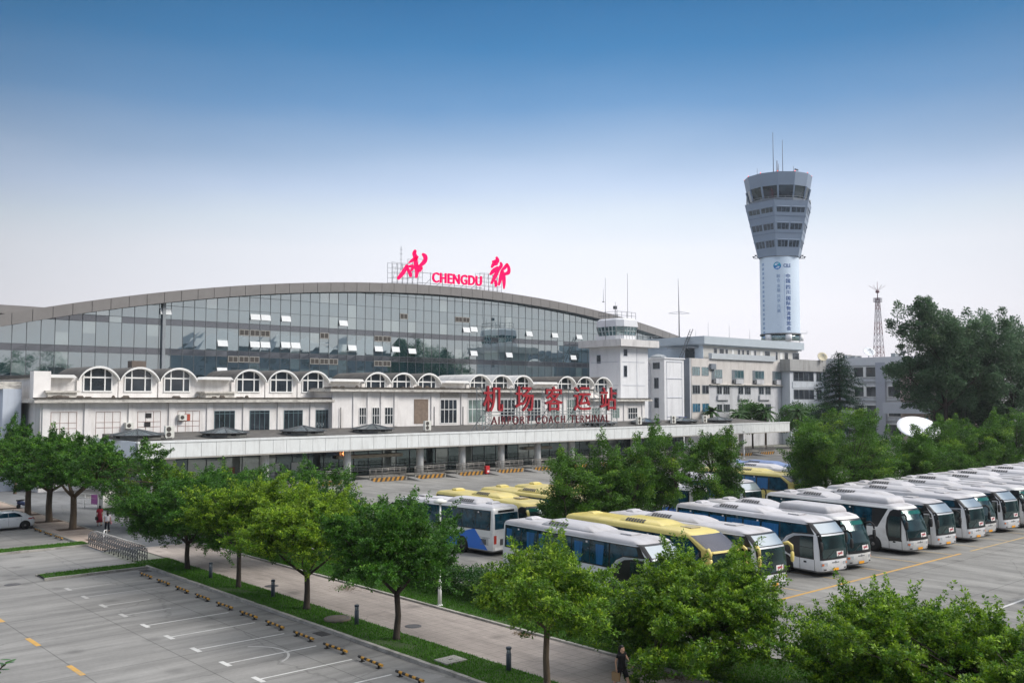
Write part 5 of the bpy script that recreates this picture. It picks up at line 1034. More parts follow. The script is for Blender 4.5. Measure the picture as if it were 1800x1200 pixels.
for sx in (-.75, .75): b.bar((sx, -.75, zp + 1.0), (sx, .75, zp + 1.0), .06); b.bar((-.75, sx, zp + 1.0), (.75, sx, zp + 1.0), .06)
b.build('platform', mat('mast_white', (190, 186, 190), .6), lt, local=True)
b = MB(); b.tube([(0, 0, zt - 1.6), (0, 0, zt + 3.2)], [.14, .05], 6); b.lathe([(.05, -.4), (.45, -.2), (.5, .1), (.3, .4), (.05, .5)], (0, 0, zt + .6), 10)
for k in range(6): a = k * math.pi / 3; b.bar((0, 0, zt + .8), (2.0 * math.cos(a), 2.0 * math.sin(a), zt + 2.2), .05)
b.build('antenna_head', mat('mast_red', (150, 96, 98), .6), lt, local=True)
# whip mast with crossbar, thin rods, roof ladder
p = far(1194, 597, 215); am = thing('aerial_mast', (p[0], p[1], 22.9), 'tall thin aerial mast with a crossbar beside the old tower', 'mast'); zt = far(1191, 490, 215)[2] - 22.9; zc = far(1191, 550, 215)[2] - 22.9
MB().tube([(0, 0, 0), (0, 0, zc), (-.2, 0, zt)], [.16, .11, .04], 6).build('pole', DARKSTEEL, am, local=True); b = MB()
for sg in (-1, 1): b.tube([(0, 0, zc + .35), (sg * _rt[0] * 2.4, sg * _rt[1] * 2.4, zc - .1), (sg * _rt[0] * 1.2, sg * _rt[1] * 1.2, zc - .2), (0, 0, zc - .1)], .045, 5)
b.build('crossbar', GREYSTEEL, am, local=True)
for px, pt, lb in ((1061, 508, 'thin whip aerial on the roof left of the old tower'), (1245, 566, 'thin rod aerial on the corner of the penthouse roof'), (1282, 570, 'thin rod aerial on the middle of the penthouse roof'), (1318, 580, 'short rod aerial on the right half of the penthouse roof'), (1223, 580, 'short rod aerial on the left end of the penthouse roof')):
    D = 215 if px > 1100 else 190; p = far(px, 597, D); zb = 22.9 if px > 1100 else arcz(min(p[0], 170)); t = thing('rod_aerial', (p[0], p[1], zb), lb, 'aerial'); zt = far(px, pt, D)[2] - zb
    MB().tube([(0, 0, -.05), (0, 0, zt)], [.05, .03], 5).build('rod', GREYSTEEL, t, local=True); MB().box(-.15, .15, -.15, .15, -.02, .12).build('foot', DARKSTEEL, t, local=True)
t = thing('roof_ladder', (158.4, 122, 18.4), 'dark steel ladder leaning against the penthouse roof edge', 'ladder'); b = MB()
for s_ in (-.35, .35): b.bar((-2.6, s_, 0), (1.2, s_, 6.2), .14)
b.build('rails', DARKSTEEL, t, local=True); b = MB()
for k in range(12): q = .05 + k / 13; b.bar((-2.6 + 3.8 * q, -.35, 6.2 * q), (-2.6 + 3.8 * q, .35, 6.2 * q), .07)
b.build('rungs', DARKSTEEL, t, local=True)

# ================================================================== NEW CONTROL TOWER
TX, TY = 228.5, 144.4
ct = thing('control_tower', (TX, TY, 0), 'tall grey control tower with a banner-wrapped white shaft and flared top', 'tower')
KZ = (73.08 - 25.79) / (600 - 302); tz = lambda py: 25.79 + (600 - py) * KZ
RS = 5.15
b = MB(); b.lathe([(RS, 0), (RS, tz(449))], (TX, TY, 0), 40); b.build('shaft', W_TOWER, ct)
b = MB(); a0 = math.atan2(-TY, -TX); n_ = 40; zb0, zb1 = tz(587), tz(456); rb_ = RS + .12
ring = [(TX + rb_ * math.cos(a0 + R_(-118 + 236 * i / n_)), TY + rb_ * math.sin(a0 + R_(-118 + 236 * i / n_))) for i in range(n_ + 1)]
for (xa, ya), (xc, yc) in zip(ring[:-1], ring[1:]): b.add([(xa, ya, zb0), (xc, yc, zb0), (xc, yc, zb1), (xa, ya, zb1)], [(0, 1, 2, 3)], 0, True)
ban = b.build('banner', BANNER, ct)
def wrap(m_, u0, z0, r, mi_mats, name, vertical=False):
    v2 = []
    for x, y, z in m_.v: th = a0 + (u0 + x) / r; v2.append((TX + (r - y) * math.cos(th), TY + (r - y) * math.sin(th), z0 + z))
    m_.v = v2; q = m_.build(name, mi_mats, ct); q.parent = ban; return q
INK = mat('banner_ink_blue', (74, 104, 158), .6); INK2 = mat('banner_ink_pale', (146, 172, 206), .6); LOGO1 = mat('logo_blue', (30, 120, 190), .5); LOGO2 = mat('logo_teal', (36, 160, 190), .5)
col = MB(); zz = tz(485)
for ch in '中国(四川)国际物流博览会':
    if ch in '()': zz -= .3; continue
    m_ = text_mb(ch, 1.15, .02, 0, 0, bold=.03, width=1.15); zz -= 1.36; col.merge(shift(m_, 1.75, 0, zz))
wrap(col, 0, 0, rb_ + .03, [INK], 'lettering')
col = MB(); zz = tz(485)
for ch in '融合·发展·共享·共赢':
    if ch == '·': zz -= .35; continue
    m_ = text_mb(ch, .95, .02, 0, 0, bold=.01, width=.95); zz -= 1.2; col.merge(shift(m_, -.75, 0, zz))
wrap(col, 0, 0, rb_ + .03, [INK2], 'lettering')
col = MB(); col.box(1.25, 1.32, 0, .02, tz(563), tz(486)); col.box(-.9, 3.3, 0, .02, tz(570), tz(570) + .12); col.box(-.5, 3.2, 0, .02, tz(574), tz(574) + .16); col.box(.1, 2.6, 0, .02, tz(578), tz(578) + .16); wrap(col, 0, 0, rb_ + .03, [INK2], 'fine_print')
m_ = text_mb('CILE', .95, .02, 0, 0, bold=.03, width=1.95); wrap(m_, 1.15, tz(475), rb_ + .03, [INK], 'lettering')
lg = MB(); R0 = 1.02; zc = tz(472)
lg.prism_y([(R0 * math.cos(2 * math.pi * k / 24), zc + R0 * math.sin(2 * math.pi * k / 24)) for k in range(12, 25)] + [(0, zc)], 0, .02, 0); lg.prism_y([(R0 * math.cos(2 * math.pi * k / 24), zc + R0 * math.sin(2 * math.pi * k / 24)) for k in range(0, 13)] + [(0, zc)], .001, .021, 1)
lg.prism_y([(-.75, zc + .15), (-.15, zc + .65), (-.05, zc + .5), (-.05, zc + .1)], -.012, -.002, 2); lg.prism_y([(.75, zc - .15), (.15, zc - .65), (.05, zc - .5), (.05, zc - .1)], -.012, -.002, 2); lg.box(-.06, .06, -.012, -.002, zc - R0 * 1.1, zc + R0 * 1.1, 0)
wrap(lg, -.55, 0, rb_ + .03, [LOGO1, LOGO2, BANNER], 'logo')
side = MB(); zz = tz(470)
for k in range(17): side.box(-5.4, -4.6, 0, .02, zz, zz + .75); zz -= 1.25
wrap(side, 0, 0, rb_ + .03, [INK2], 'side_print')
b = MB(); b.lathe([(RS + .35, 0), (RS + .35, .35)], (TX, TY, tz(590)), 30); b.build('collar', DARKSTEEL, ct)
b = MB(); b.lathe([(RS + .05, 0), (RS + .05, 1.8)], (TX, TY, tz(600)), 30); b.build('base_glazing', TEALGLASS, ct)
for k in (-2, 0, 2, 4): a = a0 + R_(30 * k + 24); b = MB(); b.tube([(TX + (RS + .08) * math.cos(a), TY + (RS + .08) * math.sin(a), tz(600)), (TX + (RS + .08) * math.cos(a), TY + (RS + .08) * math.sin(a), tz(590))], .9, 8); b.build('base_pier', W_TOWER, ct)
# flare: three storeys of windows under the cab (its faces stand nearer than the shaft's axis)
tz0 = tz; tz = lambda py: 10.3 + (tz0(py) - 10.3) * (260 - 8.3) / 260
def hexr(R, z, nn=6, rot=0.0): return [(TX + R * math.cos(a0 + rot + 2 * math.pi * i / nn), TY + R * math.sin(a0 + rot + 2 * math.pi * i / nn), z) for i in range(nn)]
zf0, zf1 = tz(447), tz(352); fr_ = lambda z: 6.2 + (9.75 - 6.2) * (z - zf0) / (zf1 - zf0)
HR = R_(-6)
b = MB(); b.loft([hexr(fr_(zf0), zf0, 6, HR), hexr(fr_(zf1), zf1, 6, HR), hexr(fr_(zf1) - .5, zf1, 6, HR), hexr(fr_(zf1) - .5, zf1 - 1.0, 6, HR)]); b.build('flare', TOWER_GREY, ct)
for ya, yb2 in ((363, 372.5), (390.5, 402), (419.5, 432)):
    z1_, z0_ = tz(ya), tz(yb2)
    h0, h1 = hexr(fr_(z0_) + .03, z0_, 6, HR), hexr(fr_(z1_) + .03, z1_, 6, HR)
    for i in range(6):
        j = (i + 1) % 6
        for q0, q1 in ((.07, .47), (.53, .93)):
            A, B_, C_, D_ = (Vector(h0[i]).lerp(Vector(h0[j]), q0), Vector(h0[i]).lerp(Vector(h0[j]), q1), Vector(h1[i]).lerp(Vector(h1[j]), q1), Vector(h1[i]).lerp(Vector(h1[j]), q0))
            m_ = MB(); m_.quad(A, B_, C_, D_); w1 = m_.build('window', glass_mat('tower_window', (66, 76, 86), .10, (.8, .85, .9), wscale=1.4, var=.5), ct)
            s_ = MB(); s_.bar(D_, C_, .28); s_.bar(A.lerp(B_, .36), D_.lerp(C_, .36), .09); s_.bar(A.lerp(B_, .7), D_.lerp(C_, .7), .09); s_ = s_.build('window_hood', TOWER_GREY, ct); s_.parent = w1
for ya in (379, 408): z = tz(ya); b = MB(); b.loft([hexr(fr_(z) + .05, z - .08, 6, HR), hexr(fr_(z + .16) + .05, z + .08, 6, HR)]); b.build('joint_band', mat('tower_joint', (106, 120, 140), .5), ct)
# small neck openings
for k in (-3, -1, 1, 3): a = a0 + R_(17 * k); u = Vector((-math.sin(a), math.cos(a), 0)); c = Vector((TX + (RS + .03) * math.cos(a), TY + (RS + .03) * math.sin(a), tz(455.5))); b = MB(); b.quad(c - u * .65, c + u * .65, c + u * .65 + Vector((0, 0, 1.1)), c - u * .65 + Vector((0, 0, 1.1))); b.build('neck_window', DARKGLASS, ct)
# cab
zc0, zc1, zc2, zc3 = zf1, tz(346), tz(325), tz(303); NN = 12
b = MB(); b.loft([hexr(7.4, zc0, NN), hexr(7.7, zc1, NN)]); b.build('cab_base', mat('cab_base_grey', (150, 158, 170), .6), ct)
b = MB(); b.loft([hexr(7.7, zc1, NN), hexr(8.5, zc2, NN)]); cg = b.build('cab_glazing', glass_mat('cab_glass', (38, 48, 56), .08, (.8, .88, .92), wscale=.5, var=.5), ct)
b = MB()
for A, B_ in zip(hexr(7.76, zc1, NN), hexr(8.56, zc2, NN)): b.bar(A, B_, .42)
for A, B_ in zip(hexr(7.5, zc1 + .2, 40), hexr(7.5, zc1 + .2, 40)): pass
q = b.build('cab_frame', TOWER_GREY, ct); q.parent = cg
b = MB(); b.loft([hexr(8.5, zc2, NN), hexr(8.55, zc2 + .02, NN), hexr(9.15, zc3 - .1, NN), hexr(9.2, zc3 + .15, NN), hexr(8.9, zc3 + .2, NN), hexr(.3, zc3 + .5, NN)]); b.build('cab_roof', TOWER_GREY, ct)
b = MB()
for i in range(24):
    a = 2 * math.pi * i / 24; x, y = TX + 8.4 * math.cos(a), TY + 8.4 * math.sin(a); b.bar((x, y, zf1), (x, y, zf1 + 1.15), .08); a2 = 2 * math.pi * (i + 1) / 24
    for z in (.6, 1.15): b.bar((x, y, zf1 + z), (TX + 8.4 * math.cos(a2), TY + 8.4 * math.sin(a2), zf1 + z), .06)
for px, yt in ((1313, 339), (1320, 350), (1423, 345), (1424, 344)): p = far(px, 350, 258); b.tube([(p[0], p[1], zf1), (p[0], p[1], tz(yt))], .2, 6)
b.build('gallery_rail', GREYSTEEL, ct); tz = tz0
b = MB()
for px, yt, D, r in ((1359.5, 232, 260, .12), (1376, 244, 261, .11), (1366, 284, 259, .2), (1368.5, 290, 259, .12), (1395, 289, 262, .1), (1331, 293, 262, .08)): p = far(px, 302, D); b.tube([(p[0], p[1], zc3 - .2), (p[0], p[1], tz(yt))], [r, r * .6], 6)
b.box(TX - 1, TX + .6, TY - 6.1, TY - 5.9, zc3 + 1.4, zc3 + 1.8); b.build('aerials', DARKSTEEL, ct)
for i in range(NN):
    A = hexr(9.0, zc3 + .1, NN)[i]; b = MB(); b.lathe([(.1, 0), (.13, .15), (.08, .3), (.02, .34)], A, 8); b.build('warning_light', mat('red_lamp', (230, 70, 50), .4, 0, emit=((255, 70, 50), .8)), ct)
for sg, lb in ((-1, 0), (1, 1)):
    b = MB(); u = Vector((_rt[0], _rt[1], 0)) * sg; c = Vector((TX, TY, tz(455)))
    b.bar(c + u * RS, c + u * (RS + 1.9), .12)
    for q in (.7, 1.3, 1.9): d = c + u * (RS + q); b.lathe([(.05, 0), (.35, .25), (.35, .4)], (d.x, d.y, d.z + (.5 if q == 1.3 else .1)), 8); b.bar(d, d + Vector((0, 0, .3)), .1)
    b.build('floodlight', mat('floodlight_dark', (70, 72, 80), .6), ct)
p = far(1412, 585, 258); b = MB(); c = Vector((TX, TY, tz(586))) + Vector((_rt[0], _rt[1], 0)) * (RS); e = c + Vector((_rt[0], _rt[1], 0)) * 2.2; b.bar(c, e, .1); b.bar(e, e + Vector((0, 0, .8)), .06); b.build('side_bracket', GREYSTEEL, ct)

# ================================================================== behind the viewer: what the glass hall mirrors
ob2 = thing('office_block', (335, -60, 0), 'dark flat-roofed block across the road, mirrored at the right end of the glass', 'building'); b = MB(); b.box(312, 380, -80, -62, 0, 34); b.build('wall', GREY_TILE_D, ob2)
for z in range(6, 32, 4): b = MB(); b.quad((378, -61.95, z), (314, -61.95, z), (314, -61.95, z + 1.8), (378, -61.95, z + 1.8)); b.build('ribbon_window', DARKGLASS, ob2)
ht = thing('hotel_building', (150, -62, 0), 'long pale building with hipped roofs across the road, mirrored in the glass hall', 'building')
b = MB(); b.box(146, 240, -85, -62, 0, 29); b.build('wall', GREY_TILE_D, ht)
for x in (145, 177, 209):
    b = MB(); b.add([(x, -87, 29), (x + 31, -87, 29), (x + 31, -60, 29), (x, -60, 29), (x + 9, -73, 36), (x + 22, -73, 36)], [(0, 1, 5, 4), (1, 2, 5), (2, 3, 4, 5), (3, 0, 4), (3, 2, 1, 0)]); b.build('hipped_roof', GREY_TILE_D, ht)
for z in (8, 12, 16, 20, 24):
    for x in range(148, 236, 7): b = MB(); b.quad((x + 3, -61.95, z), (x, -61.95, z), (x, -61.95, z + 2), (x + 3, -61.95, z + 2)); b.build('window', DARKGLASS, ht)
for x, y, h, s in ((244, -50, 34, 101), (262, -55, 33, 102), (84, -62, 27, 103), (96, -58, 25, 104)):
    tree('roadside_tree', (x, y, 0), {101: 'tallest roadside tree across the road, beside the hipped building', 102: 'second roadside tree across the road past the hipped building', 103: 'roadside tree across the road mirrored at the left end of the glass', 104: 'lower roadside tree across the road mirrored at the left end'}[s], 'roadside trees mirrored in the glass', s, h * .35, (8, 8, h * .36, h * .64), 110, 1.9, 50, .6, L_FAR, BARK_D, r0=.35, tip_p=.05, amp=.4)

lb2 = thing('added_low_block', (60, -46, 0), 'long low dark block across the road behind the viewer, added to darken the reflections', 'building'); b = MB(); b.box(-60, 140, -70, -46, 0, 13); b.build('wall', GREY_TILE_D, lb2)  # unseen block added to close off the bright horizon in the glass
for z in (2, 6, 10): b = MB(); b.quad((138, -45.95, z), (-58, -45.95, z), (-58, -45.95, z + 1.9), (138, -45.95, z + 1.9)); b.build('ribbon_window', DARKGLASS, lb2)
lb3 = thing('added_low_block', (220, 0, 0), 'low dark block beyond the right side of the yard, added to darken the reflections', 'building'); b = MB(); b.box(250, 420, -58, -40, 0, 14); b.build('wall', GREY_TILE_D, lb3)  # another unseen block added as a dark backdrop for the reflections
for z in (3, 8): b = MB(); b.quad((418, -39.95, z), (252, -39.95, z), (252, -39.95, z + 1.9), (418, -39.95, z + 1.9)); b.build('ribbon_window', DARKGLASS, lb3)
# ================================================================== COACHES
class Shell:
    """coach or car shell: stacked rounded outlines; x forward (0 rear), y left, z up"""
    def __init__(s, prof, Rf, Rr, bulge):
        a = np.array(prof); s.z, s.w, s.f, s.r = a.T; s.Rf, s.Rr, s.b = Rf, Rr, bulge
    def W(s, z): return float(np.interp(z, s.z, s.w))
    def F(s, z): return float(np.interp(z, s.z, s.f))
    def B(s, z): return float(np.interp(z, s.z, s.r))
    def fx(s, z, y):
        w = s.W(z); R = min(s.Rf, w * .9); x = s.F(z) - s.b * (y / w) ** 2; e = abs(y) - (w - R)
        if e > 0: x -= R - math.sqrt(max(0, R * R - e * e))
        return x
    def rx(s, z, y):
        w = s.W(z); R = min(s.Rr, w * .9); x = s.B(z); e = abs(y) - (w - R)
        if e > 0: x += R - math.sqrt(max(0, R * R - e * e))
        return x
    def ring(s, z):
        w = s.W(z); ys = [w * q for q in (-1, -.985, -.94, -.86, -.72, -.45, 0, .45, .72, .86, .94, .985, 1)]
        fr = [(s.fx(z, y), y, z) for y in ys]; rr = [(s.rx(z, y), y, z) for y in reversed(ys)]
        x0, x1 = rr[0][0], fr[-1][0]; L = [(x1 + (x0 - x1) * q, w, z) for q in (.2, .4, .6, .8)]; Rr_ = [(x0 + (x1 - x0) * q, -w, z) for q in (.2, .4, .6, .8)]
        return fr + L + rr + Rr_
    def body(s): return MB().loft([s.ring(z) for z in s.z], 0, True)
    def front(s, m, z0, z1, y0, y1, off, mi=0, nz=5, ny=12):
        zs = sorted(set(np.linspace(z0, z1, nz + 1)) | {float(q) for q in s.z if z0 < q < z1})
        P = [[(s.fx(z, y) + off, y * (1 + off * .6), z) for y in np.linspace(y0, y1, ny + 1) * (1.0)] for z in zs]
        for a, b in zip(P[:-1], P[1:]):
            for i in range(ny): m.add([a[i], a[i + 1], b[i + 1], b[i]], [(0, 1, 2, 3)], mi, True)
        return m
    def rear(s, m, z0, z1, y0, y1, off, mi=0, nz=4, ny=12):
        zs = sorted(set(np.linspace(z0, z1, nz + 1)) | {float(q) for q in s.z if z0 < q < z1})
        P = [[(s.rx(z, y) - off, y, z) for y in np.linspace(y0, y1, ny + 1)] for z in zs]
        for a, b in zip(P[:-1], P[1:]):
            for i in range(ny): m.add([a[i + 1], a[i], b[i], b[i + 1]], [(0, 1, 2, 3)], mi, True)
        return m
    def side(s, m, poly, sg, off, mi=0):
        """a patch lying on the side wall: the outline is cut at every bend of the wall's profile so that it follows it"""
        lo, hi = min(p[1] for p in poly), max(p[1] for p in poly)
        cuts = [lo] + [float(z) for z in s.z if lo + 1e-4 < z < hi - 1e-4] + [hi]
        def clip(P, z, up):
            out = []
            for i, p in enumerate(P):
                q = P[(i + 1) % len(P)]; a, b = (p[1] - z, q[1] - z) if up else (z - p[1], z - q[1])
                if a >= 0: out.append(p)
                if (a > 0 > b) or (a < 0 < b): t = a / (a - b); out.append((p[0] + (q[0] - p[0]) * t, p[1] + (q[1] - p[1]) * t))
            return out
        for z0, z1 in zip(cuts[:-1], cuts[1:]):
            P = clip(clip(list(poly), z0, True), z1, False)
            if len(P) < 3: continue
            v = [(x, sg * (s.W(z) + off), z) for x, z in P]; m.add(v if sg < 0 else v[::-1], [tuple(range(len(v)))], mi)
        return m
C_WHITE = mat('coach_white_paint', (230, 231, 233), .3, .05, .6, coat=.4, dirt=((176, 172, 166), .5, 1.0, (.4, 1, 1)), vary=.07)
C_OLDW = mat('coach_dull_white_paint', (222, 222, 220), .4, .07, .6, coat=.25, dirt=((160, 154, 148), .6, 1.0, (.4, 1, 1)), vary=.08)
C_ROOF = mat('coach_roof_white', (188, 187, 190), .6, .08, .8, dirt=((140, 134, 128), .9, .8, (.5, 1, 1)), vary=.12)
C_YEL = mat('coach_yellow_paint', (212, 194, 108), .4, .07, .8, coat=.3, dirt=((150, 134, 84), .7, .9, (.5, 1, 1)), vary=.06)
C_BLUE = mat('coach_blue_paint', (28, 108, 206), .35, .06, .8, coat=.4)
C_BLACKP = mat('coach_black_gloss', (20, 22, 25), .3, .2, 2, coat=.15)
C_SILVER = mat('coach_silver_strip', (190, 194, 198), .35, .08, metal=.4)
C_GLASS = glass_mat('coach_window_glass', (22, 58, 74), .08, (.8, .92, .94), .04, wscale=1.6, var=.6)
C_TEAL = glass_mat('coach_windscreen', (26, 44, 46), .09, (.8, .95, .93), .14, wscale=1.1, var=.6)
C_UPPER = glass_mat('coach_upper_windscreen', (150, 160, 164), .38, (.92, .96, .98), .10, wscale=.8, var=.06)  # pale body colour stands in for the sky it reflects
C_UPBLK = glass_mat('coach_dark_sunscreen', (60, 60, 66), .10, (.8, .8, .85), .25, wscale=1, var=.12)
C_RUB = BLACK
C_RIM = mat('wheel_rim_grey', (112, 110, 108), .5, .2, 4, metal=.3)
C_VENT = mat('vent_grey_black', (74, 74, 76), .7, .2, 4)
C_CURT = mat('blue_curtain', (14, 96, 152), .3, .5, 2.2, (7, 1, .12), coat=.5)  # stretched tone streaks paint the light and shade of folds
C_HEAD = mat('headlamp_lens', (190, 196, 200), .12, .25, 9, metal=.3)
C_TAIL = mat('tail_lamp_red', (176, 44, 30), .3, .2, 8)
C_PLATE = mat('yellow_number_plate', (232, 160, 34), .5, .05)
C_PAPER = mat('route_card', (226, 216, 214), .6, .06); C_PAPERR = mat('route_card_red', (186, 84, 90), .6, .1)
C_SEAM = mat('seam_grey', (120, 122, 124), .6); C_TINT = glass_mat('green_sun_strip', (26, 84, 74), .10, (.8, .95, .93), .05)
def wheel(par, x, sg, Y, R=.5, name='wheel'):
    t = MB(); t.lathe([(R * .62, -.14), (R * .97, -.15), (R, -.08), (R, .08), (R * .97, .14), (R * .62, .15)], (0, 0, 0), 24); o = t.build('tyre', C_RUB, par, local=True)
    r = MB(); r.lathe([(R * .62, .02), (R * .60, .13), (R * .5, .09), (R * .28, .05), (R * .24, .16), (R * .2, .17), (.01, .18)], (0, 0, 0), 20)
    for k in range(10): a = 2 * math.pi * k / 10; r.lathe([(.025, .05), (.025, .10)], (R * .4 * math.cos(a), R * .4 * math.sin(a), 0), 6)
    q = r.build('rim', C_RIM, par, local=True); M = Matrix.Translation((x, sg * (Y - .13), R)) @ Matrix.Rotation(-sg * math.pi / 2, 4, 'X'); o.matrix_local = M; q.parent = o; q.matrix_local = Matrix.Identity(4); o.name = name
def lens_box(m, x, y, z0, z1, w): m.box(x - .02, x + .02, y - w, y + w, z0, z1)
PROF = {
 'modern': [(.28, 1.2, 11.9, .1), (.38, 1.25, 12, .03), (1.1, 1.275, 12, 0), (1.6, 1.275, 11.97, 0), (2.36, 1.237, 11.88, 0), (2.46, 1.232, 11.84, 0), (3.0, 1.204, 11.3, .05), (3.14, 1.16, 11.05, .12), (3.22, 1.04, 10.7, .3), (3.28, .55, 10.0, .8)],
 'rounded': [(.28, 1.2, 11.88, .1), (.38, 1.25, 12, .03), (1.05, 1.275, 12.02, 0), (1.6, 1.275, 11.95, 0), (2.3, 1.24, 11.72, 0), (2.9, 1.21, 11.4, .05), (3.1, 1.16, 11.14, .12), (3.2, 1.02, 10.8, .3), (3.26, .55, 10.2, .8)],
 'sunscreen': [(.28, 1.2, 11.9, .1), (.38, 1.25, 12, .03), (1.1, 1.275, 12, 0), (1.6, 1.275, 11.98, 0), (2.3, 1.24, 11.9, 0), (2.4, 1.235, 11.86, 0), (3.08, 1.20, 10.6, .05), (3.2, 1.13, 10.3, .16), (3.28, .95, 9.9, .4), (3.33, .5, 9.3, .9)]}
def make_coach(style, label, body=C_WHITE, roof=None, curtains=(), mirror=C_RUB, ac='low', livery=None, L=12.0, parts_rear=True):
    t = thing('coach', (0, 0, 0), label, 'coach', 'coaches parked in the yard'); S = Shell(PROF[style], .26 if style != 'rounded' else .34, .14, .10 if style != 'rounded' else .16); roof = roof or C_ROOF
    def P(m, name, mats, par=None):
        m.v = [(x - 6.0, y, z) for x, y, z in m.v]; o = m.build(name, mats, t, local=True)
        if par: o.parent = par
        return o
    b = S.body(); b.m = [1 if min(b.v[i][2] for i in f) >= 2.94 else (2 if max(b.v[i][2] for i in f) < .385 else 0) for f in b.f]
    bd = P(b, 'body', [body, roof, C_SEAM])
    black, glass2 = C_BLACKP, C_GLASS
    # panel seams, skirt and hatches
    for sg in (-1, 1):
        m = MB()
        for x in (.9, 2.35, 4.2, 5.7, 7.2, 8.4): S.side(m, [(x - .012, .42), (x + .012, .42), (x + .012, 1.2), (x - .012, 1.2)], sg, .004)
        S.side(m, [(.3, 1.2), (8.6, 1.2), (8.6, 1.222), (.3, 1.222)], sg, .004); P(m, 'panel_seam', C_SEAM)
        m = MB(); S.side(m, [(.7, .75), (1.7, .75), (1.7, 1.1), (.7, 1.1)], sg, .006); P(m, 'engine_grille', C_VENT)
    # side glass
    zl, zu = 1.74, 2.9; x0, xe = .34, 8.98 if style != 'rounded' else 9.3; n = 6; w = (xe - x0) / n; rnd = random.Random(len(label) * 7 + 3)
    for sg in (-1, 1):
        m = MB(); top = [(x0 - .08, zl - .06), (xe + .1, zl - .06)]
        if style == 'modern': m2 = top + [(9.5, 2.14), (10.0, 2.36), (11.52, 2.44), (11.1, 2.99), (10.8, zu + .05), (x0 - .08, zu + .05)]
        elif style == 'sunscreen': m2 = top + [(10.4, 1.6), (11.3, 1.7), (11.2, 2.38), (10.35, zu + .05), (x0 - .08, zu + .05)]
        else: m2 = top + [(9.7, zl - .06), (10.5, zu + .05), (x0 - .08, zu + .05)]
        S.side(m, m2, sg, .008); P(m, 'window_band', black)
        for k in range(n):
            a, c = x0 + k * w + .03, x0 + (k + 1) * w - .03; m = MB(); S.side(m, [(a, zl), (c, zl), (c, zu), (a, zu)], sg, .014); pn = P(m, 'side_window', glass2)
            if curtains and sg < 0:
                m = MB(); full = rnd.random() < curtains[0]
                if full: S.side(m, [(a + .05, zl + .02), (c - .05, zl + .02), (c - .05, zu - .14), (a + .05, zu - .14)], sg, .018)
                else:
                    q = a + rnd.uniform(.05, .5); wq = rnd.uniform(.35, .62); S.side(m, [(q + .06, zl + .02), (q + wq, zl + .02), (q + wq + .1, zu - .14), (q - .02, zu - .14)], sg, .018)
                P(m, 'curtain', C_CURT, pn)
            if k % 2 == 0:
                m = MB(); S.side(m, [(c - .3, zu - .14), (c - .16, zu - .14), (c - .16, zu - .05), (c - .3, zu - .05)], sg, .022); P(m, 'window_sticker', C_PAPER, pn)
        m = MB()
        if style == 'modern':
            S.side(m, [(9.06, zl), (9.5, 2.2), (10.0, 2.42), (11.05, 2.5), (10.9, zu), (9.06, zu)], sg, .014); P(m, 'side_window', glass2)
            m = MB(); ar = [(8.95, 1.45), (9.2, 1.75), (9.55, 2.1), (10.0, 2.33), (10.6, 2.4), (11.45, 2.42)]; lo = [(9.16, 1.4), (9.36, 1.66), (9.68, 2.0), (10.08, 2.22), (10.6, 2.3), (11.45, 2.335)]
            for i in range(5): S.side(m, [lo[i], lo[i + 1], ar[i + 1], ar[i]], sg, .02)
            P(m, 'silver_arch', C_SILVER)
            m = MB(); S.side(m, lo[:1] + [(9.6, 1.15), (10.3, 1.02), (11.5, 1.02)] + lo[::-1][:-1], sg, .012); P(m, 'door_surround', black)
            m = MB(); S.side(m, [(10.5, 1.08), (11.42, 1.08), (11.42, 2.26), (10.5, 2.22)], sg, .017); dg = P(m, 'door_glass', C_TEAL)
            m = MB(); S.side(m, [(10.45, .36), (10.475, .36), (10.475, 1.02), (10.45, 1.02)], sg, .008); S.side(m, [(11.5, .36), (11.525, .36), (11.525, 1.02), (11.5, 1.02)], sg, .008); S.side(m, [(10.5, 1.64), (11.42, 1.64), (11.42, 1.68), (10.5, 1.68)], sg, .019); P(m, 'door_frame', black)
            m = MB(); S.side(m, [(10.75, .78), (10.95, .78), (10.95, .88), (10.75, .88)], sg, .012); P(m, 'door_handle', C_RUB)
        elif style == 'sunscreen':
            S.side(m, [(9.1, 1.78), (10.3, 1.78), (11.1, 1.9), (11.05, 2.36), (10.3, zu), (9.1, zu)], sg, .014); P(m, 'side_window', glass2)
            m = MB(); S.side(m, [(10.3, .5), (11.45, .5), (11.45, 1.95), (10.3, 1.8)], sg, .012); P(m, 'door_glass', C_TEAL)
            m = MB(); S.side(m, [(10.25, 3.0), (10.42, 3.0), (11.56, 2.36), (11.5, 2.28), (11.4, 2.28)], sg, .024); P(m, 'pillar_trim', body)
        else:
            c_ = [(10.95 + .62 * math.cos(R_(a)), 1.75 + 1.2 * math.sin(R_(a))) for a in (95, 120, 150, 180, 205, 230)]
            S.side(m, [(11.5, 2.95)] + c_ + [(10.95, .9), (11.5, .9)], sg, .012); P(m, 'door_surround', black)
            m = MB(); S.side(m, [(10.55, 1.15), (11.4, 1.15), (11.4, 2.5), (10.7, 2.5), (10.5, 2.1)], sg, .017); P(m, 'door_glass', C_TEAL)
            m = MB(); S.side(m, [(10.55, .36), (10.575, .36), (10.575, 1.0), (10.55, 1.0)], sg, .008); S.side(m, [(11.5, .36), (11.525, .36), (11.525, 1.0), (11.5, 1.0)], sg, .008); P(m, 'door_frame', black)
            m = MB(); S.side(m, [(10.85, .78), (11.05, .78), (11.05, .88), (10.85, .88)], sg, .012); P(m, 'door_handle', C_RUB)
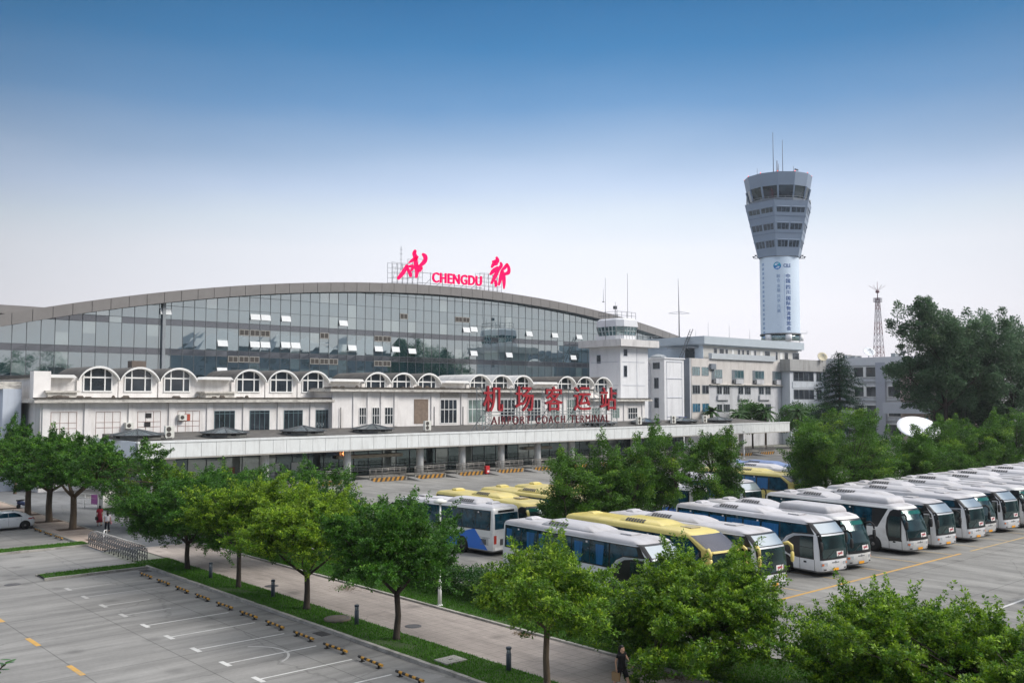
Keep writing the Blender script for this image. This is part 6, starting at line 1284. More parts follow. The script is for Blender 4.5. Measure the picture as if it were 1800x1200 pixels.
        for xw in (9.35, 3.3):
            m = MB(); S.side(m, [(xw + .64, .29)] + [(xw + .64 * math.cos(R_(a)), .5 + .62 * math.sin(R_(a))) for a in range(0, 181, 15)] + [(xw - .64, .29)], sg, .01); P(m, 'wheel_arch', C_RUB); wheel(t, xw - 6.0, sg, 1.27, .5)
        if livery == 'swoosh':
            m = MB(); S.side(m, [(.55, .4), (8.5, .4), (8.5, .55), (6.0, .82), (4.2, 1.12), (2.9, 1.5), (1.95, 1.72)], sg, .0075); P(m, 'blue_livery', C_BLUE)
            m = MB()
            for k in range(7): S.side(m, [(.45, .72 + .07 * k), (1.35 - .04 * k, .72 + .07 * k), (1.35 - .04 * k, .745 + .07 * k), (.45, .745 + .07 * k)], sg, .01)
            P(m, 'engine_louvre', C_SEAM)
        elif livery == 'low': m = MB(); S.side(m, [(4.05, .4), (8.4, .4), (8.4, .66), (7.0, .92), (4.05, .92)], sg, .0075); P(m, 'blue_livery', C_BLUE)
        elif livery == 'rearmark': m = MB(); S.side(m, [(7.2, 1.0), (7.75, 1.0), (7.75, 1.55), (7.2, 1.55)], sg, .0075); P(m, 'blue_emblem', mat('blue_emblem', (86, 120, 190), .5, .5, 6))
    # front
    if style == 'modern':
        m = MB(); S.front(m, 1.0, 3.07, -1.195, 1.195, .014, ny=24); P(m, 'front_frame', black)
        m = MB(); S.front(m, 1.1, 2.32, -1.06, 1.06, .024, ny=18); ws = P(m, 'windscreen', C_TEAL); m = MB(); S.front(m, 2.26, 2.31, -1.0, 1.0, .024, nz=1); P(m, 'sun_strip', C_TINT, ws)
        m = MB(); S.front(m, 2.35, 2.44, -1.18, 1.18, .028, nz=1); P(m, 'silver_strip', C_SILVER); m = MB(); S.front(m, 2.49, 2.99, -1.0, 1.0, .024, ny=18); P(m, 'upper_windscreen', C_UPPER)
    elif style == 'sunscreen':
        m = MB(); S.front(m, 1.0, 2.3, -1.17, 1.17, .012); P(m, 'front_frame', black); m = MB(); S.front(m, 1.1, 2.24, -1.1, 1.1, .02); ws = P(m, 'windscreen', C_TEAL)
        m = MB(); S.front(m, 2.42, 3.1, -1.14, 1.14, .02, nz=6); P(m, 'sunscreen', C_UPBLK); m = MB(); S.front(m, 2.32, 2.42, -1.18, 1.18, .03, nz=1); P(m, 'front_trim', body)
    else:
        m = MB(); S.front(m, .98, 2.95, -1.17, 1.17, .012, nz=7); P(m, 'front_frame', black); m = MB(); S.front(m, 1.16, 2.86, -1.1, 1.1, .02, nz=7); ws = P(m, 'windscreen', C_TEAL); m = MB(); S.front(m, 2.62, 2.84, -1.04, 1.04, .024, nz=2); P(m, 'sun_strip', C_TINT, ws)
    m = MB(); S.front(m, 1.16, 1.44, .1, .72, .03, 0, 1, 4); S.front(m, 1.26, 1.36, .2, .62, .034, 1, 1, 4); P(m, 'route_card', [C_PAPER, C_PAPERR], ws)
    m = MB()
    for y0, y1, q in ((-.75, -.1, .3), (.05, .7, .32)):
        p0 = Vector((S.fx(1.08, y0) + .05, y0, 1.08)); p1 = Vector((S.fx(1.5, y1) + .05, y1, 1.5)); m.bar(p0, p1, .025)
    P(m, 'wiper', C_RUB, ws)
    for sg in (-1, 1):
        m = MB(); a, c = sorted((sg * .68, sg * 1.14)); S.front(m, .66, .84, a, c, .016, 0, 1, 5); hl = P(m, 'headlight', C_HEAD); m = MB(); a, c = sorted((sg * .95, sg * 1.1)); S.front(m, .69, .8, a, c, .022, 0, 1, 2); P(m, 'indicator', mat('amber_lens', (206, 110, 60), .3), hl)
        m = MB(); a, c = sorted((sg * .78, sg * .98)); S.front(m, .42, .5, a, c, .016, 0, 1, 2); P(m, 'fog_light', C_VENT)
    m = MB(); S.front(m, .38, .52, -.24, .24, .03, 0, 1, 2); P(m, 'number_plate', C_PLATE)
    m = MB(); S.front(m, .8, .86, -.32, .3, .014, 0, 1, 3); S.front(m, .78, .92, -.05, .05, .018, 0, 1, 1); P(m, 'chrome_emblem', C_SEAM)
    # mirrors
    for sg in (-1, 1):
        xm, zm = (S.F(2.5) - .1, 2.42) if style != 'rounded' else (S.F(2.6), 2.62); big = mirror is not C_RUB
        m = MB(); a = Vector((xm - .12, sg * 1.12, zm)); m.tube([a, a + Vector((.3, sg * .16, .1)), a + Vector((.48, sg * .24, -.05)), a + Vector((.52, sg * .24, -.3))], [.06, .065, .06, .05] if not big else [.09, .1, .1, .08], 8); ar_ = P(m, 'mirror_arm', mirror)
        m = MB(); c = a + Vector((.52, sg * .24, -.62)); h = .29
        m.loft([[(c.x + q * .08 * math.cos(k), c.y + q * .125 * math.sin(k), c.z + zz) for k in np.linspace(0, 2 * math.pi, 11)[:-1]] for zz, q in ((-h, .35), (-h * .8, .9), (0, 1.1), (h * .8, .95), (h, .4))], 0, True); P(m, 'mirror_head', mirror, ar_)
    # rear
    m = MB(); S.rear(m, 1.75, 2.75, -1.08, 1.08, .012); P(m, 'rear_window', glass2); m = MB(); S.rear(m, 2.8, 2.95, -.75, .75, .014, 0, 1, 4); P(m, 'rear_display', black)
    for sg in (-1, 1): m = MB(); a, c = sorted((sg * .93, sg * 1.16)); S.rear(m, .82, 1.36, a, c, .014, 0, 2, 4); P(m, 'tail_light', C_TAIL)
    m = MB(); S.rear(m, .4, .62, -1.1, 1.1, .03, 0, 1, 8); P(m, 'bumper', body)
    m = MB(); S.rear(m, .7, 1.1, -.6, .6, .012, 0, 1, 4); P(m, 'engine_grille', C_VENT)
    # roof gear
    def pod(x0, x1, hw, h, z=3.27, sl=(.5, .9), mat_=None, name='air_conditioner', sub=True):
        mt = mat_ or roof; m = MB(); rings = []; LV = ((0, 0, 1), (.3, .25, .97), (.62, .6, .86), (.88, .9, .70), (1, 1, .5)) if sub else ((0, 0, 1), (.6, .3, .98), (.85, .7, .93), (1, 1, .8))
        for q, k, wq in LV:
            a, c, w_ = x0 + sl[0] * k, x1 - sl[1] * k, hw * wq; zz = z - .06 + (h + .06) * q; r = .1
            rings.append([(a + r, -w_, zz), (c - r, -w_, zz), (c, -w_ + r, zz), (c, w_ - r, zz), (c - r, w_, zz), (a + r, w_, zz), (a, w_ - r, zz), (a, -w_ + r, zz)])
        m.loft(rings, 0, True); o = P(m, name, mt)
        if sub:      # slatted intakes on both sloping flanks
            m = MB(); n_ = 7; zq = lambda q: z - .06 + (h + .06) * q
            for sg in (-1, 1):
                for k in range(n_):
                    xx = x0 + sl[0] + .2 + k * .22
                    for (qa, wa), (qb, wb) in (((.34, .958), (.60, .87)), ((.65, .85), (.86, .715))):
                        m.quad((xx, sg * (hw * wa + .015), zq(qa) + .01), (xx + .17, sg * (hw * wa + .015), zq(qa) + .01), (xx + .17, sg * (hw * wb + .015), zq(qb) + .012), (xx, sg * (hw * wb + .015), zq(qb) + .012))
            P(m, 'vent_grille', C_VENT, o)
        return o
    if ac == 'low': pod(3.1, 7.6, .95, .25)
    elif ac == 'tall': pod(2.6, 5.4, .92, .25); pod(6.5, 10.4, .98, .42, 3.2, (.15, .3), C_ROOF, 'roof_locker', False)
    elif ac == 'short': pod(2.2, 5.6, .9, .27, sl=(.25, .5)); pod(6.0, 8.2, .6, .06, name='roof_hatch', sub=False, sl=(.05, .05))
    elif ac == 'mid': pod(4.4, 8.2, .92, .25)
    m = MB(); m.loft([[(x, y, z) for x, y in ((1.1, -.4), (1.75, -.4), (1.75, .4), (1.1, .4))] for z in (3.24, 3.34)] + [[(x, y, 3.42) for x, y in ((1.2, -.3), (1.5, -.3), (1.5, .3), (1.2, .3))]]); P(m, 'roof_scoop', roof)
    m = MB(); m.box(8.9, 9.7, -.36, .36, 3.29, 3.36); P(m, 'roof_hatch', roof if body is not C_YEL else mat('dusty_hatch', (156, 146, 120), .8))
    return t
def put(t, X, Y, slant=0.0, back=False, sx=1.0):
    """X, Y = middle of the front end; slant in degrees from straight down the yard"""
    s = R_(slant); d = (-math.sin(s), -math.cos(s)) if not back else (-math.sin(s), math.cos(s)); h = math.atan2(d[1], d[0])
    t.location = (X - d[0] * 6.0 * sx, Y - d[1] * 6.0 * sx, 0); t.rotation_euler = (0, 0, h); t.scale = (sx, 1, 1); return t
cA = make_coach('modern', 'front-row white coach with flat blue curtains along its whole side', curtains=(1.0,)); put(cA, 50.85, 28.75, 8)
c1 = make_coach('modern', 'nearest white coach with a few drawn-back blue curtains, half hidden by foreground trees', curtains=(0.0,), livery='low', ac='low'); put(c1, 37.2, 29.9, 4)
c2 = make_coach('sunscreen', 'yellow coach with a black sunscreen, in the front row next to the nearest white coach', C_YEL, C_YEL, mirror=C_YEL, ac='mid'); put(c2, 41.4, 29.4, 6)
c3 = make_coach('modern', 'white coach with yellow mirrors, right of the front-row yellow coach', mirror=C_YEL, ac='low'); put(c3, 44.2, 28.5, 5)
cB = make_coach('rounded', 'white coach with a tall roof locker, just right of the coach with flat blue curtains', C_OLDW, ac='tall', livery='rearmark'); put(cB, 54.1, 28.9, 8)
def again(src, label, *a, **k): c = copy_tree(src, label=label); put(c, *a, **k); return c
again(cB, 'white round-windscreen coach with a full front wheel showing, standing apart in a gap', 61.95, 28.95, 8)
cN = make_coach('modern', 'white double-windscreen coach right after the one standing apart', ac='low'); put(cN, 65.7, 28.75, 7)
again(cN, 'second white double-windscreen coach right of the one standing apart', 70.5, 28.7, 7)
cR = make_coach('rounded', 'white round-windscreen coach squeezed between two double-windscreen coaches', C_OLDW, ac='short'); put(cR, 73.9, 29.2, 7)
again(cN, 'third white double-windscreen coach of the right-hand row', 77.7, 29.0, 7)
again(cR, 'white round-windscreen coach cut by the right edge', 81.7, 28.9, 7)
far_lb = ['white roof next behind the coach cut by the right edge', 'white coach roof with dark vents, second beyond the cut coach', 'white coach roof third beyond the cut coach', 'white coach roof fourth beyond the cut coach', 'white coach roof fifth beyond the cut coach, under the broad trees', 'farthest white coach roof at the right edge']
for k, lb in enumerate(far_lb): again(cN if k % 2 == 0 else cR, lb, 85.9 + 4.3 * k, 28.9, 7)
# rear row
cD = make_coach('rounded', 'white coach with a blue swoosh seen from behind, beside the front-row white coach', C_OLDW, livery='swoosh', ac='short'); put(cD, 40.9, 57.6, 4, back=True, sx=.88)
cY = make_coach('rounded', 'yellow coach just behind the blue-swoosh coach', C_YEL, C_YEL, mirror=C_YEL, ac='mid'); put(cY, 44.7, 46.6, 5)
again(cY, 'yellow coach second behind the blue-swoosh coach, front hidden by a slender tree', 49.2, 46.4, 4); again(cY, 'farthest yellow coach of the left trio in the rear row', 53.0, 46.4, 3)
again(cD, 'white coach with a blue swoosh, mostly hidden behind the slender trees', 61.5, 57.5, 3, back=True, sx=.9)
again(cA, 'rear-row white coach with flat blue curtains, behind the thin two-stemmed tree', 69.4, 46.6, 6)
cY2 = make_coach('sunscreen', 'yellow coach with black sunscreen in the rear row beside the broad dark tree', C_YEL, C_YEL, mirror=C_YEL, ac='mid', curtains=(.6,)); put(cY2, 78.6, 47.5, 6)
again(cN, 'white coach roof just behind the rear-row sunscreen coach', 84.2, 49.5, 6)
cU = make_coach('modern', 'coach with a dusky blue roof, farthest in the rear row', mat('dusky_blue_paint', (120, 140, 176), .4), mat('dusky_blue_roof', (110, 128, 166), .5), ac='low'); put(cU, 88.6, 52.0, 6)

# ================================================================== CARS
def make_car(label, paint):
    t = thing('parked_car', (0, 0, 0), label, 'car', 'cars in the lot')
    S = Shell([(.2, .8, 4.25, .12), (.32, .86, 4.38, .02), (.62, .88, 4.4, 0), (.8, .87, 4.3, .03), (.9, .85, 4.0, .1), (.97, .81, 3.15, .28), (1.2, .72, 2.72, .62), (1.38, .62, 2.35, 1.05), (1.44, .5, 2.1, 1.35)], .45, .35, .12)
    def P(m, name, mats, par=None):
        m.v = [(x - 2.2, y, z) for x, y, z in m.v]; o = m.build(name, mats, t, local=True)
        if par: o.parent = par
        return o
    P(S.body(), 'body', paint)
    for sg in (-1, 1):
        m = MB(); S.side(m, [(.95, 1.0), (2.95, 1.0), (2.62, 1.22), (2.2, 1.34), (1.5, 1.34), (1.15, 1.2)], sg, .012); P(m, 'side_window', C_GLASS)
        m = MB()
        for x in (1.95, 3.05, 1.05): S.side(m, [(x, .35), (x + .014, .35), (x + .014, .98), (x, .98)], sg, .006)
        S.side(m, [(1.93, 1.0), (1.99, 1.0), (1.99, 1.34), (1.93, 1.34)], sg, .016); P(m, 'door_seam', C_SEAM)
        for x in (1.25, 2.2): m = MB(); S.side(m, [(x, .8), (x + .2, .8), (x + .2, .84), (x, .84)], sg, .02); P(m, 'door_handle', C_SILVER)
        for xw in (.78, 3.5):
            m = MB(); S.side(m, [(xw + .4, .21)] + [(xw + .4 * math.cos(R_(a)), .33 + .38 * math.sin(R_(a))) for a in range(0, 181, 20)] + [(xw - .4, .21)], sg, .008); P(m, 'wheel_arch', C_RUB); wheel(t, xw - 2.2, sg, .90, .33)
        m = MB(); a, c = sorted((sg * .5, sg * .8)); S.rear(m, .72, .9, a, c, .012, 0, 2, 4); P(m, 'tail_light', C_TAIL); m = MB(); S.side(m, [(.3, .78), (.6, .8), (.5, .88), (.22, .88)], sg, .01); P(m, 'tail_light', C_TAIL)
        m = MB(); a, c = sorted((sg * .45, sg * .78)); S.front(m, .66, .8, a, c, .012, 0, 1, 4); P(m, 'headlight', C_HEAD)
        m = MB(); m.loft([[(2.75 + q * .08 * math.cos(k), sg * (.95 + q * .0) + q * .05 * math.sin(k), 1.0 + zz) for k in np.linspace(0, 6.28, 9)[:-1]] for zz, q in ((-.07, .5), (0, 1.2), (.07, .6))]); P(m, 'wing_mirror', paint)
    m = MB(); S.rear(m, 1.02, 1.34, -.5, .5, .012); P(m, 'rear_window', C_GLASS); m = MB(); S.front(m, 1.0, 1.34, -.55, .55, .012); P(m, 'windscreen', C_GLASS)
    m = MB(); S.rear(m, .5, .62, -.26, .26, .02, 0, 1, 2); P(m, 'number_plate', mat('blue_number_plate', (40, 80, 170), .5)); m = MB(); m.tube([(1.5, .0, 1.43), (1.42, 0, 1.52)], .02, 5); P(m, 'aerial', C_RUB)
    return t
CARW = mat('car_white_paint', (226, 227, 228), .25, .03, coat=.6)
ca = make_car('white hatchback parked tail-out beside the grass divider at the left edge', CARW); ca.location = (20.1, 82.3, 0); ca.rotation_euler = (0, 0, math.pi)
cb = copy_tree(ca, (19.2, 87.6, 0), math.pi, 'white car beyond the hatchback at the left edge, mostly out of view')
cc = copy_tree(ca, (52.6, 16.6, 0), R_(95), 'white car at the right edge just past the white painted line')
cdk = make_car('pale green car standing in the shade under the far end of the canopy', mat('car_green_paint', (150, 186, 182), .3, .05, coat=.5)); p = gnd(1291, 787); cdk.location = (152, 118, 0); cdk.rotation_euler = (0, 0, R_(10))
# scooter by the old trees
p = gnd(40, 893); sct = thing('motor_scooter', (p[0], p[1], 0), 'dark blue scooter parked by the brown trunk at the left edge', 'scooter', rz=.6); NV = mat('scooter_blue', (44, 60, 104), .4, .1, coat=.4)
b = MB(); b.loft([[(x - .75, y * w_, z) for y, z in ((-1, z0_), (1, z0_), (.7, z1_), (-.7, z1_))] for x, w_, z0_, z1_ in ((.1, .12, .5, .72), (.4, .2, .35, .78), (.8, .18, .3, .62), (.95, .2, .22, .32), (1.2, .18, .22, .34), (1.3, .2, .3, .95), (1.42, .12, .5, 1.0))], 0, True); b.build('body', NV, sct, local=True)
MB().box(-.7, .05, -.15, .15, .74, .84).build('seat', BLACK, sct, local=True); b = MB(); b.tube([(.6, 0, .9), (.55, 0, 1.08)], .03, 6); b.tube([(.5, -.33, 1.1), (.55, 0, 1.06), (.5, .33, 1.1)], .018, 6); b.build('handlebar', DARKSTEEL, sct, local=True)
for x in (-.55, .68):
    b = MB(); b.lathe([(.12, -.05), (.22, -.05), (.24, 0), (.22, .05), (.12, .05)], (0, 0, 0), 16); o = b.build('wheel', BLACK, sct, local=True); o.matrix_local = Matrix.Translation((x, 0, .24)) @ Matrix.Rotation(math.pi / 2, 4, 'X')

# ================================================================== SMALL THINGS
GR_WS = 'black and yellow wheel stops at the parking stalls'
ws0 = None
names_ws = ['nearest wheel stop at the bottom edge', 'wheel stop level with the concrete slab in the grass', 'third wheel stop from the bottom edge', 'wheel stop level with the fork-trunked tree', 'wheel stop beside the kerb grate', 'wheel stop level with the round cover in the grass', 'wheel stop level with the V-forked tree', 'wheel stop level with the bollard near the V-forked tree', 'wheel stop below the straight slender trunk', 'wheel stop two before the grass divider', 'last wheel stop by the grass divider and drain']
def wheel_stop(label):
    t = thing('wheel_stop', (0, 0, 0), label, 'wheel stop', GR_WS); b = MB(); n = 8
    for k in range(n): b.tube([(0, -.85 + 1.7 * k / n, .15), (0, -.85 + 1.7 * (k + 1) / n, .15)], .055, 8, k % 2, True)
    b.build('rail', [YEL, BLK], t, local=True)
    for y in (-.6, .6): b = MB(); b.tube([(0, y, 0), (0, y, .13)], .045, 8); b.box(-.1, .1, y - .08, y + .08, 0, .02); b.build('leg', BLK, t, local=True)
    return t
for k in range(11):
    lc = (20.74 + .03 * k, 28.8 + 2.63 * k, 0)
    if k == 0: ws0 = wheel_stop(names_ws[0]); ws0.location = lc
    else: copy_tree(ws0, lc, random.Random(k).uniform(-.03, .03), names_ws[k])
ws_l = ['wheel stop by the white hatchback, nearest the folding gate', 'wheel stop by the white hatchback, middle one', 'wheel stop nearest the tail of the white hatchback']
for k, lb in enumerate(ws_l): copy_tree(ws0, (21.9, 74.2 + 2.6 * k, 0), 0, lb)
GR_BO = 'grey bollard lights in the lawn strip'
def bollard(label):
    t = thing('bollard_light', (0, 0, 0), label, 'bollard light', GR_BO); MB().lathe([(.1, 0), (.1, .62), (.085, .64)], (0, 0, 0), 14).build('post', mat('bollard_grey', (74, 82, 92), .5, .1), t, local=True)
    MB().lathe([(.075, .64), (.075, .8)], (0, 0, 0), 14).build('lens', mat('bollard_lens', (176, 182, 184), .3, .1), t, local=True)
    b = MB(); b.lathe([(.105, .80), (.105, .87), (.06, .89)], (0, 0, 0), 14)
    for a in range(4): b.bar((.09 * math.cos(a * 1.57), .09 * math.sin(a * 1.57), .62), (.09 * math.cos(a * 1.57), .09 * math.sin(a * 1.57), .82), .02)
    b.build('cap', mat('bollard_grey', (74, 82, 92), .5, .1), t, local=True); return t
for k, (x, y, lb) in enumerate(((24.0, 27.0, 'bollard light nearest the bottom edge, left of the sparse tree'), (23.7, 37.0, 'bollard light right beside the round cover in the grass'), (23.7, 44.9, 'bollard light between the V-forked and the straight trunk'), (23.5, 51.9, 'bollard light in shade below the dark street tree'))):
    if k == 0: bo = bollard(lb); bo.location = (x, y, .1)
    else: copy_tree(bo, (x, y, .1), 0, lb)
def disc(name, x, y, z, r, m, h=.03, lb=None, cat=None):
    t = thing(name, (x, y, z), lb, cat); b = MB(); b.lathe([(r, -.02), (r, h), (r * .93, h + .006)], (0, 0, 0), 28); b.build('cover', m, t, local=True)
    b = MB(); b.lathe([(r * .8, h), (r * .8, h + .012), (r * .74, h + .012), (r * .74, h)], (0, 0, 0), 28); b.build('rim', DARKSTEEL, t, local=True)
IRON = mat('cast_iron', (78, 76, 76), .7, .3, 8)
p = gnd(475, 1028); disc('manhole_cover', 25.2, 47.9, .02, .38, IRON, .006, 'round iron manhole cover on the path behind the third bollard', 'manhole cover')
disc('manhole_cover', 25.6, 35.3, .02, .38, IRON, .006, 'round iron manhole cover on the path right of the fork-trunked tree', 'manhole cover')
p = gnd(22, 1027); disc('manhole_cover', p[0], p[1], 0, .42, IRON, .006, 'oval-looking iron cover in the lot at the left edge', 'manhole cover')
disc('round_cover', 23.5, 38.3, .1, .62, mat('old_concrete', (104, 96, 86), .9, .3, 4), .1, 'raised round concrete cover in the grass beside a bollard', 'cover')
t = thing('concrete_slab', (23.2, 29.5, .1), 'square concrete slab set in the grass near the bottom', 'slab'); MB().box(-.5, .5, -.42, .42, 0, .06).build('slab', KERB, t, local=True); MB().box(-.08, .08, -.03, .03, .06, .075).build('lifting_lug', IRON, t, local=True)
for x, y, lb in ((21.85, 36.9, 'iron drain grate at the kerb by the middle wheel stops'), (21.8, 57.2, 'iron drain grate in the corner by the grass divider')):
    t = thing('drain_grate', (x, y, .004), lb, 'drain'); b = MB(); b.box(-.24, .24, -.4, .4, 0, .004); b.build('pit', BLACK, t, local=True); b = MB()
    for k in range(9): b.box(-.24, .24, -.4 + .095 * k, -.35 + .095 * k, .004, .014)
    b.build('bars', IRON, t, local=True)
for px, py, r in ((610, 1034, .75), (920, 1115, .4), (1180, 1190, .5)):
    p = gnd(px, py); rng = np.random.default_rng(px); n = 260; C = np.c_[p[0] + rng.normal(0, r * .45, n), p[1] + rng.normal(0, r * .7, n), np.full(n, .03)]; b = MB()
    for c in C: a = rng.uniform(0, 6.28); d = .05; b.add([(c[0] + d * math.cos(a), c[1] + d * math.sin(a), .024 + rng.uniform(0, .012)), (c[0] - d * .5 * math.sin(a), c[1] + d * .5 * math.cos(a), .025), (c[0] - d * math.cos(a), c[1] - d * math.sin(a), .024 + rng.uniform(0, .012)), (c[0] + d * .5 * math.sin(a), c[1] - d * .5 * math.cos(a), .025)], [(0, 1, 2, 3)])
    o = b.build('fallen_leaves', mat('dead_leaves', (86, 70, 44), .9, .4, 3)); tag(o, 'brown fallen leaves lying along the path kerb', 'leaves', kind='stuff')
# lamp post beside the path
def lamp_post(x, y, h, label, head=True):
    t = thing('lamp_post', (x, y, 0), label, 'lamp post'); MB().lathe([(.1, .05), (.085, 1.4), (.05, 1.45), (.045, h)], (0, 0, 0), 12).build('pole', WHITE_TRIM, t, local=True); MB().lathe([(.16, 0), (.16, .1), (.1, .14)], (0, 0, 0), 12).build('base', WHITE_TRIM, t, local=True)
    if head: MB().lathe([(.05, h - .05), (.32, h), (.34, h + .1), (.1, h + .2)], (0, 0, 0), 14).build('lamp_head', mat('lamp_head_white', (222, 222, 214), .5), t, local=True)
    return t
lamp_post(28.95, 37.7, 5.1, 'thin white lamp post at the path edge by the hedge', True)
p = far(1398, 795, 122); lamp_post(p[0], p[1], 5.4, 'white lamp post at the right end of the canopy beside the broad dark tree')
# white camera pole and gate pier on the left
t = thing('camera_pole', (33.4, 86.5, 0), 'white pole with a bracket arm and small camera, left of the canopy end', 'pole'); MB().lathe([(.12, 0), (.1, 2.4), (.08, 5.2)], (0, 0, 0), 10).build('pole', WHITE_TRIM, t, local=True)
b = MB(); u = Vector((-_rt[0], -_rt[1], 0)); b.bar((0, 0, 3.4), u * 1.5 + Vector((0, 0, 3.3)), .1); b.bar((0, 0, 2.7), u * .75 + Vector((0, 0, 3.3)), .08); b.build('bracket_arm', WHITE_TRIM, t, local=True)
b = MB(); c = u * 1.5 + Vector((0, 0, 3.35)); b.lathe([(.06, 0), (.13, .06), (.13, .18), (.05, .24)], c, 10); b.build('camera', WHITE_TRIM, t, local=True)
t = thing('gate_pier', (31.2, 91.6, 0), 'low white boxy gate pier by the clipped hedge', 'pier'); MB().box(-.55, .55, -.55, .55, 0, 1.65).build('block', W_WALL, t, local=True); MB().box(-.6, .6, -.6, .6, 1.65, 1.72).build('coping', CORN, t, local=True); MB().box(-.15, .15, .1, .4, 1.72, 2.6).build('post', W_WALL, t, local=True)
t = thing('gate_railing', (30.3, 93.5, 0), 'low white railing with a pink notice tied to it', 'railing'); b = MB()
for z in (.4, .9, 1.3): b.tube([(-1.2, 1.3, z), (.3, -1.2, z)], .035, 6)
for q in (0, .5, 1): b.tube([(-1.2 + 1.5 * q, 1.3 - 2.5 * q, 0), (-1.2 + 1.5 * q, 1.3 - 2.5 * q, 1.3)], .035, 6)
b.build('rails', WHITE_TRIM, t, local=True); b = MB(); b.add([(-.1, -.58, .35), (.26, -1.2, .35), (.26, -1.2, 1.25), (-.1, -.58, 1.25), (-.06, -.55, .35), (.3, -1.17, .35), (.3, -1.17, 1.25), (-.06, -.55, 1.25)], [(0, 1, 2, 3), (7, 6, 5, 4), (3, 2, 6, 7), (0, 3, 7, 4), (1, 5, 6, 2)]); b.build('pink_notice', mat('pink_notice', (206, 120, 196), .6), t, local=True)
# accordion gate
t = thing('folding_gate', (22.75, 64.8, 0), 'folded steel accordion gate beside the paved tree strip', 'gate'); n = 23
hp = MB()
for k in range(n):
    y = -4.6 + 9.2 * k / (n - 1); zt = 1.05 if 0 < k < n - 1 else .95; A = [(-.3, y, .06), (-.3, y, zt - .25)] + [(-.3 * math.cos(R_(a)), y, zt - .25 + .25 * math.sin(R_(a))) for a in (30, 60, 90, 120, 150)] + [(.3, y, zt - .25), (.3, y, .06)]
    hp.tube(A, .026, 6)
GS = mat('gate_steel', (128, 130, 132), .35, .15, metal=.5)
hp.build('hoop', GS, t, local=True); GL = None
for x in (-.3, .3):
    lt_ = MB()
    for k in range(n - 1):
        y0 = -4.6 + 9.2 * k / (n - 1); y1 = -4.6 + 9.2 * (k + 1) / (n - 1)
        for za, zb in ((.15, .5), (.5, .15), (.5, .85), (.85, .5)): lt_.bar((x, y0, za), (x, y1, zb), .03)
    lt_.build('scissor_lattice', mat('gate_lattice', (92, 94, 98), .4, .15, metal=.4), t, local=True)
b = MB()
for k in range(0, n, 2):
    y = -4.6 + 9.2 * k / (n - 1)
    for x in (-.3, .3): b.lathe([(.04, 0), (.06, .03), (.04, .06)], (x, y, 0), 8)
b.build('casters', BLACK, t, local=True)
t = thing('gate_rail', (23.5, 68.6, .05), 'curved white hand rail at the near end of the tree strip', 'railing'); b = MB(); b.tube([(-.5, -.6, 0), (-.5, -.6, .8), (-.2, .2, 1.0), (.3, 1.2, .9), (.3, 1.2, 0)], .03, 6); b.build('tube', WHITE_TRIM, t, local=True); b = MB(); b.lathe([(.07, 0), (.07, .02)], (-.5, -.6, 0), 8); b.lathe([(.07, 0), (.07, .02)], (.3, 1.2, 0), 8); b.build('foot', GREYSTEEL, t, local=True)
# red shopfront glimpsed at far left, fence behind the canopy end
p = far(8, 862, 118); t = thing('red_kiosk', (p[0], p[1], 0), 'low red-fronted kiosk glimpsed under the left-hand trees', 'kiosk'); MB().box(-5, 2.5, -1.5, 1.5, 0, 2.6).build('body', mat('kiosk_red', (120, 34, 30), .6, .2), t, local=True); MB().box(-5.2, 2.7, -1.8, 1.7, 2.6, 2.85).build('roof', ROOF_D, t, local=True); MB().box(.9, 1.6, -1.54, -1.502, .5, 2.1).build('yellow_sign', mat('kiosk_yellow', (214, 160, 40), .6), t, local=True); MB().box(-3, -.5, -1.53, -1.502, .6, 2.0).build('window', DARKGLASS, t, local=True)
t = thing('boundary_fence', (160, 124, 0), 'grey railing fence with square piers behind the open canopy end', 'fence'); b = MB()
for k in range(7): b.box(-20 + 7 * k, -19 + 7 * k, -.4, .4, 0, 2.6)
b.build('pier', mat('fence_pier', (150, 148, 146), .8, .1), t, local=True); b = MB(); b.box(-20, 26, -.15, .15, 0, .7)
for z in (1.0, 2.1): b.box(-20, 26, -.04, .04, z, z + .07)
for k in range(160): b.box(-20 + .28 * k, -19.97 + .28 * k, -.02, .02, .7, 2.1)
b.build('railing', GREYSTEEL, t, local=True)
p = far(1268, 790, 150); lamp_post(p[0] + 12, p[1] + 4, 4.6, 'slim white lamp post behind the columns at the far canopy end')

# ================================================================== PEOPLE
SKIN = mat('skin', (214, 168, 142), .6, .06); HAIR = mat('black_hair', (24, 20, 20), .45, .3, 12)
def skinned(name, V, E, Rad, m, par, lv=2):
    me = bpy.data.meshes.new(name); me.from_pydata(V, E, []); o = bpy.data.objects.new(name, me); COL.objects.link(o); sk = o.modifiers.new('skin', 'SKIN'); sb = o.modifiers.new('smooth', 'SUBSURF'); sb.levels = lv; sb.render_levels = lv; sk.use_smooth_shade = True
    for i, r in enumerate(Rad): me.skin_vertices[0].data[i].radius = (r, r) if not isinstance(r, tuple) else r
    me.skin_vertices[0].data[0].use_root = True; dg = bpy.context.evaluated_depsgraph_get(); dg.update(); nm = bpy.data.meshes.new_from_object(o.evaluated_get(dg)); bpy.data.objects.remove(o); bpy.data.meshes.remove(me); nm.materials.clear(); nm.materials.append(m)
    for p_ in nm.polygons: p_.use_smooth = True
    nm.name = name; q = bpy.data.objects.new(name, nm); COL.objects.link(q); q.parent = par; return q
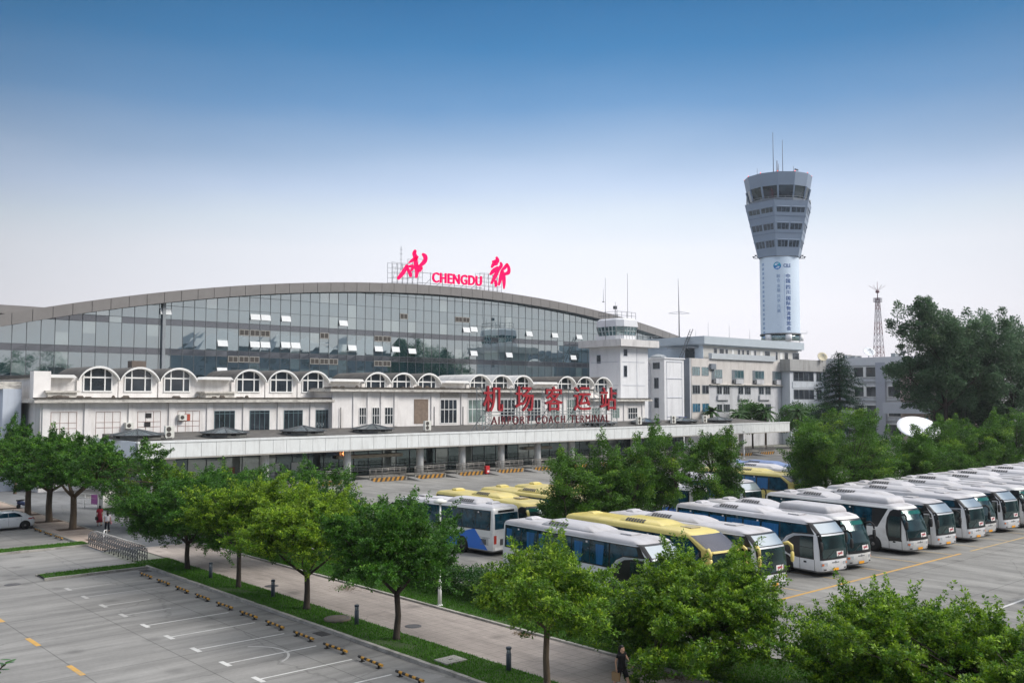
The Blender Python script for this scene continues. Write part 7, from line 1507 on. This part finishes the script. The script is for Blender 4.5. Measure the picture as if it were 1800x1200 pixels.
def person(loc, rz, label, H, stride, arms, outfit):
    """x forward, y left; stride = (left foot x, right foot x); arms = elbow and wrist offsets per side"""
    t = thing('person', loc, label, 'person', rz=rz); k = H / 1.62; V, E, Rd = [], [], []
    def v(x, y, z, r, p=None):
        V.append((x * k, y * k, z * k)); Rd.append(r * k if not isinstance(r, tuple) else (r[0] * k, r[1] * k))
        if p is not None: E.append((p, len(V) - 1))
        return len(V) - 1
    pel = v(0, 0, .88, (.125, .10)); sp = v(.0, 0, 1.06, (.11, .085), pel); ch = v(.015, 0, 1.24, (.13, .09), sp); nk = v(.01, 0, 1.375, .05, ch); hb = v(.03, 0, 1.45, .07, nk); hd = v(.03, 0, 1.535, .088, hb); v(.02, 0, 1.595, .05, hd); v(.115, 0, 1.475, .018, hb)
    for sg, fx_ in ((1, stride[0]), (-1, stride[1])):
        h = v(0, sg * .085, .80, .09, pel); kn = v(fx_ * .5 + .05, sg * .085, .46, .062, h); an_z = .09 if fx_ >= 0 else .17; an = v(fx_ - (.0 if fx_ >= 0 else .06), sg * .08, an_z, .036, kn); v(fx_ + .12, sg * .085, .035 if fx_ >= 0 else .05, .032, an)
    for sg, (ex, ez, wx, wz) in ((1, arms[0]), (-1, arms[1])):
        sh = v(0, sg * .155, 1.315, .055, ch); el = v(ex, sg * .205, ez, .038, sh); wr = v(wx, sg * .20, wz, .027, el); dx, dz = (wx - ex), (wz - ez); n_ = math.hypot(dx, dz); dx, dz = dx / n_, dz / n_; pm = v(wx + dx * .06, sg * .195, wz + dz * .06, (.024, .034), wr)
        for i, ln in enumerate((.062, .075, .07, .055)): yo = (i - 1.5) * .017; f1 = v(wx + dx * .1 + yo, sg * .19, wz + dz * .1, .0095, pm); v(wx + dx * (.1 + ln) + yo, sg * .175, wz + dz * (.1 + ln), .008, f1)
        v(wx + dx * .085 + .035, sg * .17, wz + dz * .085, .0095, pm)
    skinned('body', V, E, Rd, SKIN, t)
    e = MB()
    for sg in (-1, 1): e.lathe([(.004, -.008), (.011, 0), (.004, .008)], (.107 * k, sg * .032 * k, 1.535 * k), 8)
    e.build('eyes', HAIR, t, local=True); m = MB(); m.box(.10 * k, .114 * k, -.022 * k, .022 * k, 1.437 * k, 1.447 * k); m.build('mouth', mat('lips', (160, 84, 80), .5), t, local=True)
    def rings(R, n=16): return [[(cx * k + rx_ * k * math.cos(2 * math.pi * i / n), ry_ * k * math.sin(2 * math.pi * i / n), z * k) for i in range(n)] for z, rx_, ry_, cx in R]
    for nm, R, m_ in outfit['lofts']: MB().loft(rings(R), 0, True).build(nm, m_, t, local=True)
    for nm, pts, rr, m_ in outfit.get('tubes', []): MB().tube([(a * k, b * k, c * k) for a, b, c in pts], [r * k for r in rr], 10).build(nm, m_, t, local=True)
    hr = MB().loft(rings([(1.64, .02, .02, .01), (1.625, .07, .065, .0), (1.58, .105, .092, -.005), (1.52, .10, .1, -.03), (1.45, .07, .09, -.055), (outfit['hair'], .05, .075, -.075), (outfit['hair'] - .03, .02, .04, -.08)]), 0, True); hr.build('hair', HAIR, t, local=True); return t
def leg_tubes(stride, top, bot, r0, r1, m_, name='trousers'):
    out = []
    for sg, fx_ in ((1, stride[0]), (-1, stride[1])):
        K = (fx_ * .5 + .05, sg * .085, .46); A = (fx_ - (.0 if fx_ >= 0 else .06), sg * .08, .09 if fx_ >= 0 else .17); Hp = (0, sg * .085, .84)
        if bot >= .46: q = (Hp[2] - bot) / (Hp[2] - K[2]); e = tuple(Hp[i] + (K[i] - Hp[i]) * q for i in range(3)); out.append((name, [Hp, tuple((Hp[i] + e[i]) / 2 for i in range(3)), e], [r0, r0 * .95, r1], m_))
        else: q = .9; e = tuple(K[i] + (A[i] - K[i]) * q for i in range(3)); out.append((name, [Hp, K, e], [r0, .072, r1], m_))
    return out
SHOE = mat('shoe_dark', (52, 30, 36), .5)
def shoes(stride, m_): return [('shoe', [((fx_ - (.0 if fx_ >= 0 else .06)) - .05, sg * .082, .05 if fx_ >= 0 else .12), (fx_ + .04, sg * .084, .04 if fx_ >= 0 else .07), (fx_ + .15, sg * .086, .03 if fx_ >= 0 else .04)], [.036, .042, .03], m_) for sg, fx_ in ((1, stride[0]), (-1, stride[1]))]
BT = mat('black_cloth', (20, 20, 24), .85, .2, 6); RDC = mat('red_print_dress', (168, 34, 58), .8, .5, 14); WT = mat('white_blouse', (226, 222, 228), .8, .06); DK = mat('dark_trousers', (26, 28, 38), .85, .2)
st = (.30, -.32)
torso = [(1.40, .05, .07, .0), (1.36, .085, .17, .0), (1.24, .125, .165, .015), (1.06, .11, .14, .0), (.90, .13, .155, 0), (.80, .135, .165, 0)]
pw = gnd(1093, 1216); person((pw[0], pw[1], .02), R_(-90), 'woman in black top and shorts striding along the path with a paper bag', 1.60, st, ((.12, 1.10, .28, .98), (-.1, 1.08, -.08, .84)),
       {'lofts': [('top', torso, BT)], 'tubes': leg_tubes(st, .86, .52, .1, .085, BT, 'shorts') + shoes(st, mat('shoe_red', (110, 36, 44), .5)) + [('sleeve', [(0, sg * .15, 1.33), (.02 * sg, sg * .185, 1.2)], [.07, .062], BT) for sg in (-1, 1)], 'hair': 1.22})
t = thing('paper_bag', (pw[0] - .2, pw[1] + .09, .42), 'small brown paper carrier bag held by the woman in black', 'bag'); t.rotation_euler = (0, 0, R_(-75)); KR = mat('kraft_paper', (176, 142, 104), .8, .1); MB().loft([[(x, y, z) for x, y in ((-.14, -.055), (.14, -.055), (.14, .055), (-.14, .055))] for z in (0, .3)], cap1=False).build('bag', KR, t, local=True); b = MB()
for y in (-.05, .05): b.tube([(-.06, y, .29), (-.05, y, .38), (.05, y, .38), (.06, y, .29)], .006, 5)
b.build('handles', KR, t, local=True)
st = (.12, -.14)
person((26.5, 79.4, 0), R_(92), 'woman in a long red patterned dress on the left lane with a bag', 1.64, st, ((.04, 1.08, .03, .84), (-.04, 1.08, -.02, .84)), {'lofts': [('dress', [(1.40, .05, .07, .0), (1.36, .085, .17, .0), (1.24, .125, .165, .015), (1.06, .11, .14, .0), (.90, .14, .17, 0), (.6, .19, .22, 0), (.32, .22, .25, 0)], RDC)], 'tubes': shoes(st, SHOE) + [('sleeve', [(0, sg * .15, 1.33), (.0, sg * .205, 1.1)], [.075, .07], RDC) for sg in (-1, 1)], 'hair': 1.40})
t = thing('handbag', (26.27, 79.4, .52), 'dark handbag carried by the woman in the red dress', 'bag'); MB().loft([[(x * s_, y * s_, z) for x, y in ((-.07, -.17), (.07, -.17), (.07, .17), (-.07, .17))] for z, s_ in ((0, 1), (.2, .95), (.26, .7))]).build('bag', BLK, t, local=True); b = MB(); b.tube([(0, -.1, .24), (0, -.06, .38), (0, .06, .38), (0, .1, .24)], .01, 5); b.build('handle', BLK, t, local=True)
st = (.18, -.2)
person((25.75, 75.4, 0), R_(86), 'woman in a white blouse and dark trousers walking on the left lane', 1.60, st, ((.06, 1.08, .08, .86), (-.06, 1.08, -.04, .84)), {'lofts': [('blouse', [(1.40, .05, .07, .0), (1.36, .09, .175, .0), (1.24, .13, .175, .015), (1.06, .125, .16, .0), (.92, .14, .17, 0), (.86, .14, .17, 0)], WT)], 'tubes': leg_tubes(st, .86, .1, .1, .05, DK) + shoes(st, SHOE) + [('sleeve', [(0, sg * .15, 1.33), (.0, sg * .2, 1.16)], [.085, .085], WT) for sg in (-1, 1)], 'hair': 1.28})
t = thing('shoulder_bag', (26.0, 75.35, .62), 'pale pink bag at the hip of the woman in the white blouse', 'bag'); MB().loft([[(x * s_, y * s_, z) for x, y in ((-.05, -.13), (.05, -.13), (.05, .13), (-.05, .13))] for z, s_ in ((0, .9), (.12, 1), (.22, .8))]).build('bag', mat('pink_leather', (196, 140, 150), .6), t, local=True); b = MB(); b.tube([(0, -.1, .2), (-.1, -.02, .72), (0, .1, .2)], .012, 5); b.build('strap', mat('pink_leather', (196, 140, 150), .6), t, local=True)

# ================================================================== AIR
hm = bpy.data.materials.new('thin_haze'); hm.use_nodes = True; hn = hm.node_tree.nodes; hn.clear(); ho = hn.new('ShaderNodeOutputMaterial'); hv = hn.new('ShaderNodeVolumePrincipled')
hv.inputs['Color'].default_value = (0.90, 0.93, 1.0, 1); hv.inputs['Density'].default_value = 0.00014; hv.inputs['Anisotropy'].default_value = 0.2; hm.node_tree.links.new(hv.outputs[0], ho.inputs['Volume'])
hz = MB().box(-260, 620, -260, 620, -1.02, 110).build('haze', hm); hz['kind'] = 'stuff'; hz['label'] = 'thin pale evening haze filling the air over the whole airport forecourt'
SC.cycles.volume_bounces = 0
